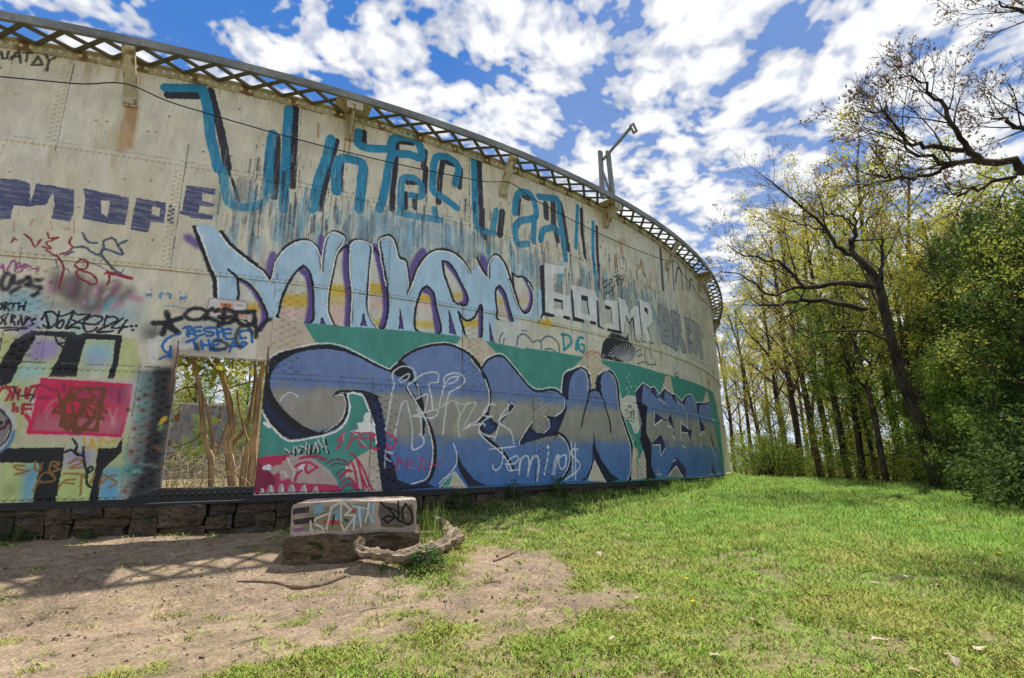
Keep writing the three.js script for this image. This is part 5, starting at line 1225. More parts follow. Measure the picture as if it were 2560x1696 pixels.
// A curved sheet: cells between the given angles and heights that keep() lets stand; group 0 is the outer face, group 1 the back and the edges.
function sheet(ths, ys, r1, r0, uvOf, keep = () => true) {
  const pos = [], nor = [], uv = [], a = [], b = [];
  const vert = (t, y, r, nx, ny, nz) => { pos.push(r * Math.sin(t), y, r * Math.cos(t)); nor.push(nx, ny, nz); uv.push(...uvOf(t, y)); return pos.length / 3 - 1; };
  const quad = (to, f) => { const v = f(); to.push(v[0], v[1], v[2], v[0], v[2], v[3]); };
  const ok = (i, j) => i >= 0 && j >= 0 && i < ths.length - 1 && j < ys.length - 1 && keep((ths[i] + ths[i + 1]) / 2, (ys[j] + ys[j + 1]) / 2);
  for (let i = 0; i < ths.length - 1; i++) for (let j = 0; j < ys.length - 1; j++) {
    if (!ok(i, j)) continue;
    const t0 = ths[i], t1 = ths[i + 1], y0 = ys[j], y1 = ys[j + 1], n = (t, s) => [s * Math.sin(t), 0, s * Math.cos(t)];
    quad(a, () => [vert(t0, y0, r1, ...n(t0, 1)), vert(t1, y0, r1, ...n(t1, 1)), vert(t1, y1, r1, ...n(t1, 1)), vert(t0, y1, r1, ...n(t0, 1))]);
    quad(b, () => [vert(t1, y0, r0, ...n(t1, -1)), vert(t0, y0, r0, ...n(t0, -1)), vert(t0, y1, r0, ...n(t0, -1)), vert(t1, y1, r0, ...n(t1, -1))]);
    if (!ok(i, j - 1)) quad(b, () => [vert(t0, y0, r0, 0, -1, 0), vert(t1, y0, r0, 0, -1, 0), vert(t1, y0, r1, 0, -1, 0), vert(t0, y0, r1, 0, -1, 0)]);
    if (!ok(i, j + 1)) quad(b, () => [vert(t0, y1, r1, 0, 1, 0), vert(t1, y1, r1, 0, 1, 0), vert(t1, y1, r0, 0, 1, 0), vert(t0, y1, r0, 0, 1, 0)]);
    if (!ok(i - 1, j)) { const q = [-Math.cos(t0), 0, Math.sin(t0)]; quad(b, () => [vert(t0, y0, r0, ...q), vert(t0, y0, r1, ...q), vert(t0, y1, r1, ...q), vert(t0, y1, r0, ...q)]); }
    if (!ok(i + 1, j)) { const q = [Math.cos(t1), 0, -Math.sin(t1)]; quad(b, () => [vert(t1, y0, r1, ...q), vert(t1, y0, r0, ...q), vert(t1, y1, r0, ...q), vert(t1, y1, r1, ...q)]); }
  }
  const g = new THREE.BufferGeometry();
  g.setAttribute('position', new THREE.Float32BufferAttribute(pos, 3)); g.setAttribute('normal', new THREE.Float32BufferAttribute(nor, 3)); g.setAttribute('uv', new THREE.Float32BufferAttribute(uv, 2));
  g.setIndex([...a, ...b]); g.addGroup(0, a.length, 0); g.addGroup(a.length, b.length, 1); return g;
}
const spread = (a, b, n) => Array.from({ length: n + 1 }, (_, i) => a + (b - a) * i / n);
const tank = thing('steel_tank', 'round riveted steel gas tank covered in graffiti with a lattice walkway ring', 'tank');
tank.position.set(AX, 0, AZ);
const winMat = [], win = [];
COURSE.forEach((c, ci) => {
  win[ci] = []; winMat[ci] = [];
  const h0 = c.y0 - 0.02, h1 = c.y1 + 0.02;
  for (let seg = 0; seg < 2; seg++) {
    const t0 = c.off + (seg * 4 - 1) * STEP, w = { s0: t0 * R, s1: (t0 + 4 * STEP) * R, h0, h1 };
    win[ci][seg] = w;
    const H = Math.round(2048 * (h1 - h0) / (w.s1 - w.s0)), t = canvasTexture(wallPaint(2048, H, w.s0, w.s1, h0, h1));
    const bump = dent.clone(); bump.repeat.set(9, 1.2); bump.needsUpdate = true;
    winMat[ci][seg] = std({ map: t, roughness: 0.56, bumpMap: bump, bumpScale: 0.012 });
  }
  const uvIn = (w) => (t, y) => [(t * R - w.s0) / (w.s1 - w.s0), (y - w.h0) / (w.h1 - w.h0)];
  const plainUv = (t, y) => [t * R / 3.2, y / 3.2];
  for (let n = 0; n < 8; n++) {
    const seg = n >> 2, t0 = c.off + (n - 1) * STEP, t1 = t0 + STEP - 0.00012, hits = t0 < OPEN.t1 && t1 > OPEN.t0 && c.y0 < OPEN.y1;
    let ths = spread(t0, t1, 8), ys = [c.y0, (c.y0 + c.y1) / 2, c.y1];
    if (hits) { ths = [...ths, OPEN.t0, OPEN.t1].filter((t) => t >= t0 && t <= t1).sort((p, q) => p - q); ys = [...ys, OPEN.y0, OPEN.y1].filter((y) => y >= c.y0 && y <= c.y1).sort((p, q) => p - q); }
    const g = sheet(ths, ys, c.r, c.r - THICK, uvIn(win[ci][seg]), hits ? (t, y) => !(t > OPEN.t0 && t < OPEN.t1 && y > OPEN.y0 && y < OPEN.y1) : undefined);
    part(tank, 'steel_plate', g, [winMat[ci][seg], M.inner]);
    if (c.strap) {
      const a = t0, b = t0 + 0.0192, keep = (t, y) => !(t > OPEN.t0 && t < OPEN.t1 && y > OPEN.y0 && y < OPEN.y1), lo = c.y0 + (ci === 1 ? 0.135 : 0.03), hi = c.y1 - (ci === 1 ? 0.08 : 0.10);
      part(tank, 'butt_strap', sheet(spread(a, b, 3), [lo, hi], c.r + 0.009, c.r + 0.0005, uvIn(win[ci][seg]), keep), [winMat[ci][seg], winMat[ci][seg]]);
    }
  }
  const plate = sheet(spread(0, STEP - 0.00012, 6), [c.y0, c.y1], c.r, c.r - THICK, plainUv);
  for (let n = 8; n < 46; n++) { const m = part(tank, 'steel_plate', plate, [M.plain, M.inner]); m.rotation.y = c.off + (n - 1) * STEP; }
});
// rings, swept round the tank from a profile of [radius, height] points
function sweep(profile, t0, t1, n, uvScale = 1) {
  const pos = [], uv = [], idx = [], m = profile.length; let run = 0; const len = profile.map((p, i) => { if (i) run += Math.hypot(p[0] - profile[i - 1][0], p[1] - profile[i - 1][1]); return run; });
  const g = new THREE.BufferGeometry(), vs = [];
  for (let s = 0; s < m - 1; s++) {
    const base = pos.length / 3;
    for (let i = 0; i <= n; i++) { const t = t0 + (t1 - t0) * i / n; for (const k of [s, s + 1]) { const [r, y] = profile[k]; pos.push(r * Math.sin(t), y, r * Math.cos(t)); uv.push(t * R / uvScale, len[k] / uvScale); } }
    for (let i = 0; i < n; i++) { const a = base + i * 2; idx.push(a, a + 2, a + 3, a, a + 3, a + 1); }
  }
  g.setAttribute('position', new THREE.Float32BufferAttribute(pos, 3)); g.setAttribute('uv', new THREE.Float32BufferAttribute(uv, 2)); g.setIndex(idx); g.computeVertexNormals(); return g;
}
const TAU = Math.PI * 2;
// top angle on the shell: a riveted band and a leg pointing outward
part(tank, 'top_angle', sweep([[22.0, 7.075], [22.016, 7.075], [22.016, 7.205], [22.06, 7.205], [22.06, 7.221], [21.98, 7.236], [21.98, 7.07], [22.0, 7.075]], 0, TAU, 230, 1.4), M.cream);
// outer channel of the walkway
const RO = 22.43;
part(tank, 'outer_channel', sweep([[RO, 7.188], [RO, 7.310], [RO - 0.055, 7.310], [RO - 0.055, 7.302], [RO - 0.009, 7.296], [RO - 0.009, 7.202], [RO - 0.055, 7.196], [RO - 0.055, 7.188], [RO, 7.188]], 0, TAU, 230, 1.4), M.ring);
// base angle
part(tank, 'base_angle', sweep([[22.012, 1.03], [22.024, 1.03], [22.026, 0.985], [22.12, 0.975], [22.12, 0.945], [21.9, 0.945]], 0, TAU, 200, 1), M.tar);
// lattice bars of the walkway
function barBetween(a, b, w, h) { const d = b.clone().sub(a), g = new THREE.BoxGeometry(d.length(), h, w); g.rotateY(Math.atan2(-d.z, d.x)); g.translate((a.x + b.x) / 2, (a.y + b.y) / 2, (a.z + b.z) / 2); return g; }
{
  const nb = 306, dt = TAU / nb, P = (t, r, y) => V(r * Math.sin(t), y, r * Math.cos(t)), rest = [];
  const big = (t) => [0.4847, 0.7577, 1.031, 1.304].some((q) => Math.abs(t - q) < 0.0135);
  const g1 = barBetween(P(0, 22.035, 7.20), P(dt, RO - 0.03, 7.185), 0.07, 0.010), g2 = barBetween(P(0, RO - 0.03, 7.176), P(dt, 22.035, 7.186), 0.055, 0.03);
  for (let i = 0; i < nb; i++) {
    const t = 0.17 + i * dt; if (big(t + dt / 2)) continue;
    if (t < 1.42) { part(tank, 'lattice_bar', g1, M.latt).rotation.y = t; part(tank, 'lattice_bar', g2, M.latt).rotation.y = t; }
    else rest.push(g1.clone().rotateY(t), g2.clone().rotateY(t));
  }
  const m = part(tank, 'lattice_work', mergeGeometries(rest), M.latt); m.userData.kind = 'stuff';
}
// brackets: slim struts and wide gussets in turn
function prism(pts, d) { const s = new THREE.Shape(pts.map((p) => new THREE.Vector2(p[0], p[1]))), g = new THREE.ExtrudeGeometry(s, { depth: d, bevelEnabled: true, bevelSize: 0.003, bevelThickness: 0.003, bevelSegments: 1 }); g.translate(0, 0, -d / 2); return g; }
const strutGeo = (() => { // local: x tangential, y up, z radial from the wall
  const a = prism([[0.03, 6.50], [0.03, 6.66], [0.36, 7.17], [0.40, 7.17], [0.40, 7.14], [0.05, 6.60], [0.045, 6.50]], 0.15); a.rotateY(-Math.PI / 2); return a; })();
const gussetGeo = (() => { const a = prism([[0.02, 6.70], [0.06, 6.68], [0.38, 7.0], [0.40, 7.17], [0.02, 7.17]], 0.014); a.rotateY(-Math.PI / 2); return a; })();
function bracket(name, t, build) { const g = new THREE.Group(); g.name = name; g.rotation.y = t; tank.add(g); build((n, geo, mat) => { const m = shade(new THREE.Mesh(geo, mat)); m.name = n; m.position.z = 22; g.add(m); return m; }); return g; }
const box = (w, h, d, x, y, z) => new THREE.BoxGeometry(w, h, d).translate(x, y, z);
for (let k = 0; k < 23; k++) {
  const ts = 0.347 + k * 2 * 0.13659, tg = 0.4847 + k * 2 * 0.13659;
  bracket('slim_bracket', ts, (p) => { p('strut', strutGeo, M.cream); p('foot_plate', box(0.17, 0.12, 0.012, 0, 6.52, 0.02), M.cream); });
  bracket('gusset_bracket', tg, (p) => {
    p('top_plate', box(0.56, 0.012, 0.36, 0, 7.192, 0.215), M.cream); p('gusset', gussetGeo, M.cream);
    p('wall_angle', box(0.062, 0.46, 0.045, -0.04, 6.93, 0.03), M.cream); p('wall_angle', box(0.062, 0.46, 0.045, 0.04, 6.93, 0.03), M.cream);
    p('splice_plate', box(0.26, 0.14, 0.012, 0, 7.10, 0.405), M.cream);
  });
}
// rivets
{
  const dome = (r) => { const pts = [[r * 1.1, -0.002], [r * 1.06, 0.004], [r * 0.82, r * 0.55], [r * 0.4, r * 0.8], [0, r * 0.86]].map((p) => new THREE.Vector2(p[0], p[1])), g = new THREE.LatheGeometry(pts, 9); g.rotateX(Math.PI / 2); return g; };
  const list = [];   // [theta, y, r, radius of seat, course]
  const rj = rng(77);
  const row = (y, ci, seat, gap, r, t0 = 0.18, t1 = 1.24) => { for (let t = t0; t < t1; t += gap / R) list.push([t + (rj() - 0.5) * 0.00012, y, r, seat, ci]); };
  row(1.07, 0, COURSE[0].r, 0.083, 0.025); row(2.635, 0, COURSE[0].r, 0.078, 0.024); row(4.112, 2, COURSE[2].r, 0.078, 0.023); row(5.672, 2, COURSE[2].r, 0.07, 0.021);
  row(7.14, 3, 22.016, 0.115, 0.025);
  COURSE.forEach((c, ci) => {
    for (let n = -1; n < 7; n++) {
      const t = c.off + n * STEP;
      if (c.strap) { for (let col = 0; col < 5; col++) for (let y = c.y0 + 0.19 + (col & 1 ? 0.05 : 0); y < c.y1 - 0.13; y += 0.1) { if ((col === 0 || col === 4) && Math.round(y * 10) % 2) continue; list.push([t + (0.038 + col * 0.083) / R, y, 0.0255, c.r + 0.009, ci]); } }
      else for (let col = 0; col < 2; col++) for (let y = c.y0 + 0.10 + (col ? 0.036 : 0); y < c.y1 - 0.11; y += 0.072) list.push([t - (0.045 + col * 0.058) / R, y, 0.020, c.r, ci]);
    }
  });
  const cam = V(-AX, EYE, -AZ), shown = [];
  for (const v of list) {
    const [t, y, r, seat, ci] = v; if (t > OPEN.t0 - 0.001 && t < OPEN.t1 + 0.001 && y > OPEN.y0 - 0.03 && y < OPEN.y1 + 0.03) continue;
    const c = COURSE[ci], seg = t < c.off + 3 * STEP ? 0 : 1, w = win[ci][seg]; if (t * R < w.s0 + 0.03 || t * R > w.s1 - 0.03) continue;
    shown.push({ t, y, r, seat, ci, seg, w, d: V(seat * Math.sin(t), y, seat * Math.cos(t)).distanceTo(cam) / r });
  }
  shown.sort((p, q) => p.d - q.d);
  const bulk = new Map(), cache = new Map();
  const make = (q) => {
    if (!cache.has(q.r)) cache.set(q.r, dome(q.r));
    const g = cache.get(q.r).clone(); g.rotateY(q.t); g.translate(q.seat * Math.sin(q.t), q.y, q.seat * Math.cos(q.t));
    const p = g.attributes.position, uv = g.attributes.uv; for (let i = 0; i < p.count; i++) { const t = Math.atan2(p.getX(i), p.getZ(i)); uv.setXY(i, (t * R - q.w.s0) / (q.w.s1 - q.w.s0), clamp((p.getY(i) - q.w.h0) / (q.w.h1 - q.w.h0), 0.01, 0.99)); }
    return g;
  };
  shown.forEach((q, i) => { const g = make(q); if (i < 300) part(tank, 'rivet', g, winMat[q.ci][q.seg]); else { const key = q.ci + ',' + q.seg; if (!bulk.has(key)) bulk.set(key, []); bulk.get(key).push(g); } });
  for (const [key, gs] of bulk) { const [ci, seg] = key.split(',').map(Number); part(tank, 'rivet_rows', mergeGeometries(gs), winMat[ci][seg]).userData.kind = 'stuff'; }
}
// cable slung between the slim brackets
{
  const pts = []; for (let k = -1; k < 8; k++) { const a = 0.347 + k * 0.27318, b = a + 0.27318; for (let i = 0; i < 12; i++) { const f = i / 12, p = onWall(a, 22.27).lerp(onWall(b, 22.27), f); p.y = 6.585 - 0.15 * 4 * f * (1 - f) * (k === -1 ? 0.5 : 1) + (i ? 0 : 0.06); pts.push(p); } }
  const cable = shade(new THREE.Mesh(new THREE.TubeGeometry(new THREE.CatmullRomCurve3(pts), 420, 0.0095, 5), M.cable)); cable.name = 'cable'; scene.add(cable);
  tag(cable, 'thin black cable slung round the tank below the walkway', 'cable');
}
// the davit standing on the walkway
{
  const d = thing('davit_post', 'pale steel davit with two posts and a long arm on the walkway ring', 'davit'); d.position.set(AX + 22.3 * Math.sin(0.742), 7.2, AZ + 22.3 * Math.cos(0.742)); d.rotation.y = 0.742;
  const bar = (name, a, b, w, h) => { const dir = b.clone().sub(a), g = new THREE.BoxGeometry(w, dir.length(), h); const m = part(d, name, g, M.ring); m.position.copy(a).add(b).multiplyScalar(0.5); m.quaternion.setFromUnitVectors(V(0, 1, 0), dir.normalize()); return m; };
  bar('post', V(-0.19, -0.1, 0.08), V(-0.17, 1.08, 0.08), 0.11, 0.06); bar('post', V(0.19, 0.0, 0.08), V(0.12, 1.2, 0.08), 0.12, 0.06); bar('brace', V(-0.15, 0.75, 0.05), V(0.16, 0.12, 0.05), 0.055, 0.03);
  const tip = onWall(0.742, 22.3, 7.2); const T = V(2.74, 8.67, -10.33).sub(d.position).applyAxisAngle(V(0, 1, 0), -0.742);
  bar('arm', V(-0.14, 0.86, 0.12), T, 0.05, 0.05);
  const eye = new THREE.Shape(); eye.moveTo(-0.11, -0.11); eye.lineTo(0.11, -0.11); eye.lineTo(0.11, 0.11); eye.lineTo(-0.11, 0.11); const hole = new THREE.Path(); hole.moveTo(-0.055, -0.06); hole.lineTo(-0.055, 0.06); hole.lineTo(0.055, 0.06); hole.lineTo(0.055, -0.06); eye.holes.push(hole);
  const e = part(d, 'eye_plate', new THREE.ExtrudeGeometry(eye, { depth: 0.03, bevelEnabled: false }), M.ring); e.position.copy(T).add(V(0.06, -0.02, 0)); e.rotation.z = -0.85;
}
// the notice screwed to the tank
{
  const w = 0.50, h = 0.285, sC = 9.17, hC = 3.575, s0 = sC - w / 2, s1 = sC + w / 2, h0 = hC - h / 2, h1 = hC + h / 2, tagAt = OPS.findIndex((o) => o[0] === 'L' && o[1] === 'tagA');
  const c = wallPaint(512, 292, s0, s1, h0, h1, { base: false, from: tagAt + 1, before: (x, X, Y, k) => {
    x.fillStyle = '#dcd3d2'; x.fillRect(0, 0, 512, 292); x.strokeStyle = '#1c1a24'; x.lineWidth = 7; x.beginPath(); x.roundRect(11, 11, 490, 270, 30); x.stroke();
    x.filter = 'blur(10px)'; x.fillStyle = '#e0793a'; x.globalAlpha = 0.9; x.fillRect(165, 62, 160, 58); x.fillRect(40, 170, 300, 46); x.fillRect(410, 210, 70, 44); x.filter = 'none'; x.globalAlpha = 1;
    x.fillStyle = '#6b3220'; x.font = 'bold 66px sans-serif'; x.textAlign = 'center'; x.fillText('NO', 252, 120); x.font = 'bold 50px sans-serif'; x.fillText('TRESPASSING', 255, 222, 440);
    x.fillStyle = '#33312f'; x.font = 'bold 26px sans-serif'; x.fillText('NUMBER', 412, 84, 100);
  } });
  const sign = thing('notice_sign', 'white metal NO notice with rounded corners screwed above the opening', 'sign');
  const sh = new THREE.Shape(), q = 0.03, a = w / 2, b = h / 2; sh.moveTo(-a + q, -b); sh.lineTo(a - q, -b); sh.quadraticCurveTo(a, -b, a, -b + q); sh.lineTo(a, b - q); sh.quadraticCurveTo(a, b, a - q, b); sh.lineTo(-a + q, b); sh.quadraticCurveTo(-a, b, -a, b - q); sh.lineTo(-a, -b + q); sh.quadraticCurveTo(-a, -b, -a + q, -b);
  const g = new THREE.ExtrudeGeometry(sh, { depth: 0.003, bevelEnabled: false }), p = g.attributes.position, uv = g.attributes.uv; for (let i = 0; i < p.count; i++) uv.setXY(i, p.getX(i) / w + 0.5, p.getY(i) / h + 0.5);
  part(sign, 'panel', g, std({ map: canvasTexture(c), roughness: 0.45 }));
  for (const y of [b - 0.025, -b + 0.025]) { const s = part(sign, 'screw', new THREE.CylinderGeometry(0.006, 0.006, 0.006, 8).rotateX(Math.PI / 2), M.latt); s.position.set(0, y, 0.004); }
  const t = sC / R; sign.position.copy(onWall(t, 22.014, hC)); sign.rotation.y = t;
}
// ---------- masonry under the tank ----------
const stoneMap = noiseTexture(256, (u, v) => { const a = tileFbm(u, v, 5, 5, 41), b = tileFbm(u, v, 40, 3, 43), c = tileFbm(u, v, 9, 3, 47); const k = 0.46 + 0.35 * (a - 0.5) + 0.3 * (b - 0.5), mo = sstep(0.58, 0.72, c); return [mix(k * 1.06, 0.26, mo), mix(k * 0.98, 0.28, mo), mix(k * 0.86, 0.16, mo)]; });
const stoneBump = noiseTexture(256, (u, v) => { const k = tileFbm(u, v, 7, 5, 51); return [k, k, k]; }, false);
const stoneMats = [[0.42, 0.36, 0.29], [0.33, 0.3, 0.26], [0.48, 0.39, 0.29], [0.27, 0.24, 0.2]].map((c) => std({ map: stoneMap, bumpMap: stoneBump, bumpScale: 0.03, roughness: 0.95, color: lin(...c) }));
function rock(seed, sx = 3, sy = 2, sz = 2, rough = 0.16) {   // unit block with knocked-off corners
  const g = new THREE.BoxGeometry(1, 1, 1, sx, sy, sz), p = g.attributes.position;
  for (let i = 0; i < p.count; i++) {
    const x = p.getX(i), y = p.getY(i), z = p.getZ(i), l = Math.hypot(x * 1.0, y * 1.0, z * 1.0), k = mix(1, 0.62 / Math.max(l, 0.01), 0.3), n = (s) => vnoise(x * 2.1 + s + seed * 3.7, y * 2.1 + z * 1.7 + s * 1.3 + seed) - 0.5;
    p.setXYZ(i, x * k + n(1) * rough, y * k + n(9) * rough, z * k + n(23) * rough);
  }
  g.computeVertexNormals(); return g;
}
const rocks = Array.from({ length: 7 }, (_, i) => rock(i + 1));
{
  const f = thing('stone_foundation', 'rough rubble stone footing under the painted steel tank', 'foundation'); f.position.set(AX, 0, AZ);
  part(f, 'mortar_core', sweep([[21.93, 0.0], [21.93, 0.94], [21.4, 0.94]], 0, TAU, 160, 1), std({ map: stoneMap, color: lin(0.32, 0.28, 0.23), roughness: 1 }));
  const r = rng(301);
  for (let t = 0.16; t < 1.22;) {
    const gy = groundY(AX + 22.1 * Math.sin(t), AZ + 22.1 * Math.cos(t)), top = 0.945, H = top - gy + 0.08; let y = gy - 0.08, adv = 0;
    const w = 0.22 + r() * 0.42;
    while (y < top - 0.04) {
      let h = Math.min(top - y, 0.11 + r() * 0.17); if (top - y - h < 0.06) h = top - y;
      const split = w > 0.42 && r() < 0.45 ? 2 : 1;
      for (let k = 0; k < split; k++) {
        const ww = w / split * (0.94 + r() * 0.05), tt = t + (w / split * (k + 0.5)) / R, m = part(f, 'stone', rocks[Math.floor(r() * 7)], stoneMats[Math.floor(r() * 4)]);
        m.position.set((21.93 + r() * 0.05) * Math.sin(tt), y + h / 2, (21.93 + r() * 0.05) * Math.cos(tt)); m.rotation.set(0, tt + (r() - 0.5) * 0.12, (r() - 0.5) * 0.08); m.scale.set(ww * 1.04, h * 1.02, 0.26 + r() * 0.1);
      }
      y += h;
    }
    t += w / R;
  }
}
// ---------- painted concrete block by the wall ----------
function quadBlock(c, y0, y1, nx, ny, bulge, seed) {  // c: four corners FL FR BR BL
  const lerp2 = (u, v) => { const a = [mix(c[0][0], c[1][0], u), mix(c[0][1], c[1][1], u)], b = [mix(c[3][0], c[2][0], u), mix(c[3][1], c[2][1], u)]; return [mix(a[0], b[0], v), mix(a[1], b[1], v)]; };
  const g = new THREE.BoxGeometry(1, 1, 1, nx, ny, Math.max(4, nx >> 1)), p = g.attributes.position;
  for (let i = 0; i < p.count; i++) {
    let u = p.getX(i) + 0.5, h = p.getY(i) + 0.5, v = 0.5 - p.getZ(i);
    const e = (s, sc) => fbm(u * sc + s + seed, h * sc + v * sc * 1.3 + s * 2, 3) - 0.5, near = (q) => Math.max(0, 0.03 - Math.min(q, 1 - q)) / 0.03;
    const [x, z] = lerp2(mix(u, 0.5, near(h) * 0.012), mix(v, 0.5, near(h) * 0.02));
    p.setXYZ(i, x + e(1, 7) * bulge, mix(y0, y1, h) + e(5, 7) * bulge * (h > 0.5 ? 1 : 0.5) - near(u) * (h > 0.5 ? 0.014 : 0), z + e(11, 7) * bulge);
  }
  g.computeVertexNormals(); return g;
}
{
  const b = thing('concrete_block', 'low graffiti-covered concrete block on a rough footing beside the tank', 'concrete block');
  const C = [[-2.43, -6.03], [-1.115, -6.25], [-1.3, -7.25], [-2.62, -7.02]];
  const cv = document.createElement('canvas'); cv.width = 1024; cv.height = 256; const x = cv.getContext('2d'), X = (q) => (q - 150) / 1530 * 1024, Y = (q) => (q - 165) / 430 * 256;
  x.fillStyle = '#b9ac9c'; x.fillRect(0, 0, 1024, 256);
  const r = rng(61), blot = (n, cols, a, s) => { for (let i = 0; i < n; i++) { x.globalAlpha = a * (0.3 + r()); x.fillStyle = cols[Math.floor(r() * cols.length)]; x.beginPath(); x.ellipse(r() * 1024, r() * 256, s * (0.3 + r()), s * (0.2 + r() * 0.8), r() * 3, 0, 7); x.fill(); } x.globalAlpha = 1; };
  blot(260, ['#c8bcac', '#8f8473', '#a69a88', '#d2c8b8', '#6f6658'], 0.25, 22);
  const poly = (c, pts, a = 1) => { x.globalAlpha = a; x.fillStyle = c; x.beginPath(); pts.forEach((p, i) => i ? x.lineTo(X(p[0]), Y(p[1])) : x.moveTo(X(p[0]), Y(p[1]))); x.closePath(); x.fill(); x.globalAlpha = 1; };
  const line = (c, w, ...ls) => { x.strokeStyle = c; x.lineWidth = w; x.lineCap = x.lineJoin = 'round'; for (const pts of ls) { x.beginPath(); pts.forEach((p, i) => i ? x.lineTo(X(p[0]), Y(p[1])) : x.moveTo(X(p[0]), Y(p[1]))); x.stroke(); } };
  poly('#8a8c6c', [[380, 220], [1120, 190], [1140, 480], [900, 520], [330, 540], [300, 380]], 0.75);
  poly('#2c2629', [[160, 230], [370, 210], [350, 290], [170, 300]], 0.85); poly('#2c2629', [[170, 370], [430, 345], [420, 420], [190, 440]], 0.85);
  poly('#8c5a94', [[190, 490], [320, 470], [330, 510], [210, 530]], 0.8); poly('#d9c8c0', [[190, 540], [560, 530], [540, 580], [200, 580]], 0.8);
  for (const p of [[[410, 200], [480, 190], [540, 200], [530, 290], [420, 330]], [[650, 300], [720, 250], [760, 330], [700, 440]], [[880, 230], [1000, 220], [1040, 300], [1000, 430], [950, 380]], [[1070, 190], [1140, 200], [1150, 430], [1110, 470], [1090, 330]], [[880, 400], [980, 410], [970, 460], [890, 460]]]) poly('#86b6cc', p, 0.9);
  poly('#cf4438', [[520, 400], [600, 385], [720, 400], [770, 520], [730, 450], [560, 440]], 0.9); poly('#cf4438', [[880, 270], [930, 260], [930, 310], [890, 310]]); poly('#c94a48', [[1250, 440], [1320, 410], [1310, 460], [1260, 470]], 0.7);
  poly('#1e1d1e', [[650, 340], [680, 300], [660, 470], [645, 480]]); poly('#35486a', [[780, 370], [840, 380], [850, 430], [800, 410]]); poly('#26262a', [[1050, 380], [1080, 370], [1070, 420]]);
  line('#e2ded4', 16, [[430, 400], [440, 370], [600, 310], [640, 230], [720, 180], [780, 190], [870, 270], [800, 330], [920, 340], [910, 520]], [[630, 230], [580, 500]], [[750, 200], [760, 440], [800, 540], [920, 360]], [[960, 240], [1000, 490]], [[1090, 190], [1050, 430]], [[440, 440], [520, 470], [570, 560]], [[380, 400], [400, 520]]);
  line('#e2ded4', 9, [[1150, 190], [1140, 350]], [[880, 220], [1060, 270], [1150, 440]], [[460, 520], [560, 540]], [[420, 500], [430, 560]]);
  line('#d9d4a4', 8, [[470, 520], [500, 570]], [[590, 470], [600, 540]]);
  poly('#322b25', [[1220, 180], [1400, 200], [1500, 240], [1640, 220], [1660, 480], [1500, 520], [1260, 500], [1200, 330]], 0.55);
  line('#191513', 16, [[1520, 420], [1500, 300], [1550, 215], [1610, 290], [1640, 430], [1590, 480]], [[1260, 400], [1330, 360], [1420, 390], [1330, 450], [1270, 390]], [[1230, 180], [1290, 250], [1400, 280], [1470, 340]], [[1460, 160], [1460, 430]], [[1330, 270], [1460, 420], [1600, 480]]);
  line('#a8946c', 14, [[1540, 300], [1560, 260]], [[1540, 350], [1555, 370]]); blot(300, ['#5c5348', '#c9beae', '#3a332c'], 0.22, 7);
  line('#2a2622', 2, [[320, 330], [480, 310], [600, 290], [640, 260]]);
  const face = canvasTexture(cv), conc = noiseTexture(256, (u, v) => { const a = tileFbm(u, v, 6, 5, 61), c = tileFbm(u, v, 50, 3, 63), pk = sstep(0.62, 0.8, tileFbm(u, v, 4, 3, 65)); const k = 0.60 + 0.3 * (a - 0.5) + 0.3 * (c - 0.5); return [mix(k, 0.72, pk * 0.5), mix(k * 0.95, 0.55, pk * 0.5), mix(k * 0.88, 0.52, pk * 0.5)]; });
  const top = std({ map: conc, bumpMap: stoneBump, bumpScale: 0.01, roughness: 0.9, color: lin(1, 0.92, 0.88) }), front = std({ map: face, bumpMap: stoneBump, bumpScale: 0.012, roughness: 0.85, color: lin(0.72, 0.7, 0.68) });  // front tint is lowered: the shade on that face is put into its colour
  const slab = quadBlock(C, 0.635, 0.99, 28, 8, 0.022, 3);
  part(b, 'painted_slab', slab, [top, top, top, top, front, top]);
  part(b, 'footing', quadBlock([[-2.47, -5.99], [-1.06, -6.22], [-1.25, -7.3], [-2.66, -7.05]], 0.15, 0.65, 36, 14, 0.05, 8), std({ map: stoneMap, bumpMap: stoneBump, bumpScale: 0.05, roughness: 1, color: lin(0.5, 0.42, 0.32) }));
}
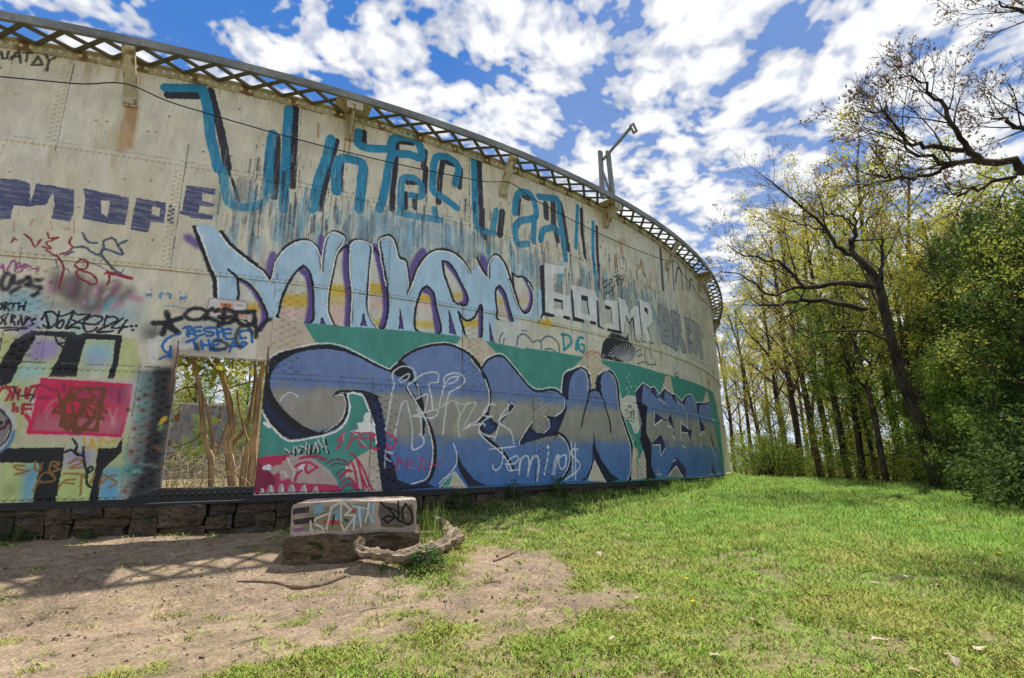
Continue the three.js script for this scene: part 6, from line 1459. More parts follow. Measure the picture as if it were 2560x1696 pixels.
// ---------- the log, sticks ----------
function tubeAlong(pts, radii, seg, rad, rough = 0, seed = 0, cap = true) {
  const curve = new THREE.CatmullRomCurve3(pts.map((p) => p.isVector3 ? p : V(...p))), fr = curve.computeFrenetFrames(seg, false), pos = [], uv = [], idx = [];
  const rAt = (t) => { const f = t * (radii.length - 1), i = Math.min(radii.length - 2, Math.floor(f)); return mix(radii[i], radii[i + 1], f - i); }, L = curve.getLength();
  for (let i = 0; i <= seg; i++) {
    const t = i / seg, p = curve.getPointAt(t), r = rAt(t);
    for (let j = 0; j <= rad; j++) { const a = j / rad * TAU, jj = j % rad, k = 1 + rough * (vnoise(jj * 0.9 + seed * 5, i * 0.35 + seed) + 0.7 * vnoise(jj * 2.3 + 40, i * 0.09 + seed * 2) - 0.85) * 2, n = fr.normals[i].clone().multiplyScalar(Math.cos(a)).addScaledVector(fr.binormals[i], Math.sin(a)); pos.push(p.x + n.x * r * k, p.y + n.y * r * k, p.z + n.z * r * k); uv.push(j / rad, t * L / (r * 6)); }
  }
  for (let i = 0; i < seg; i++) for (let j = 0; j < rad; j++) { const a = i * (rad + 1) + j, b = a + rad + 1; idx.push(a, b, a + 1, b, b + 1, a + 1); }
  if (cap) for (const [i, p] of [[0, curve.getPointAt(0)], [seg, curve.getPointAt(1)]]) { const c = pos.length / 3; pos.push(p.x, p.y, p.z); uv.push(0.5, 0.5); for (let j = 0; j < rad; j++) { const a = i * (rad + 1) + j; i ? idx.push(a + 1, a, c) : idx.push(a, a + 1, c); } }
  const g = new THREE.BufferGeometry(); g.setAttribute('position', new THREE.Float32BufferAttribute(pos, 3)); g.setAttribute('uv', new THREE.Float32BufferAttribute(uv, 2)); g.setIndex(idx); g.computeVertexNormals(); return g;
}
const greyWood = noiseTexture(256, (u, v) => { const s = tileFbm(u, v * 0.12, 26, 4, 71), a = tileFbm(u, v, 5, 3, 73), c = sstep(0.64, 0.72, tileFbm(u, v * 0.2, 40, 2, 75)); const k = 0.66 + 0.36 * (s - 0.5) + 0.3 * (a - 0.5); return [mix(k, 0.42, c * 0.6), mix(k * 0.92, 0.36, c * 0.6), mix(k * 0.81, 0.28, c * 0.6)]; });
const woodBump = noiseTexture(256, (u, v) => { const k = tileFbm(u, v * 0.12, 24, 4, 77); return [k, k, k]; }, false);
const logMat = std({ map: greyWood, bumpMap: woodBump, bumpScale: 0.045, roughness: 0.9, color: lin(0.74, 0.68, 0.6) });
{
  const l = thing('bent_log', 'barkless grey driftwood log bent round a step of bare soil', 'log');
  part(l, 'stem', tubeAlong(LOG, [0.042, 0.052, 0.06, 0.066, 0.078, 0.074, 0.066, 0.068, 0.066, 0.062, 0.058, 0.054, 0.045], 110, 16, 0.5, 3), logMat);
  part(l, 'knot_stub', tubeAlong([[-1.64, 0.44, -5.92], [-1.67, 0.54, -5.96], [-1.64, 0.62, -6.0]], [0.07, 0.062, 0.04], 10, 10, 0.4, 8), std({ map: greyWood, bumpMap: woodBump, bumpScale: 0.03, roughness: 0.95, color: lin(0.3, 0.25, 0.2) }));
  part(l, 'split_strip', tubeAlong([[-1.05, 0.635, -7.48], [-0.87, 0.62, -7.1], [-0.735, 0.585, -6.77]], [0.02, 0.03, 0.015], 14, 7, 0.3, 5), logMat);
  const root = shade(new THREE.Mesh(tubeAlong([[-2.75, 0.3, -5.62], [-2.4, 0.335, -5.66], [-2.15, 0.345, -5.57], [-1.92, 0.35, -5.6], [-1.7, 0.39, -5.72]].map((p) => [p[0], groundY(p[0], p[2]) + 0.004, p[2]]), [0.006, 0.016, 0.024, 0.026, 0.014], 40, 9, 0.4, 11), std({ map: greyWood, bumpMap: woodBump, bumpScale: 0.02, roughness: 0.95, color: lin(0.55, 0.46, 0.38) })));
  root.name = 'tree_root'; scene.add(root); tag(root, 'low worn root crossing bare soil in front of the concrete block', 'root');
  const stick = shade(new THREE.Mesh(tubeAlong([[-0.235, 0, -6.0], [-0.14, 0, -6.2], [-0.07, 0, -6.33], [0.03, 0, -6.52]].map((p, i) => [p[0], groundY(p[0], p[2]) + 0.014 + (i === 3 ? 0.02 : 0), p[2]]), [0.012, 0.014, 0.011, 0.006], 24, 7, 0.3, 4), std({ map: greyWood, roughness: 0.9, color: lin(0.8, 0.62, 0.5) })));
  stick.name = 'stick'; scene.add(stick); tag(stick, 'pale bare stick lying on the soil beside the bent log', 'stick');
}
// ---------- foliage ----------
function leafMat(r, g, b, tr = 0.35) { return new THREE.MeshPhysicalMaterial({ color: lin(r, g, b), roughness: 0.85, transmission: tr, thickness: 0, side: THREE.DoubleSide, specularIntensity: 0.25 }); }
function bladeGeo(list) {       // list of [x, z, height, leanX, leanZ, width, facing]
  const pos = [], idx = [];
  for (const [x, z, h, lx, lz, w, f] of list) {
    const b = pos.length / 3, cx = Math.cos(f) * w / 2, cz = Math.sin(f) * w / 2;
    pos.push(x - cx, -0.01, z - cz, x + cx, -0.01, z + cz, x + lx * 0.4 - cx * 0.8, h * 0.6, z + lz * 0.4 - cz * 0.8, x + lx * 0.4 + cx * 0.8, h * 0.6, z + lz * 0.4 + cz * 0.8, x + lx, h, z + lz);
    idx.push(b, b + 1, b + 3, b, b + 3, b + 2, b + 2, b + 3, b + 4);
  }
  const g = new THREE.BufferGeometry(); g.setAttribute('position', new THREE.Float32BufferAttribute(pos, 3)); g.setIndex(idx);
  g.computeVertexNormals(); const n = g.attributes.normal; for (let i = 0; i < n.count; i++) { const q = V(n.getX(i), n.getY(i), n.getZ(i)); if (q.y < 0) q.negate(); q.y += 0.9; q.normalize(); n.setXYZ(i, q.x, q.y, q.z); } return g;
}
const tuftGeos = [0, 1, 2, 3].map((k) => { const r = rng(400 + k), L = []; for (let i = 0; i < 15; i++) { const a = r() * TAU, d = Math.sqrt(r()) * 0.055, h = 0.5 + r() * 0.6, q = r() * TAU, l = (0.15 + r() * 0.5) * h; L.push([Math.cos(a) * d, Math.sin(a) * d, h, Math.cos(q) * l * 0.09, Math.sin(q) * l * 0.09, 0.004 + r() * 0.004, r() * 3.2]); } return bladeGeo(L); });
{
  const grassMat = leafMat(1, 1, 1, 0.3), lists = [[], [], [], []], r = rng(900), dummy = new THREE.Object3D();
  const put = (x, z, hs, w, c) => { const k = Math.floor(r() * 4); dummy.position.set(x, groundY(x, z), z); dummy.rotation.set(0, r() * TAU, 0); dummy.scale.set(w, hs, w); dummy.updateMatrix(); lists[k].push([dummy.matrix.clone(), c]); };
  const tryAt = (x, z, dist) => {
    const rho = Math.hypot(x - AX, z - AZ) - R; if (rho < 0.06) return;
    if (x < -1.0 && x > -2.7 && z < -5.9 && z > -7.4) return;
    const b = bare(x, z), L = lush(x, z), patch = fbm(x * 1.1 + 50, z * 1.1 + 9, 3), fine = fbm(x * 4.1 + 7, z * 4.1, 2);
    let dens = (1 - b) * clamp(0.48 + 0.7 * L + (patch - 0.5) * 1.7 + (fine - 0.5) * 1.2, 0.2, 1);
    if (b > 0.5) dens = fine > 0.66 ? 0.10 : 0.003;
    const woods = sstep(19, 25, dist) * sstep(3, 9, x); dens *= 1 - woods * 0.75;
    if (r() > dens) return;
    const tone = clamp(0.5 - L * 0.5 + (patch - 0.5) * 0.9 + (r() - 0.5) * 0.7), y = r();
    const c = lin(mix(0.17, 0.40, tone) * (0.75 + 0.5 * y), mix(0.33, 0.36, tone) * (0.75 + 0.5 * y), mix(0.025, 0.10, tone) * (0.75 + 0.5 * y));
    const clump = sstep(0.6, 0.78, fbm(x * 0.8 + 90, z * 0.8 + 31, 2)) * L;
    put(x, z, (0.028 + 0.05 * L + 0.05 * clump) * (0.6 + 0.8 * r()) * (rho < 0.5 ? 1.7 : 1), 0.75 + 0.7 * r() + dist * 0.03, c);
  };
  const scatter = (n, r0, r1, a0, a1) => { for (let i = 0; i < n; i++) { const d = Math.sqrt(mix(r0 * r0, r1 * r1, r())), a = mix(a0, a1, r()); tryAt(d * Math.sin(a), -d * Math.cos(a), d); } };
  scatter(34000, 2.6, 6, -0.95, 0.95); scatter(42000, 6, 11, -0.75, 0.95); scatter(30000, 11, 20, 0.0, 0.95); scatter(22000, 20, 42, 0.2, 0.95);
  const lawn = new THREE.Group(); lawn.name = 'lawn_grass'; scene.add(lawn); tag(lawn, 'short spring grass growing over the sloping ground', 'grass', null, 'stuff');
  lists.forEach((l, k) => { const m = new THREE.InstancedMesh(tuftGeos[k], grassMat, l.length); l.forEach(([mx, c], i) => { m.setMatrixAt(i, mx); m.setColorAt(i, c); }); m.name = 'grass_blades'; m.userData.kind = 'stuff'; shade(m); lawn.add(m); });
}
// pebbles and crumbs on the bare soil
{
  const r = rng(910), n = 1800, m = new THREE.InstancedMesh(rock(21, 2, 2, 2, 0.3), std({ map: stoneMap, roughness: 0.95 }), n), d = new THREE.Object3D(); let k = 0;
  while (k < n) { const x = mix(-6, 1.6, r()), z = mix(-7.4, -2.8, r()); if (bare(x, z) < 0.45 || Math.hypot(x - AX, z - AZ) < R + 0.15 || (x < -1.05 && x > -2.7 && z < -5.9)) continue; const s = 0.004 + 0.016 * Math.pow(r(), 4); d.position.set(x, groundY(x, z) + s * 0.15, z); d.rotation.set(r() * 6, r() * 6, r() * 6); d.scale.set(s * (1 + r()), s, s * (1 + r() * 0.6)); d.updateMatrix(); m.setMatrixAt(k, d.matrix); const q = 0.5 + r() * 0.9; m.setColorAt(k, r() < 0.2 ? lin(0.6, 0.45, 0.32) : lin(q * 1.5, q * 1.36, q * 1.2)); k++; }
  m.name = 'gravel'; shade(m); scene.add(m); tag(m, 'small pebbles and crumbs scattered on the bare soil', 'gravel', null, 'stuff');
}
// fallen leaves, dandelions
{
  const r = rng(920), leaf = (() => { const s = new THREE.Shape(), n = 26; for (let i = 0; i < n; i++) { const a = i / n * TAU, q = 0.5 + 0.26 * Math.cos(a * 5) * (0.6 + 0.4 * Math.sin(a * 3)), x = Math.cos(a) * q, y = Math.sin(a) * q * 0.62; i ? s.lineTo(x, y) : s.moveTo(x, y); } const g = new THREE.ShapeGeometry(s); g.rotateX(-Math.PI / 2); const p = g.attributes.position; for (let i = 0; i < p.count; i++) p.setY(i, 0.16 * Math.sin(p.getX(i) * 3.1) + 0.22 * Math.abs(p.getZ(i))); g.computeVertexNormals(); return g; })();
  const mats = [lin(0.46, 0.37, 0.27), lin(0.36, 0.25, 0.16), lin(0.2, 0.11, 0.06)].map((c) => new THREE.MeshPhysicalMaterial({ color: c, roughness: 0.8, transmission: 0.1, thickness: 0, side: THREE.DoubleSide }));
  const labels = ['pale curled leaf lying in the lawn', 'tan dry leaf lying in the lawn', 'dark brown dry leaf lying in the lawn'];
  let n = 0;
  const LS = [[0.96, -6.49], [2.26, -5.99], [1.95, -4.73], [0.42, -4.28], [3.24, -5.2], [3.66, -5.4], [3.69, -5.08], [3.44, -4.87], [3.26, -4.83], [3.59, -4.59], [3.06, -3.81], [2.59, -3.51], [2.38, -3.87], [2.64, -3.63], [5.45, -9.39], [5.68, -8.78], [5.47, -7.26], [4.7, -5.89], [2.9, -6.74], [2.07, -5.32], [4.19, -5.34], [0.64, -3.97], [0.84, -3.46], [0.92, -3.46], [0.34, -3.46], [2.27, -3.4], [1.23, -3.69], [2.88, -3.69], [1.76, -4.3], [1.04, -4.89], [-4.94, -6.99], [-4.72, -7.05]];
  for (const [x, z] of LS) {
    const k = n % 7 === 3 ? 2 : n % 3 === 1 ? 1 : 0, wall = Math.hypot(x - AX, z - AZ) < R + 0.6, m = shade(new THREE.Mesh(leaf, mats[k])), s = 0.045 + 0.05 * r(); m.name = numbered('fallen_leaf'); m.position.set(x, groundY(x, z) + 0.03, z); m.rotation.set((r() - 0.5) * 0.5, r() * 6, (r() - 0.5) * 0.5); m.scale.setScalar(s * (wall ? 1.4 : 1)); scene.add(m);
    tag(m, wall ? 'curled tan leaf lying at the foot of the stone footing' : labels[k], 'leaf', wall ? 'leaves by the footing' : 'dry leaves on the lawn, ' + ['pale', 'tan', 'brown'][k]); n++;
  }
  const petals = (() => { const gs = []; for (let i = 0; i < 14; i++) { const g = new THREE.PlaneGeometry(0.3, 1); g.translate(0, 0.5, 0); g.rotateX(-1.25 + (i % 2) * 0.35); g.rotateY(i / 14 * TAU); gs.push(g); } gs.push(new THREE.SphereGeometry(0.28, 6, 4)); return mergeGeometries(gs.map((g) => g.toNonIndexed())); })();
  const yellow = std({ color: lin(0.75, 0.52, 0.02), roughness: 0.8, side: THREE.DoubleSide }), stalk = std({ color: lin(0.14, 0.2, 0.05), roughness: 0.8 }), stalkGeo = new THREE.CylinderGeometry(0.0016, 0.002, 1, 5).translate(0, 0.5, 0);
  for (const [x, z] of [[2.95, -8.1], [6.1, -10.04], [7.4, -10.76], [7.59, -11.08], [7.39, -10.96], [4.53, -7.88], [5.01, -7.44], [3.93, -6.95], [1.55, -5.22], [1.41, -4.63], [6.48, -15.3], [5.11, -13.43], [8.31, -11.35], [5.13, -6.03], [9.66, -13.86], [6.25, -8.96], [7.16, -10.14], [6.47, -11.48]]) { const d = thing('dandelion', 'yellow dandelion flower standing in the lawn', 'dandelion', 'dandelions in the lawn'), h = 0.05 + 0.05 * r(); d.position.set(x, groundY(x, z), z); part(d, 'stalk', stalkGeo, stalk).scale.y = h; const f = part(d, 'flower_head', petals, yellow); f.position.y = h; f.scale.setScalar(0.017 + 0.006 * r()); f.rotation.set(r() * 0.5, r() * 6, 0); }
}
// bits of dead twig on the soil and the lawn
{
  const r = rng(931), geo = [0, 1, 2].map((k) => tubeAlong([[-0.5, 0, 0], [-0.15, 0.03, 0.06 * (k - 1)], [0.2, 0.02, 0.05], [0.5, 0.05, -0.05 * k]], [0.016, 0.024, 0.02, 0.008], 12, 5, 0.4, k)), mats = [std({ map: greyWood, roughness: 0.95, color: lin(0.45, 0.36, 0.27) }), std({ map: greyWood, roughness: 0.95, color: lin(0.2, 0.15, 0.11) })];
  for (const [x, z] of [[-2.9, -4.4], [-1.2, -4.7], [-3.8, -4.9], [-0.2, -5.3], [0.3, -4.1], [1.6, -4.0], [2.6, -4.9], [-1.9, -4.2], [3.1, -6.2], [0.9, -5.9], [-2.4, -5.1], [1.9, -3.7]]) { const k = Math.floor(r() * 3), bareHere = bare(x, z) > 0.5, m = shade(new THREE.Mesh(geo[k], mats[bareHere ? 0 : 1])); m.name = numbered('twig'); m.position.set(x, groundY(x, z) + (bareHere ? 0.004 : 0.02), z); m.rotation.y = r() * 6; m.scale.setScalar(0.07 + r() * 0.16); scene.add(m); tag(m, bareHere ? 'short dead twig lying on bare soil' : 'short dark twig lying in thin grass', 'twig', bareHere ? 'twigs on the soil' : 'twigs in the grass'); }
}
// ---------- weeds along the wall, tall grass, the leafy weed under the log ----------
function leafyGeo(seed, n, rad, hgt, lw, ll, droop = 0.4) {   // many pointed leaves in a dome
  const r = rng(seed), pos = [], idx = [];
  for (let i = 0; i < n; i++) {
    const a = r() * TAU, t = Math.sqrt(r()), b = V(Math.cos(a) * rad * t * 0.8, hgt * (0.15 + 0.85 * r()) * (1.05 - 0.6 * t * t), Math.sin(a) * rad * t * 0.8), dir = V(Math.cos(a + (r() - 0.5)), 0.7 - droop * t + (r() - 0.5) * 0.7, Math.sin(a + (r() - 0.5))).normalize(), side = V(-dir.z, (r() - 0.5) * 0.7, dir.x).normalize(), l = ll * (0.6 + 0.7 * r()), w = lw * (0.6 + 0.7 * r()), k = pos.length / 3, nn = side.clone().cross(dir);
    const P = (f, s, u) => { const q = b.clone().addScaledVector(dir, l * f).addScaledVector(side, w * s).addScaledVector(nn, l * u); pos.push(q.x, q.y, q.z); };
    P(0, 0, 0); P(0.4, 0.5, 0.06); P(0.45, 0, -0.02); P(0.4, -0.5, 0.06); P(1, 0, -0.1); idx.push(k, k + 1, k + 2, k, k + 2, k + 3, k + 1, k + 4, k + 2, k + 2, k + 4, k + 3);
  }
  const g = new THREE.BufferGeometry(); g.setAttribute('position', new THREE.Float32BufferAttribute(pos, 3)); g.setIndex(idx); g.computeVertexNormals(); return g;
}
function stemsGeo(seed, n, rad, hgt, thick) { const r = rng(seed), gs = []; for (let i = 0; i < n; i++) { const a = r() * TAU, q = rad * Math.sqrt(r()); gs.push(tubeAlong([[Math.cos(a) * q * 0.15, -0.03, Math.sin(a) * q * 0.15], [Math.cos(a) * q * 0.5, hgt * 0.45, Math.sin(a) * q * 0.5], [Math.cos(a) * q, hgt * (0.6 + 0.4 * r()), Math.sin(a) * q]], [thick, thick * 0.7, thick * 0.3], 5, 4, 0, 0, false)); } return mergeGeometries(gs); }
const stemMat = std({ color: lin(0.16, 0.15, 0.07), roughness: 0.9 }), weedMat = leafMat(0.055, 0.13, 0.025, 0.3), tallMat = leafMat(0.17, 0.25, 0.05, 0.35);
{
  const w = thing('leafy_weed', 'dark green leafy weed growing against the bent log', 'weed'); part(w, 'stems', stemsGeo(3, 14, 0.12, 0.13, 0.003), stemMat); part(w, 'foliage', leafyGeo(5, 230, 0.19, 0.2, 0.03, 0.075, 0.6), weedMat); w.position.set(-0.88, groundY(-0.88, -5.6), -5.6);
  const g = thing('tall_grass', 'tall pale grass tuft growing at the end of the concrete block', 'grass tuft');
  const r = rng(33), L = []; for (let i = 0; i < 90; i++) { const a = r() * TAU, d = Math.sqrt(r()) * 0.16, h = 0.18 + r() * 0.34, q = r() * TAU, l = 0.06 + r() * 0.18; L.push([Math.cos(a) * d, Math.sin(a) * d * 1.6, h, Math.cos(q) * l, Math.sin(q) * l, 0.005, r() * 3]); } part(g, 'blades', bladeGeo(L), tallMat); g.position.set(-0.98, groundY(-0.98, -6.6) + 0.02, -6.6);
  const tuft = new THREE.Group(); tuft.name = 'small_tuft'; { const L2 = []; for (let i = 0; i < 40; i++) { const a = r() * TAU, d = Math.sqrt(r()) * 0.05, h = 0.05 + r() * 0.12, q = r() * TAU, l = 0.03 + r() * 0.05; L2.push([Math.cos(a) * d, Math.sin(a) * d, h, Math.cos(q) * l, Math.sin(q) * l, 0.004, r() * 3]); } const m = shade(new THREE.Mesh(bladeGeo(L2), tallMat)); m.name = 'blades'; tuft.add(m); } tuft.userData = { label: 'small grass tuft growing below the bent log', category: 'grass tuft' }; scene.add(tuft); tuft.position.set(-1.33, groundY(-1.33, -5.62), -5.62);
  // weeds at the foot of the tank
  const spots = [[0.62, 0.42, 'tall'], [0.574, 0.5, 'low'], [0.665, 0.5, 'tall'], [0.70, 0.34, 'low'], [0.745, 0.3, 'low'], [0.79, 0.5, 'low'], [0.335, 0.3, 'low'], [0.365, 0.22, 'low'], [0.84, 0.4, 'low'], [0.9, 0.35, 'low'], [0.96, 0.4, 'low']];
  const protos = { tall: null, low: null };
  for (const [t, s, kind] of spots) {
    let o; if (!protos[kind]) { o = protos[kind] = thing('wall_weed', kind === 'tall' ? 'upright dark weed rooted in the stone footing of the tank' : 'low dark weed growing at the foot of the tank wall', 'weed', kind === 'tall' ? 'upright weeds at the tank' : 'low weeds at the tank'); part(o, 'stems', stemsGeo(kind === 'tall' ? 7 : 8, 9, 0.3, kind === 'tall' ? 1.0 : 0.6, 0.01), stemMat); part(o, 'foliage', leafyGeo(kind === 'tall' ? 11 : 12, 210, kind === 'tall' ? 0.3 : 0.45, kind === 'tall' ? 1 : 0.6, 0.06, 0.17, 0.5), weedMat); }
    else o = copyOf(protos[kind]);
    const p = onWall(t, 22.2); o.position.set(p.x, groundY(p.x, p.z) - 0.01, p.z); o.rotation.y = t * 40; o.scale.setScalar(s);
  }
}
// ---------- trees ----------
const bark = noiseTexture(256, (u, v) => { const s = tileFbm(u, v * 0.3, 18, 4, 81), a = tileFbm(u, v, 5, 3, 83); const k = 0.42 + 0.5 * (s - 0.5) + 0.25 * (a - 0.5); return [k * 1.02, k * 0.94, k * 0.84]; });
const barkBump = noiseTexture(256, (u, v) => { const k = tileFbm(u, v * 0.3, 18, 4, 81); return [k, k, k]; }, false);
const barkDark = std({ map: bark, bumpMap: barkBump, bumpScale: 0.04, roughness: 0.95, color: lin(0.42, 0.38, 0.34) }), barkTan = std({ map: bark, bumpMap: barkBump, bumpScale: 0.015, roughness: 0.9, color: lin(2.9, 2.45, 1.9) }), barkGrey = std({ map: bark, bumpMap: barkBump, bumpScale: 0.03, roughness: 0.95, color: lin(0.62, 0.55, 0.47) });
class Wood {                       // gathers tapering tubes into one geometry
  constructor() { this.pos = []; this.uv = []; this.idx = []; this.nor = []; }
  tube(pts, rad, n) {
    const base = this.pos.length / 3, up = V(0, 0, 0); let run = 0, ref = null;
    for (let i = 0; i < pts.length; i++) {
      const t = pts[Math.min(i + 1, pts.length - 1)].clone().sub(pts[Math.max(i - 1, 0)]).normalize(); if (i) run += pts[i].distanceTo(pts[i - 1]);
      ref = (ref ?? (Math.abs(t.y) > 0.9 ? V(1, 0, 0) : V(0, 1, 0))).clone(); const s = ref.cross(t).normalize(), q = t.clone().cross(s).normalize(); ref = q;
      ref = q; for (let j = 0; j <= n; j++) { const a = j / n * TAU, c = Math.cos(a), d = Math.sin(a), x = s.x * c + q.x * d, y = s.y * c + q.y * d, z = s.z * c + q.z * d; this.pos.push(pts[i].x + x * rad[i], pts[i].y + y * rad[i], pts[i].z + z * rad[i]); this.nor.push(x, y, z); this.uv.push(j / n * Math.max(1, Math.round(rad[i] * 12)), run / 1.2); }
    }
    for (let i = 0; i < pts.length - 1; i++) for (let j = 0; j < n; j++) { const a = base + i * (n + 1) + j, b = a + n + 1; this.idx.push(a, a + 1, b, b, a + 1, b + 1); }
  }
  geo() { const g = new THREE.BufferGeometry(); g.setAttribute('position', new THREE.Float32BufferAttribute(this.pos, 3)); g.setAttribute('normal', new THREE.Float32BufferAttribute(this.nor, 3)); g.setAttribute('uv', new THREE.Float32BufferAttribute(this.uv, 2)); g.setIndex(this.idx); return g; }
}
function grow(T, r, p, dir, len, rad, level, o) {   // one branch and what grows from it
  const n = o.segs[level], pts = [p.clone()], rr = [rad], dirs = [dir.clone()]; let q = p.clone(), d = dir.clone();
  for (let i = 1; i <= n; i++) { d.add(V((r() - 0.5), (r() - 0.5) * 0.8, (r() - 0.5)).multiplyScalar(o.wander[level])); d.y += o.lift[level]; d.normalize(); q = q.clone().addScaledVector(d, len / n); pts.push(q); rr.push(rad * mix(1, o.tip[level], i / n)); dirs.push(d.clone()); }
  (level === 0 ? T.trunk : T.branch).tube(pts, rr, o.sides[level]);
  sprout(T, r, pts, rr, dirs, len, level, o);
}
function sprout(T, r, pts, rr, dirs, len, level, o) {
  const n = pts.length - 1;
  if (level >= o.leafFrom) for (let i = 0; i < o.leaves[level]; i++) { const f = r() * n, k = Math.min(n - 1, Math.floor(f)), b = pts[k].clone().lerp(pts[k + 1], f - k); T.leaf.push(b.add(V(r() - 0.5, r() - 0.5, r() - 0.5).multiplyScalar(o.leafSpread))); }
  if (level >= o.levels - 1) return;
  const c = o.kids[level]; let ang = r() * TAU;
  for (let i = 0; i < c; i++) {
    const f = mix(o.start[level], 1, Math.pow((i + r() * 0.7) / c, o.even ?? 1)) * n, k = Math.min(n - 1, Math.floor(f)), b = pts[k].clone().lerp(pts[k + 1], f - k), d0 = dirs[k], rb = mix(rr[k], rr[k + 1], f - k);
    ang += 2.4 + (r() - 0.5); const s = Math.abs(d0.y) > 0.95 ? V(1, 0, 0) : V(0, 1, 0).cross(d0).normalize(), t = d0.clone().cross(s).normalize(), th = o.angle[level] * (0.75 + 0.5 * r()), side = s.multiplyScalar(Math.cos(ang)).addScaledVector(t, Math.sin(ang)), nd = d0.clone().multiplyScalar(Math.cos(th)).addScaledVector(side, Math.sin(th)).normalize();
    grow(T, r, b, nd, len * o.ratio[level] * (1.15 - 0.65 * f / n) * (0.7 + 0.6 * r()), Math.max(rb * o.thin[level], 0.004), level + 1, o);
  }
}
const OAK = { segs: [12, 8, 5, 4], wander: [0.10, 0.28, 0.34, 0.4], lift: [0.02, 0.05, 0.05, 0.05], tip: [0.35, 0.25, 0.25, 0.3], sides: [9, 6, 4, 3], levels: 4, kids: [13, 8, 7], start: [0.34, 0.25, 0.15], angle: [0.95, 0.8, 0.8], ratio: [0.46, 0.45, 0.42], thin: [0.5, 0.5, 0.5], leafFrom: 3, leaves: [0, 0, 0, 5], leafSpread: 0.3 };
const sprigGeo = (n, size, seed) => { const r = rng(seed), pos = [], idx = []; for (let i = 0; i < n; i++) { const b = V(r() - 0.5, r() - 0.5, r() - 0.5).multiplyScalar(0.9), d = V(r() - 0.5, r() - 0.5, r() - 0.5).normalize(), s = V(r() - 0.5, r() - 0.5, r() - 0.5).cross(d).normalize(), k = pos.length / 3, l = size * (0.6 + 0.8 * r()); for (const [f, w] of [[0, 0], [0.5, 0.33], [1, 0], [0.5, -0.33]]) { const q = b.clone().addScaledVector(d, f * l).addScaledVector(s, w * l); pos.push(q.x, q.y, q.z); } idx.push(k, k + 1, k + 2, k, k + 2, k + 3); } const g = new THREE.BufferGeometry(); g.setAttribute('position', new THREE.Float32BufferAttribute(pos, 3)); g.setIndex(idx); g.computeVertexNormals(); return g; };
const sprigs = [sprigGeo(7, 0.22, 1), sprigGeo(7, 0.22, 2)], buds = sprigGeo(4, 0.3, 3);
const leafWhite = leafMat(1, 1, 1, 0.45);
function dress(root, T, seed, wood, size, tint, keep = 1) {       // wood and leaves become the parts of a tree
  part(root, 'trunk', T.trunk.geo(), wood); if (T.branch.pos.length) { const b = part(root, 'branches', T.branch.geo(), wood); b.userData.kind = 'stuff'; }
  const r = rng(seed), L = T.leaf.filter(() => r() < keep), m = new THREE.InstancedMesh(size < 0.2 ? buds : sprigs[seed & 1], leafWhite, Math.max(1, L.length)), d = new THREE.Object3D();
  L.forEach((p, i) => { d.position.copy(p); d.rotation.set(r() * 6, r() * 6, r() * 6); d.scale.setScalar(size * (0.4 + 1.1 * r() * r() + 0.3 * r())); d.updateMatrix(); m.setMatrixAt(i, d.matrix); const k = r(), f = 0.65 + 0.7 * r(); m.setColorAt(i, lin(mix(tint[0][0], tint[1][0], k) * f, mix(tint[0][1], tint[1][1], k) * f, mix(tint[0][2], tint[1][2], k) * f)); });
  m.name = 'crown'; m.userData.kind = 'stuff'; shade(m); root.add(m); return root;
}
const newT = () => ({ trunk: new Wood(), branch: new Wood(), leaf: [] });
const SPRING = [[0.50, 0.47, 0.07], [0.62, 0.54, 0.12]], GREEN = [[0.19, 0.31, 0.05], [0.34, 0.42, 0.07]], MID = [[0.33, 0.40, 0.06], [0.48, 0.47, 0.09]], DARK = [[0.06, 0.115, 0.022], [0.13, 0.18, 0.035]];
function makeTree(seed, h, rad, o, wood, size, tint, label, group, keep) { const r = rng(seed), T = newT(); grow(T, r, V(0, -0.2, 0), V((r() - 0.5) * 0.12, 1, (r() - 0.5) * 0.12).normalize(), h, rad, 0, o); return dress(thing('tree', label, 'tree', group), T, seed, wood, size, tint, keep); }
const at = (px, dist) => { const dx = (px - 1280) / 1325, a = Math.atan2(dx, 0.9708); return [dist * Math.sin(a), -dist * Math.cos(a)]; };   // a place at that distance in that bearing from the eye
const place = (o, x, z, turn = 0, s = 1) => { o.position.set(x, groundY(x, z), z); o.rotation.y = turn; o.scale.setScalar(s); return o; };
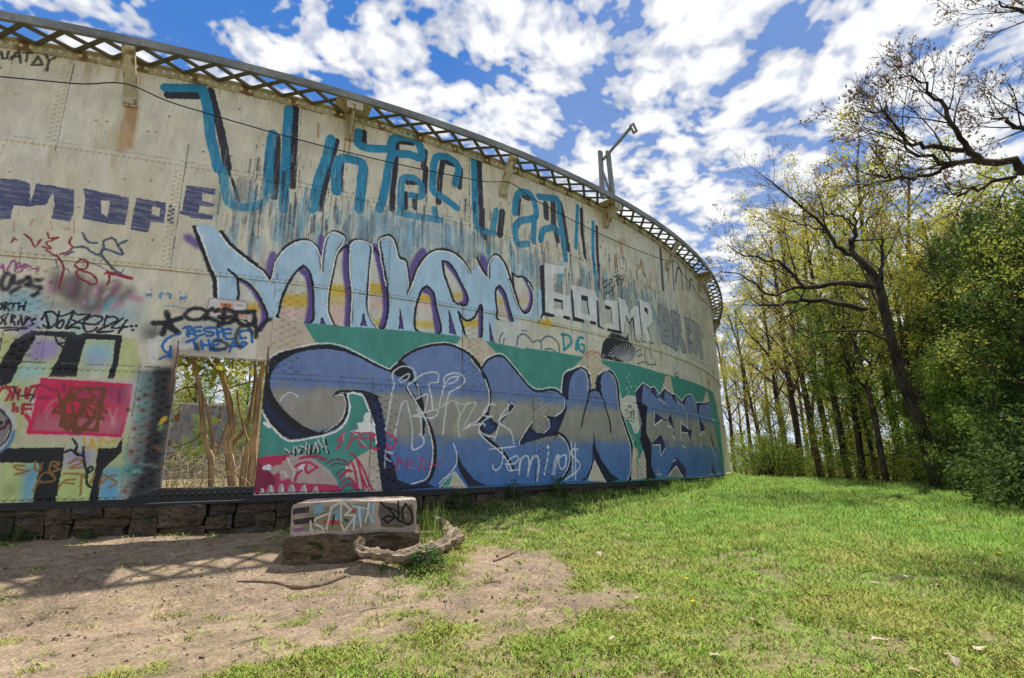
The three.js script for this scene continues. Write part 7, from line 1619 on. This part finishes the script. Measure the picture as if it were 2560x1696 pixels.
{
  const slim = { ...OAK, kids: [15, 6, 5], start: [0.3, 0.3, 0.2], angle: [0.75, 0.7, 0.8], ratio: [0.30, 0.5, 0.5], leaves: [0, 0, 0, 5] };
  const leafy = { ...OAK, kids: [20, 8, 6], start: [0.10, 0.15, 0.1], angle: [1.15, 0.8, 0.8], ratio: [0.36, 0.42, 0.45], leaves: [0, 0, 0, 6], leafSpread: 0.4 };
  const kinds = [
    [makeTree(1001, 12.5, 0.15, slim, barkDark, 0.5, SPRING, 'slender woodland tree in thin yellow spring leaf', 'slender trees in the wood', 0.3), 'slender'],
    [makeTree(1002, 14, 0.18, slim, barkDark, 0.5, SPRING, 'tall woodland tree in pale yellow-green leaf', 'tall trees in the wood', 0.3), 'tall'],
    [makeTree(1003, 11.5, 0.12, slim, barkGrey, 0.5, MID, 'thin grey-barked woodland tree in light green leaf', 'thin grey trees in the wood', 0.3), 'thin'],
    [makeTree(1004, 8.5, 0.10, leafy, barkGrey, 0.5, GREEN, 'bushy young maple in fresh green leaf', 'young green maples', 0.32), 'leafy'],
    [makeTree(1005, 6.5, 0.08, leafy, barkDark, 0.5, MID, 'small woodland tree leafed nearly to the ground', 'small leafed trees in the wood', 0.3), 'small'],
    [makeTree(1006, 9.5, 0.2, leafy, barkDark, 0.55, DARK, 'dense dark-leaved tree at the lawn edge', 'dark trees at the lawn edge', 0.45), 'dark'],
  ];
  const used = kinds.map(() => 0), plant = (k, px, dist, s, turn, deep) => { const [x, z] = at(px, dist); if (Math.hypot(x - AX, z - AZ) < R + 1.2) return; const o = used[k]++ ? copyOf(kinds[k][0]) : kinds[k][0]; if (deep) { o.userData.label = kinds[k][0].userData.label.replace(/woodland tree|tree|maple/, '$& deep in the wood behind the others'); o.userData.group = 'trees deep in the wood, ' + kinds[k][1]; } place(o, x, z, turn, s); };
  const r = rng(1234);
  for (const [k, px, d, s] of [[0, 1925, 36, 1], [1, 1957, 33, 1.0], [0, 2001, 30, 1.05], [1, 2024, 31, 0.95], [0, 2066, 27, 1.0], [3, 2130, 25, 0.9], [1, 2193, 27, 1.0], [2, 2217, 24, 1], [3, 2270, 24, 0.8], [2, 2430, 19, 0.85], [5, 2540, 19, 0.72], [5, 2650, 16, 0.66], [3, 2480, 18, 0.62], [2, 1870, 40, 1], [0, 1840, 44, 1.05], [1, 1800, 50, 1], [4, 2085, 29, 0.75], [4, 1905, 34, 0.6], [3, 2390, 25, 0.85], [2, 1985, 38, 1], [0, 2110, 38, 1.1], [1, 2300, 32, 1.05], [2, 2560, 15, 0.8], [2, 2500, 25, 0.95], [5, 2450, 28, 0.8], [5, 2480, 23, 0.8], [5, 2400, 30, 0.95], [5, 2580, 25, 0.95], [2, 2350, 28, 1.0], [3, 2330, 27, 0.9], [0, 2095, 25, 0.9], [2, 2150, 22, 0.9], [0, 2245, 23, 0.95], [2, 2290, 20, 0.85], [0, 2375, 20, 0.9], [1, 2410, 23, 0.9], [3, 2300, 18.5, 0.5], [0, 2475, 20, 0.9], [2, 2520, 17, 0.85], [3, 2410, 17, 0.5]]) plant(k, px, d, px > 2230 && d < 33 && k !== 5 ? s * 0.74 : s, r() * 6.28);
  for (let i = 0; i < 28; i++) { const px = mix(1780, 2750, (i + r()) / 28), d = mix(42, 72, r()); plant([0, 1, 2, 0, 4, 1][Math.floor(r() * 6)], px, d, 0.85 + 0.35 * r(), r() * 6.28, true); }
  for (let i = 0; i < 12; i++) { const a = mix(0.9, 1.5, r()), p = onWall(a + Math.PI * 0 + 0.35, 27 + r() * 12); if (p.z > -30) continue; const o = copyOf(kinds[Math.floor(r() * 3)][0]); place(o, p.x, p.z, r() * 6, 0.9 + 0.3 * r()); }
  for (let i = 0; i < 12; i++) { const [x, z] = at(mix(380, 760, (i + r()) / 12), 53 + r() * 12), o = copyOf(kinds[[3, 2, 4, 1][i & 3]][0], 'tree standing beyond the far wall of the tank', 'trees beyond the tank'); place(o, x, z, r() * 6, 1.0 + 0.3 * r()); }
  for (let i = 0; i < 4; i++) { const [x, z] = at([405, 640, 520, 690][i], 20 + i * 5), o = copyOf(kinds[[2, 4, 3][i % 3]][0], 'young tree growing inside the roofless tank', 'trees inside the tank'); place(o, x, z, r() * 6, 0.28 + 0.2 * r()); }
}
// the big bare oak, and the limb that reaches in from the edge of the lawn
function limbTree(name, label, trunkPts, trunkR, limbs, o, seed, wood, size, tint, keep) {
  const root = thing(name, label, 'tree'), T = newT(), r = rng(seed), org = V(...trunkPts[0]); root.position.copy(org);
  const line = (pts, rr, level, len) => { const c = new THREE.CatmullRomCurve3(pts.map((p) => V(...p).sub(org))), n = 16, P = [], D = [], Q = []; for (let i = 0; i <= n; i++) { const p = c.getPoint(i / n); if (level && i) p.add(V(r() - 0.5, r() - 0.5, r() - 0.5).multiplyScalar(0.10)); P.push(p); D.push(c.getTangent(i / n)); const f = i / n * (rr.length - 1), k = Math.min(rr.length - 2, Math.floor(f)); Q.push(mix(rr[k], rr[k + 1], f - k)); } (level ? T.branch : T.trunk).tube(P, Q, level ? 7 : 12); if (level) sprout(T, r, P, Q, D, len, level, o); };
  line(trunkPts, trunkR, 0, 0); for (const [pts, rr, len] of limbs) line(pts, rr, 1, len);
  return dress(root, T, seed, wood, size, tint, keep);
}
{
  const bare1 = { ...OAK, segs: [12, 8, 7, 6, 4], wander: [0.1, 0.3, 0.34, 0.36, 0.4], lift: [0, 0.04, 0.04, 0.05, 0.05], tip: [0.3, 0.25, 0.2, 0.25, 0.4], sides: [9, 6, 5, 3, 3], levels: 5, kids: [0, 8, 5, 4], start: [0, 0.3, 0.25, 0.2], angle: [0.9, 0.65, 0.6, 0.65], ratio: [0.5, 0.46, 0.55, 0.5], thin: [0.5, 0.4, 0.45, 0.5], leafFrom: 4, leaves: [0, 0, 0, 0, 2], leafSpread: 0.12 };
  const BT = {"trunk":[[11.27,0.4,-14.67],[11.19,1.36,-14.59],[11.0,2.54,-14.6],[10.83,3.35,-14.58],[10.71,4.26,-14.54],[10.61,5.44,-14.47],[10.54,6.14,-14.39],[10.38,6.63,-14.37],[10.14,7.0,-14.4],[9.92,7.32,-14.42]],"trunkR":[0.21,0.17,0.15,0.14,0.13,0.125,0.12,0.11,0.095,0.08],"limbs":[[[[9.92,7.32,-14.42],[9.88,7.6,-14.24],[9.81,7.48,-14.09],[9.81,7.68,-13.88],[9.74,8.06,-13.73],[9.8,8.43,-13.48],[9.82,8.66,-13.26]],[0.079,0.058,0.029,0.011],4.0],[[[9.91,7.22,-14.43],[9.52,7.37,-14.29],[9.16,7.81,-14.12],[8.76,8.16,-13.98],[8.23,8.65,-13.91],[7.67,9.2,-13.85],[7.22,9.49,-13.72]],[0.072,0.05,0.032,0.011],4.5],[[[10.04,7.94,-14.21],[9.68,8.2,-14.1],[9.21,8.39,-14.05],[8.89,8.94,-13.9]],[0.036,0.025,0.011],3.0],[[[9.47,7.87,-14.48],[8.99,7.99,-14.27],[8.3,8.12,-14.19],[7.68,8.26,-14.04]],[0.029,0.022,0.009],2.5],[[[10.29,6.16,-14.28],[9.88,6.19,-14.22],[9.44,6.28,-14.16],[8.93,6.26,-14.15],[8.29,6.14,-14.2],[7.98,6.41,-14.05],[7.61,6.81,-13.93],[7.06,6.92,-13.89],[6.46,7.04,-13.86],[6.07,7.28,-13.72]],[0.086,0.079,0.072,0.065,0.05,0.032,0.022,0.009],5.0],[[[8.37,6.19,-14.33],[7.74,6.08,-14.21],[7.17,5.89,-14.04],[6.66,6.2,-13.82],[6.14,6.37,-13.6],[5.62,6.41,-13.37]],[0.043,0.036,0.022,0.009],3.5],[[[10.2,5.62,-14.59],[9.7,5.67,-14.53],[9.08,5.8,-14.54],[8.37,5.95,-14.58],[7.84,5.79,-14.5],[7.46,5.67,-14.33],[6.95,5.67,-14.22],[6.58,5.95,-14.03]],[0.072,0.072,0.068,0.058,0.043,0.022,0.009],4.0],[[[10.4,6.08,-14.2],[10.49,6.54,-14.13],[10.57,7.21,-14.07],[10.59,7.65,-14.06]],[0.072,0.058,0.036,0.014],3.5],[[[10.57,3.67,-14.32],[10.14,4.63,-14.08],[9.3,4.84,-14.11],[8.42,4.81,-14.13],[7.84,4.91,-13.95]],[0.043,0.036,0.022,0.009],3.0]],"trunk2":[[9.39,0.3,-8.25],[9.32,2.15,-7.9],[9.22,3.3,-7.57],[9.06,4.46,-7.33],[8.78,5.19,-7.21],[8.4,5.48,-7.23],[8.04,5.58,-7.21]],"trunkR2":[0.45,0.38,0.33,0.27,0.2,0.14,0.115],"limbs2":[[[[8.04,5.58,-7.21],[7.83,5.67,-7.22],[7.59,5.72,-7.24],[7.3,5.81,-7.32],[7.01,5.85,-7.38],[6.79,5.84,-7.37],[6.49,5.98,-7.43],[6.28,6.17,-7.41],[5.98,6.35,-7.45],[5.7,6.49,-7.47]],[0.083,0.068,0.056,0.045,0.036,0.029,0.02,0.013,0.006],3.2],[[[7.28,5.8,-7.29],[7.1,5.99,-7.3],[7.0,6.3,-7.25],[6.85,6.52,-7.23],[6.75,6.77,-7.16],[6.59,7.01,-7.16],[6.42,7.16,-7.16],[6.22,7.25,-7.18]],[0.05,0.04,0.029,0.02,0.007],2.6],[[[7.1,6.01,-7.33],[6.81,6.11,-7.42],[6.56,6.2,-7.47],[6.35,6.25,-7.49],[6.2,6.46,-7.44],[6.07,6.71,-7.38],[5.84,6.77,-7.4],[5.62,6.87,-7.41]],[0.043,0.036,0.025,0.014,0.006],2.4],[[[7.02,5.86,-7.4],[6.75,5.74,-7.43],[6.41,5.66,-7.52],[6.12,5.67,-7.55],[5.87,5.71,-7.54],[5.58,5.79,-7.56]],[0.04,0.029,0.022,0.007],2.2],[[[8.04,5.58,-7.21],[7.81,5.54,-7.23],[7.49,5.47,-7.33],[7.17,5.39,-7.42],[6.93,5.31,-7.43],[6.7,5.43,-7.43]],[0.036,0.029,0.022,0.007],2.0],[[[8.42,5.25,-7.08],[8.18,6.06,-6.98],[7.79,6.18,-7.04],[7.5,6.28,-6.99],[7.18,6.41,-6.96]],[0.072,0.043,0.025,0.009],2.2],[[[8.42,5.25,-7.08],[8.38,6.42,-6.73],[8.21,7.58,-6.54],[7.82,7.89,-6.62],[7.5,8.04,-6.62]],[0.086,0.058,0.029,0.011],2.6]]};
  limbTree('bare_oak', 'big dark leaning oak with long bare limbs reaching toward the tank', BT.trunk, BT.trunkR, BT.limbs, bare1, 71, barkDark, 0.16, [[0.22, 0.16, 0.09], [0.30, 0.24, 0.09]], 0.35);
  limbTree('overhanging_oak', 'dark bare oak limb reaching in over the lawn against the sky', BT.trunk2, BT.trunkR2, BT.limbs2, { ...bare1, kids: [0, 11, 6, 5] }, 72, barkDark, 0.14, [[0.20, 0.13, 0.09], [0.26, 0.18, 0.09]], 0.22);
}
// the many-stemmed tree inside the opening
{
  const S = {"T1": [[-4.92, 1.12, -8.93], [-4.98, 1.58, -8.9], [-5.05, 1.77, -8.86], [-5.13, 2.1, -8.82], [-5.18, 2.44, -8.79], [-5.24, 2.77, -8.75], [-5.32, 3.08, -8.7], [-5.39, 3.3, -8.66], [-5.47, 3.55, -8.61]], "T1b": [[-4.99, 1.63, -8.95], [-5.01, 1.86, -8.94], [-5.08, 2.19, -8.9], [-5.14, 2.45, -8.87], [-5.18, 2.55, -8.85]], "T2": [[-4.8, 1.1, -9.45], [-4.92, 1.53, -9.39], [-4.97, 1.88, -9.36], [-4.94, 2.15, -9.38], [-4.99, 2.41, -9.36], [-5.09, 2.82, -9.3], [-5.19, 3.11, -9.24], [-5.28, 3.38, -9.19], [-5.39, 3.68, -9.13]], "T2b": [[-5.15, 2.98, -9.27], [-5.29, 3.17, -9.19], [-5.44, 3.38, -9.1], [-5.55, 3.55, -9.03]], "T2c": [[-4.98, 1.8, -9.47], [-4.87, 1.98, -9.53], [-4.76, 2.3, -9.58], [-4.73, 2.81, -9.6], [-4.73, 3.09, -9.6], [-4.77, 3.39, -9.58], [-4.8, 3.66, -9.56]], "T3": [[-4.34, 1.11, -9.01], [-4.34, 1.6, -9.01], [-4.35, 1.94, -9.01], [-4.35, 2.45, -9.0], [-4.35, 2.89, -9.01], [-4.33, 3.19, -9.02], [-4.43, 3.26, -8.96], [-4.54, 3.5, -8.91]], "T3b": [[-4.58, 1.11, -9.22], [-4.57, 1.61, -9.23], [-4.54, 1.87, -9.25]], "T2d": [[-5.0, 1.68, -9.12], [-4.96, 1.95, -9.14], [-4.91, 2.2, -9.17]], "br1": [[-5.54, 2.58, -8.56], [-5.46, 2.67, -8.61], [-5.31, 2.73, -8.71], [-5.24, 2.69, -8.75]], "br2": [[-5.46, 1.74, -8.62], [-5.37, 1.77, -8.67], [-5.21, 1.87, -8.77], [-5.14, 2.0, -8.81]], "br3": [[-5.37, 2.75, -9.49], [-5.2, 2.83, -9.58], [-5.03, 2.92, -9.67], [-4.83, 2.99, -9.77]], "br4": [[-4.79, 2.73, -9.12], [-4.74, 2.44, -9.15], [-4.64, 2.07, -9.2], [-4.53, 1.76, -9.25]]};
  const root = thing('stemmed_tree', 'smooth tan many-stemmed tree growing inside the tank opening', 'tree'), T = newT(), r = rng(81), org = V(-4.75, 1.0, -9.2); root.position.copy(org);
  const o = { ...OAK, levels: 4, kids: [0, 9, 6], start: [0, 0.45, 0.3], ratio: [0.5, 0.34, 0.5], angle: [0.9, 0.8, 0.9], thin: [0.5, 0.3, 0.5], leaves: [0, 0, 0, 5], leafSpread: 0.25 };
  for (const [n, a, b] of [['T1', 0.052, 0.02], ['T1b', 0.035, 0.015], ['T2', 0.08, 0.025], ['T2b', 0.03, 0.02], ['T2c', 0.042, 0.018], ['T3', 0.068, 0.022], ['T3b', 0.058, 0.04], ['T2d', 0.022, 0.014], ['br1', 0.01, 0.02], ['br2', 0.008, 0.015], ['br3', 0.012, 0.022], ['br4', 0.014, 0.02]]) {
    let pts = S[n].map((p) => V(...p).sub(org)); if (['T1', 'T2', 'T3', 'T3b'].includes(n)) { pts[0].y = -0.1; }
    if (['T1', 'T2', 'T2c', 'T3'].includes(n)) { const e = pts[pts.length - 1], q = e.clone().sub(pts[pts.length - 2]).normalize(); pts.push(e.clone().addScaledVector(q, 1.2), e.clone().addScaledVector(q, 2.6).add(V(0.5, 0.5, -0.3)), e.clone().addScaledVector(q, 4.0).add(V(1.3, 1.2, -0.9))); }  // unseen upper stems, added so their crown blocks sun through the opening
    const c = new THREE.CatmullRomCurve3(pts), m = 22, P = [], D = [], Q = []; for (let i = 0; i <= m; i++) { P.push(c.getPoint(i / m)); D.push(c.getTangent(i / m)); Q.push(mix(a, b, i / m)); }
    (n[0] === 'T' ? T.trunk : T.branch).tube(P, Q, n[0] === 'T' ? 10 : 6); if (['T1', 'T2', 'T2c', 'T3'].includes(n)) sprout(T, r, P, Q, D, 3.2, 1, o);
  }
  dress(root, T, 82, barkTan, 0.42, MID, 0.8);
  // brambles and dead stalks on the floor of the tank
  const L = []; for (let i = 0; i < 360; i++) { const f = r(), [x, z] = [mix(-7.5, -3.2, r()), mix(-8.4, -14, f)]; if (Math.hypot(x - AX, z - AZ) > R - 0.3) continue; const a = r() * TAU, l = 0.25 + r() * 0.9, h = 0.15 + r() * 0.75, y = groundY(x, z); L.push(tubeAlong([[x, y - 0.02, z], [x + Math.cos(a) * l * 0.4, y + h, z + Math.sin(a) * l * 0.4], [x + Math.cos(a) * l, y + h * (0.2 + r() * 0.9), z + Math.sin(a) * l]], [0.006, 0.005, 0.002], 6, 4, 0, 0, false)); }
  const br = shade(new THREE.Mesh(mergeGeometries(L), std({ color: lin(0.42, 0.34, 0.22), roughness: 0.9 }))); br.name = 'undergrowth'; scene.add(br); tag(br, 'tangle of dead stalks on the floor inside the tank', 'undergrowth', null, 'stuff');
  const gr = shade(new THREE.Mesh((() => { const gs = []; for (let i = 0; i < 22; i++) { const x = mix(-9, -3.5, r()), z = mix(-9, -20, r()); if (Math.hypot(x - AX, z - AZ) > R - 0.4) continue; gs.push(leafyGeo(500 + i, 45, 0.45, 0.28, 0.03, 0.09).translate(x, groundY(x, z), z)); } return mergeGeometries(gs); })(), leafMat(0.20, 0.20, 0.06, 0.3))); gr.name = 'ground_cover'; scene.add(gr); tag(gr, 'low leafy ground cover inside the tank', 'ground cover', null, 'stuff');
}
// shrubs along the edge of the wood
{
  const shrub = (seed, label, group, tint, n) => { const s = thing('shrub', label, 'shrub', group), r = rng(seed); part(s, 'stems', stemsGeo(seed, 26, 1.2, 1.5, 0.018), barkDark); const m = new THREE.InstancedMesh(sprigs[0], leafWhite, n), d = new THREE.Object3D(); for (let i = 0; i < n; i++) { const a = r() * TAU, q = Math.sqrt(r()), h = 0.15 + 1.55 * r() * (1 - 0.55 * q * q); d.position.set(Math.cos(a) * q * 1.35, h, Math.sin(a) * q * 1.35); d.rotation.set(r() * 6, r() * 6, r() * 6); d.scale.setScalar(0.26 * (0.6 + 0.8 * r())); d.updateMatrix(); m.setMatrixAt(i, d.matrix); const k = r(), f = 0.7 + 0.6 * r(); m.setColorAt(i, lin(...tint[0].map((v, j) => mix(v, tint[1][j], k) * f))); } m.name = 'foliage'; m.userData.kind = 'stuff'; shade(m); s.add(m); return s; };
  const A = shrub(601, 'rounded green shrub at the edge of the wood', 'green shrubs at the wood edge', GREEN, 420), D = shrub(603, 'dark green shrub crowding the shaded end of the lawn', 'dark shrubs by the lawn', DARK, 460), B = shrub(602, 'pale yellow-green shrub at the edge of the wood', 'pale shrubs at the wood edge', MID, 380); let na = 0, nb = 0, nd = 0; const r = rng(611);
  for (const [px, d, s, k] of [[1865, 33, 1.4, 0], [1895, 31, 1.2, 0], [1850, 37, 1.6, 1], [1940, 33, 0.8, 1], [1990, 32, 0.7, 0], [2045, 30, 0.7, 1], [2100, 26, 0.8, 0], [2165, 25, 0.9, 1], [2240, 23, 0.9, 0], [2290, 21, 0.8, 1], [2380, 18.5, 0.9, 0], [2420, 17, 0.8, 1], [2470, 16, 0.9, 0], [2520, 15, 0.9, 0], [2570, 14, 1.1, 0], [2640, 13, 1.1, 1], [2330, 24, 1.2, 0], [1920, 40, 1.5, 0], [2010, 40, 1.4, 1], [2130, 34, 1.3, 0], [2210, 32, 1.4, 1], [2460, 22, 1.5, 0], [2540, 20, 1.5, 0]]) {
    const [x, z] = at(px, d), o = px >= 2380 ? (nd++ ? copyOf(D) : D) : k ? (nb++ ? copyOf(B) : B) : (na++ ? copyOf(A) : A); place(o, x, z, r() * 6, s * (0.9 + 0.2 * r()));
  }
}
renderer.render(scene, camera);
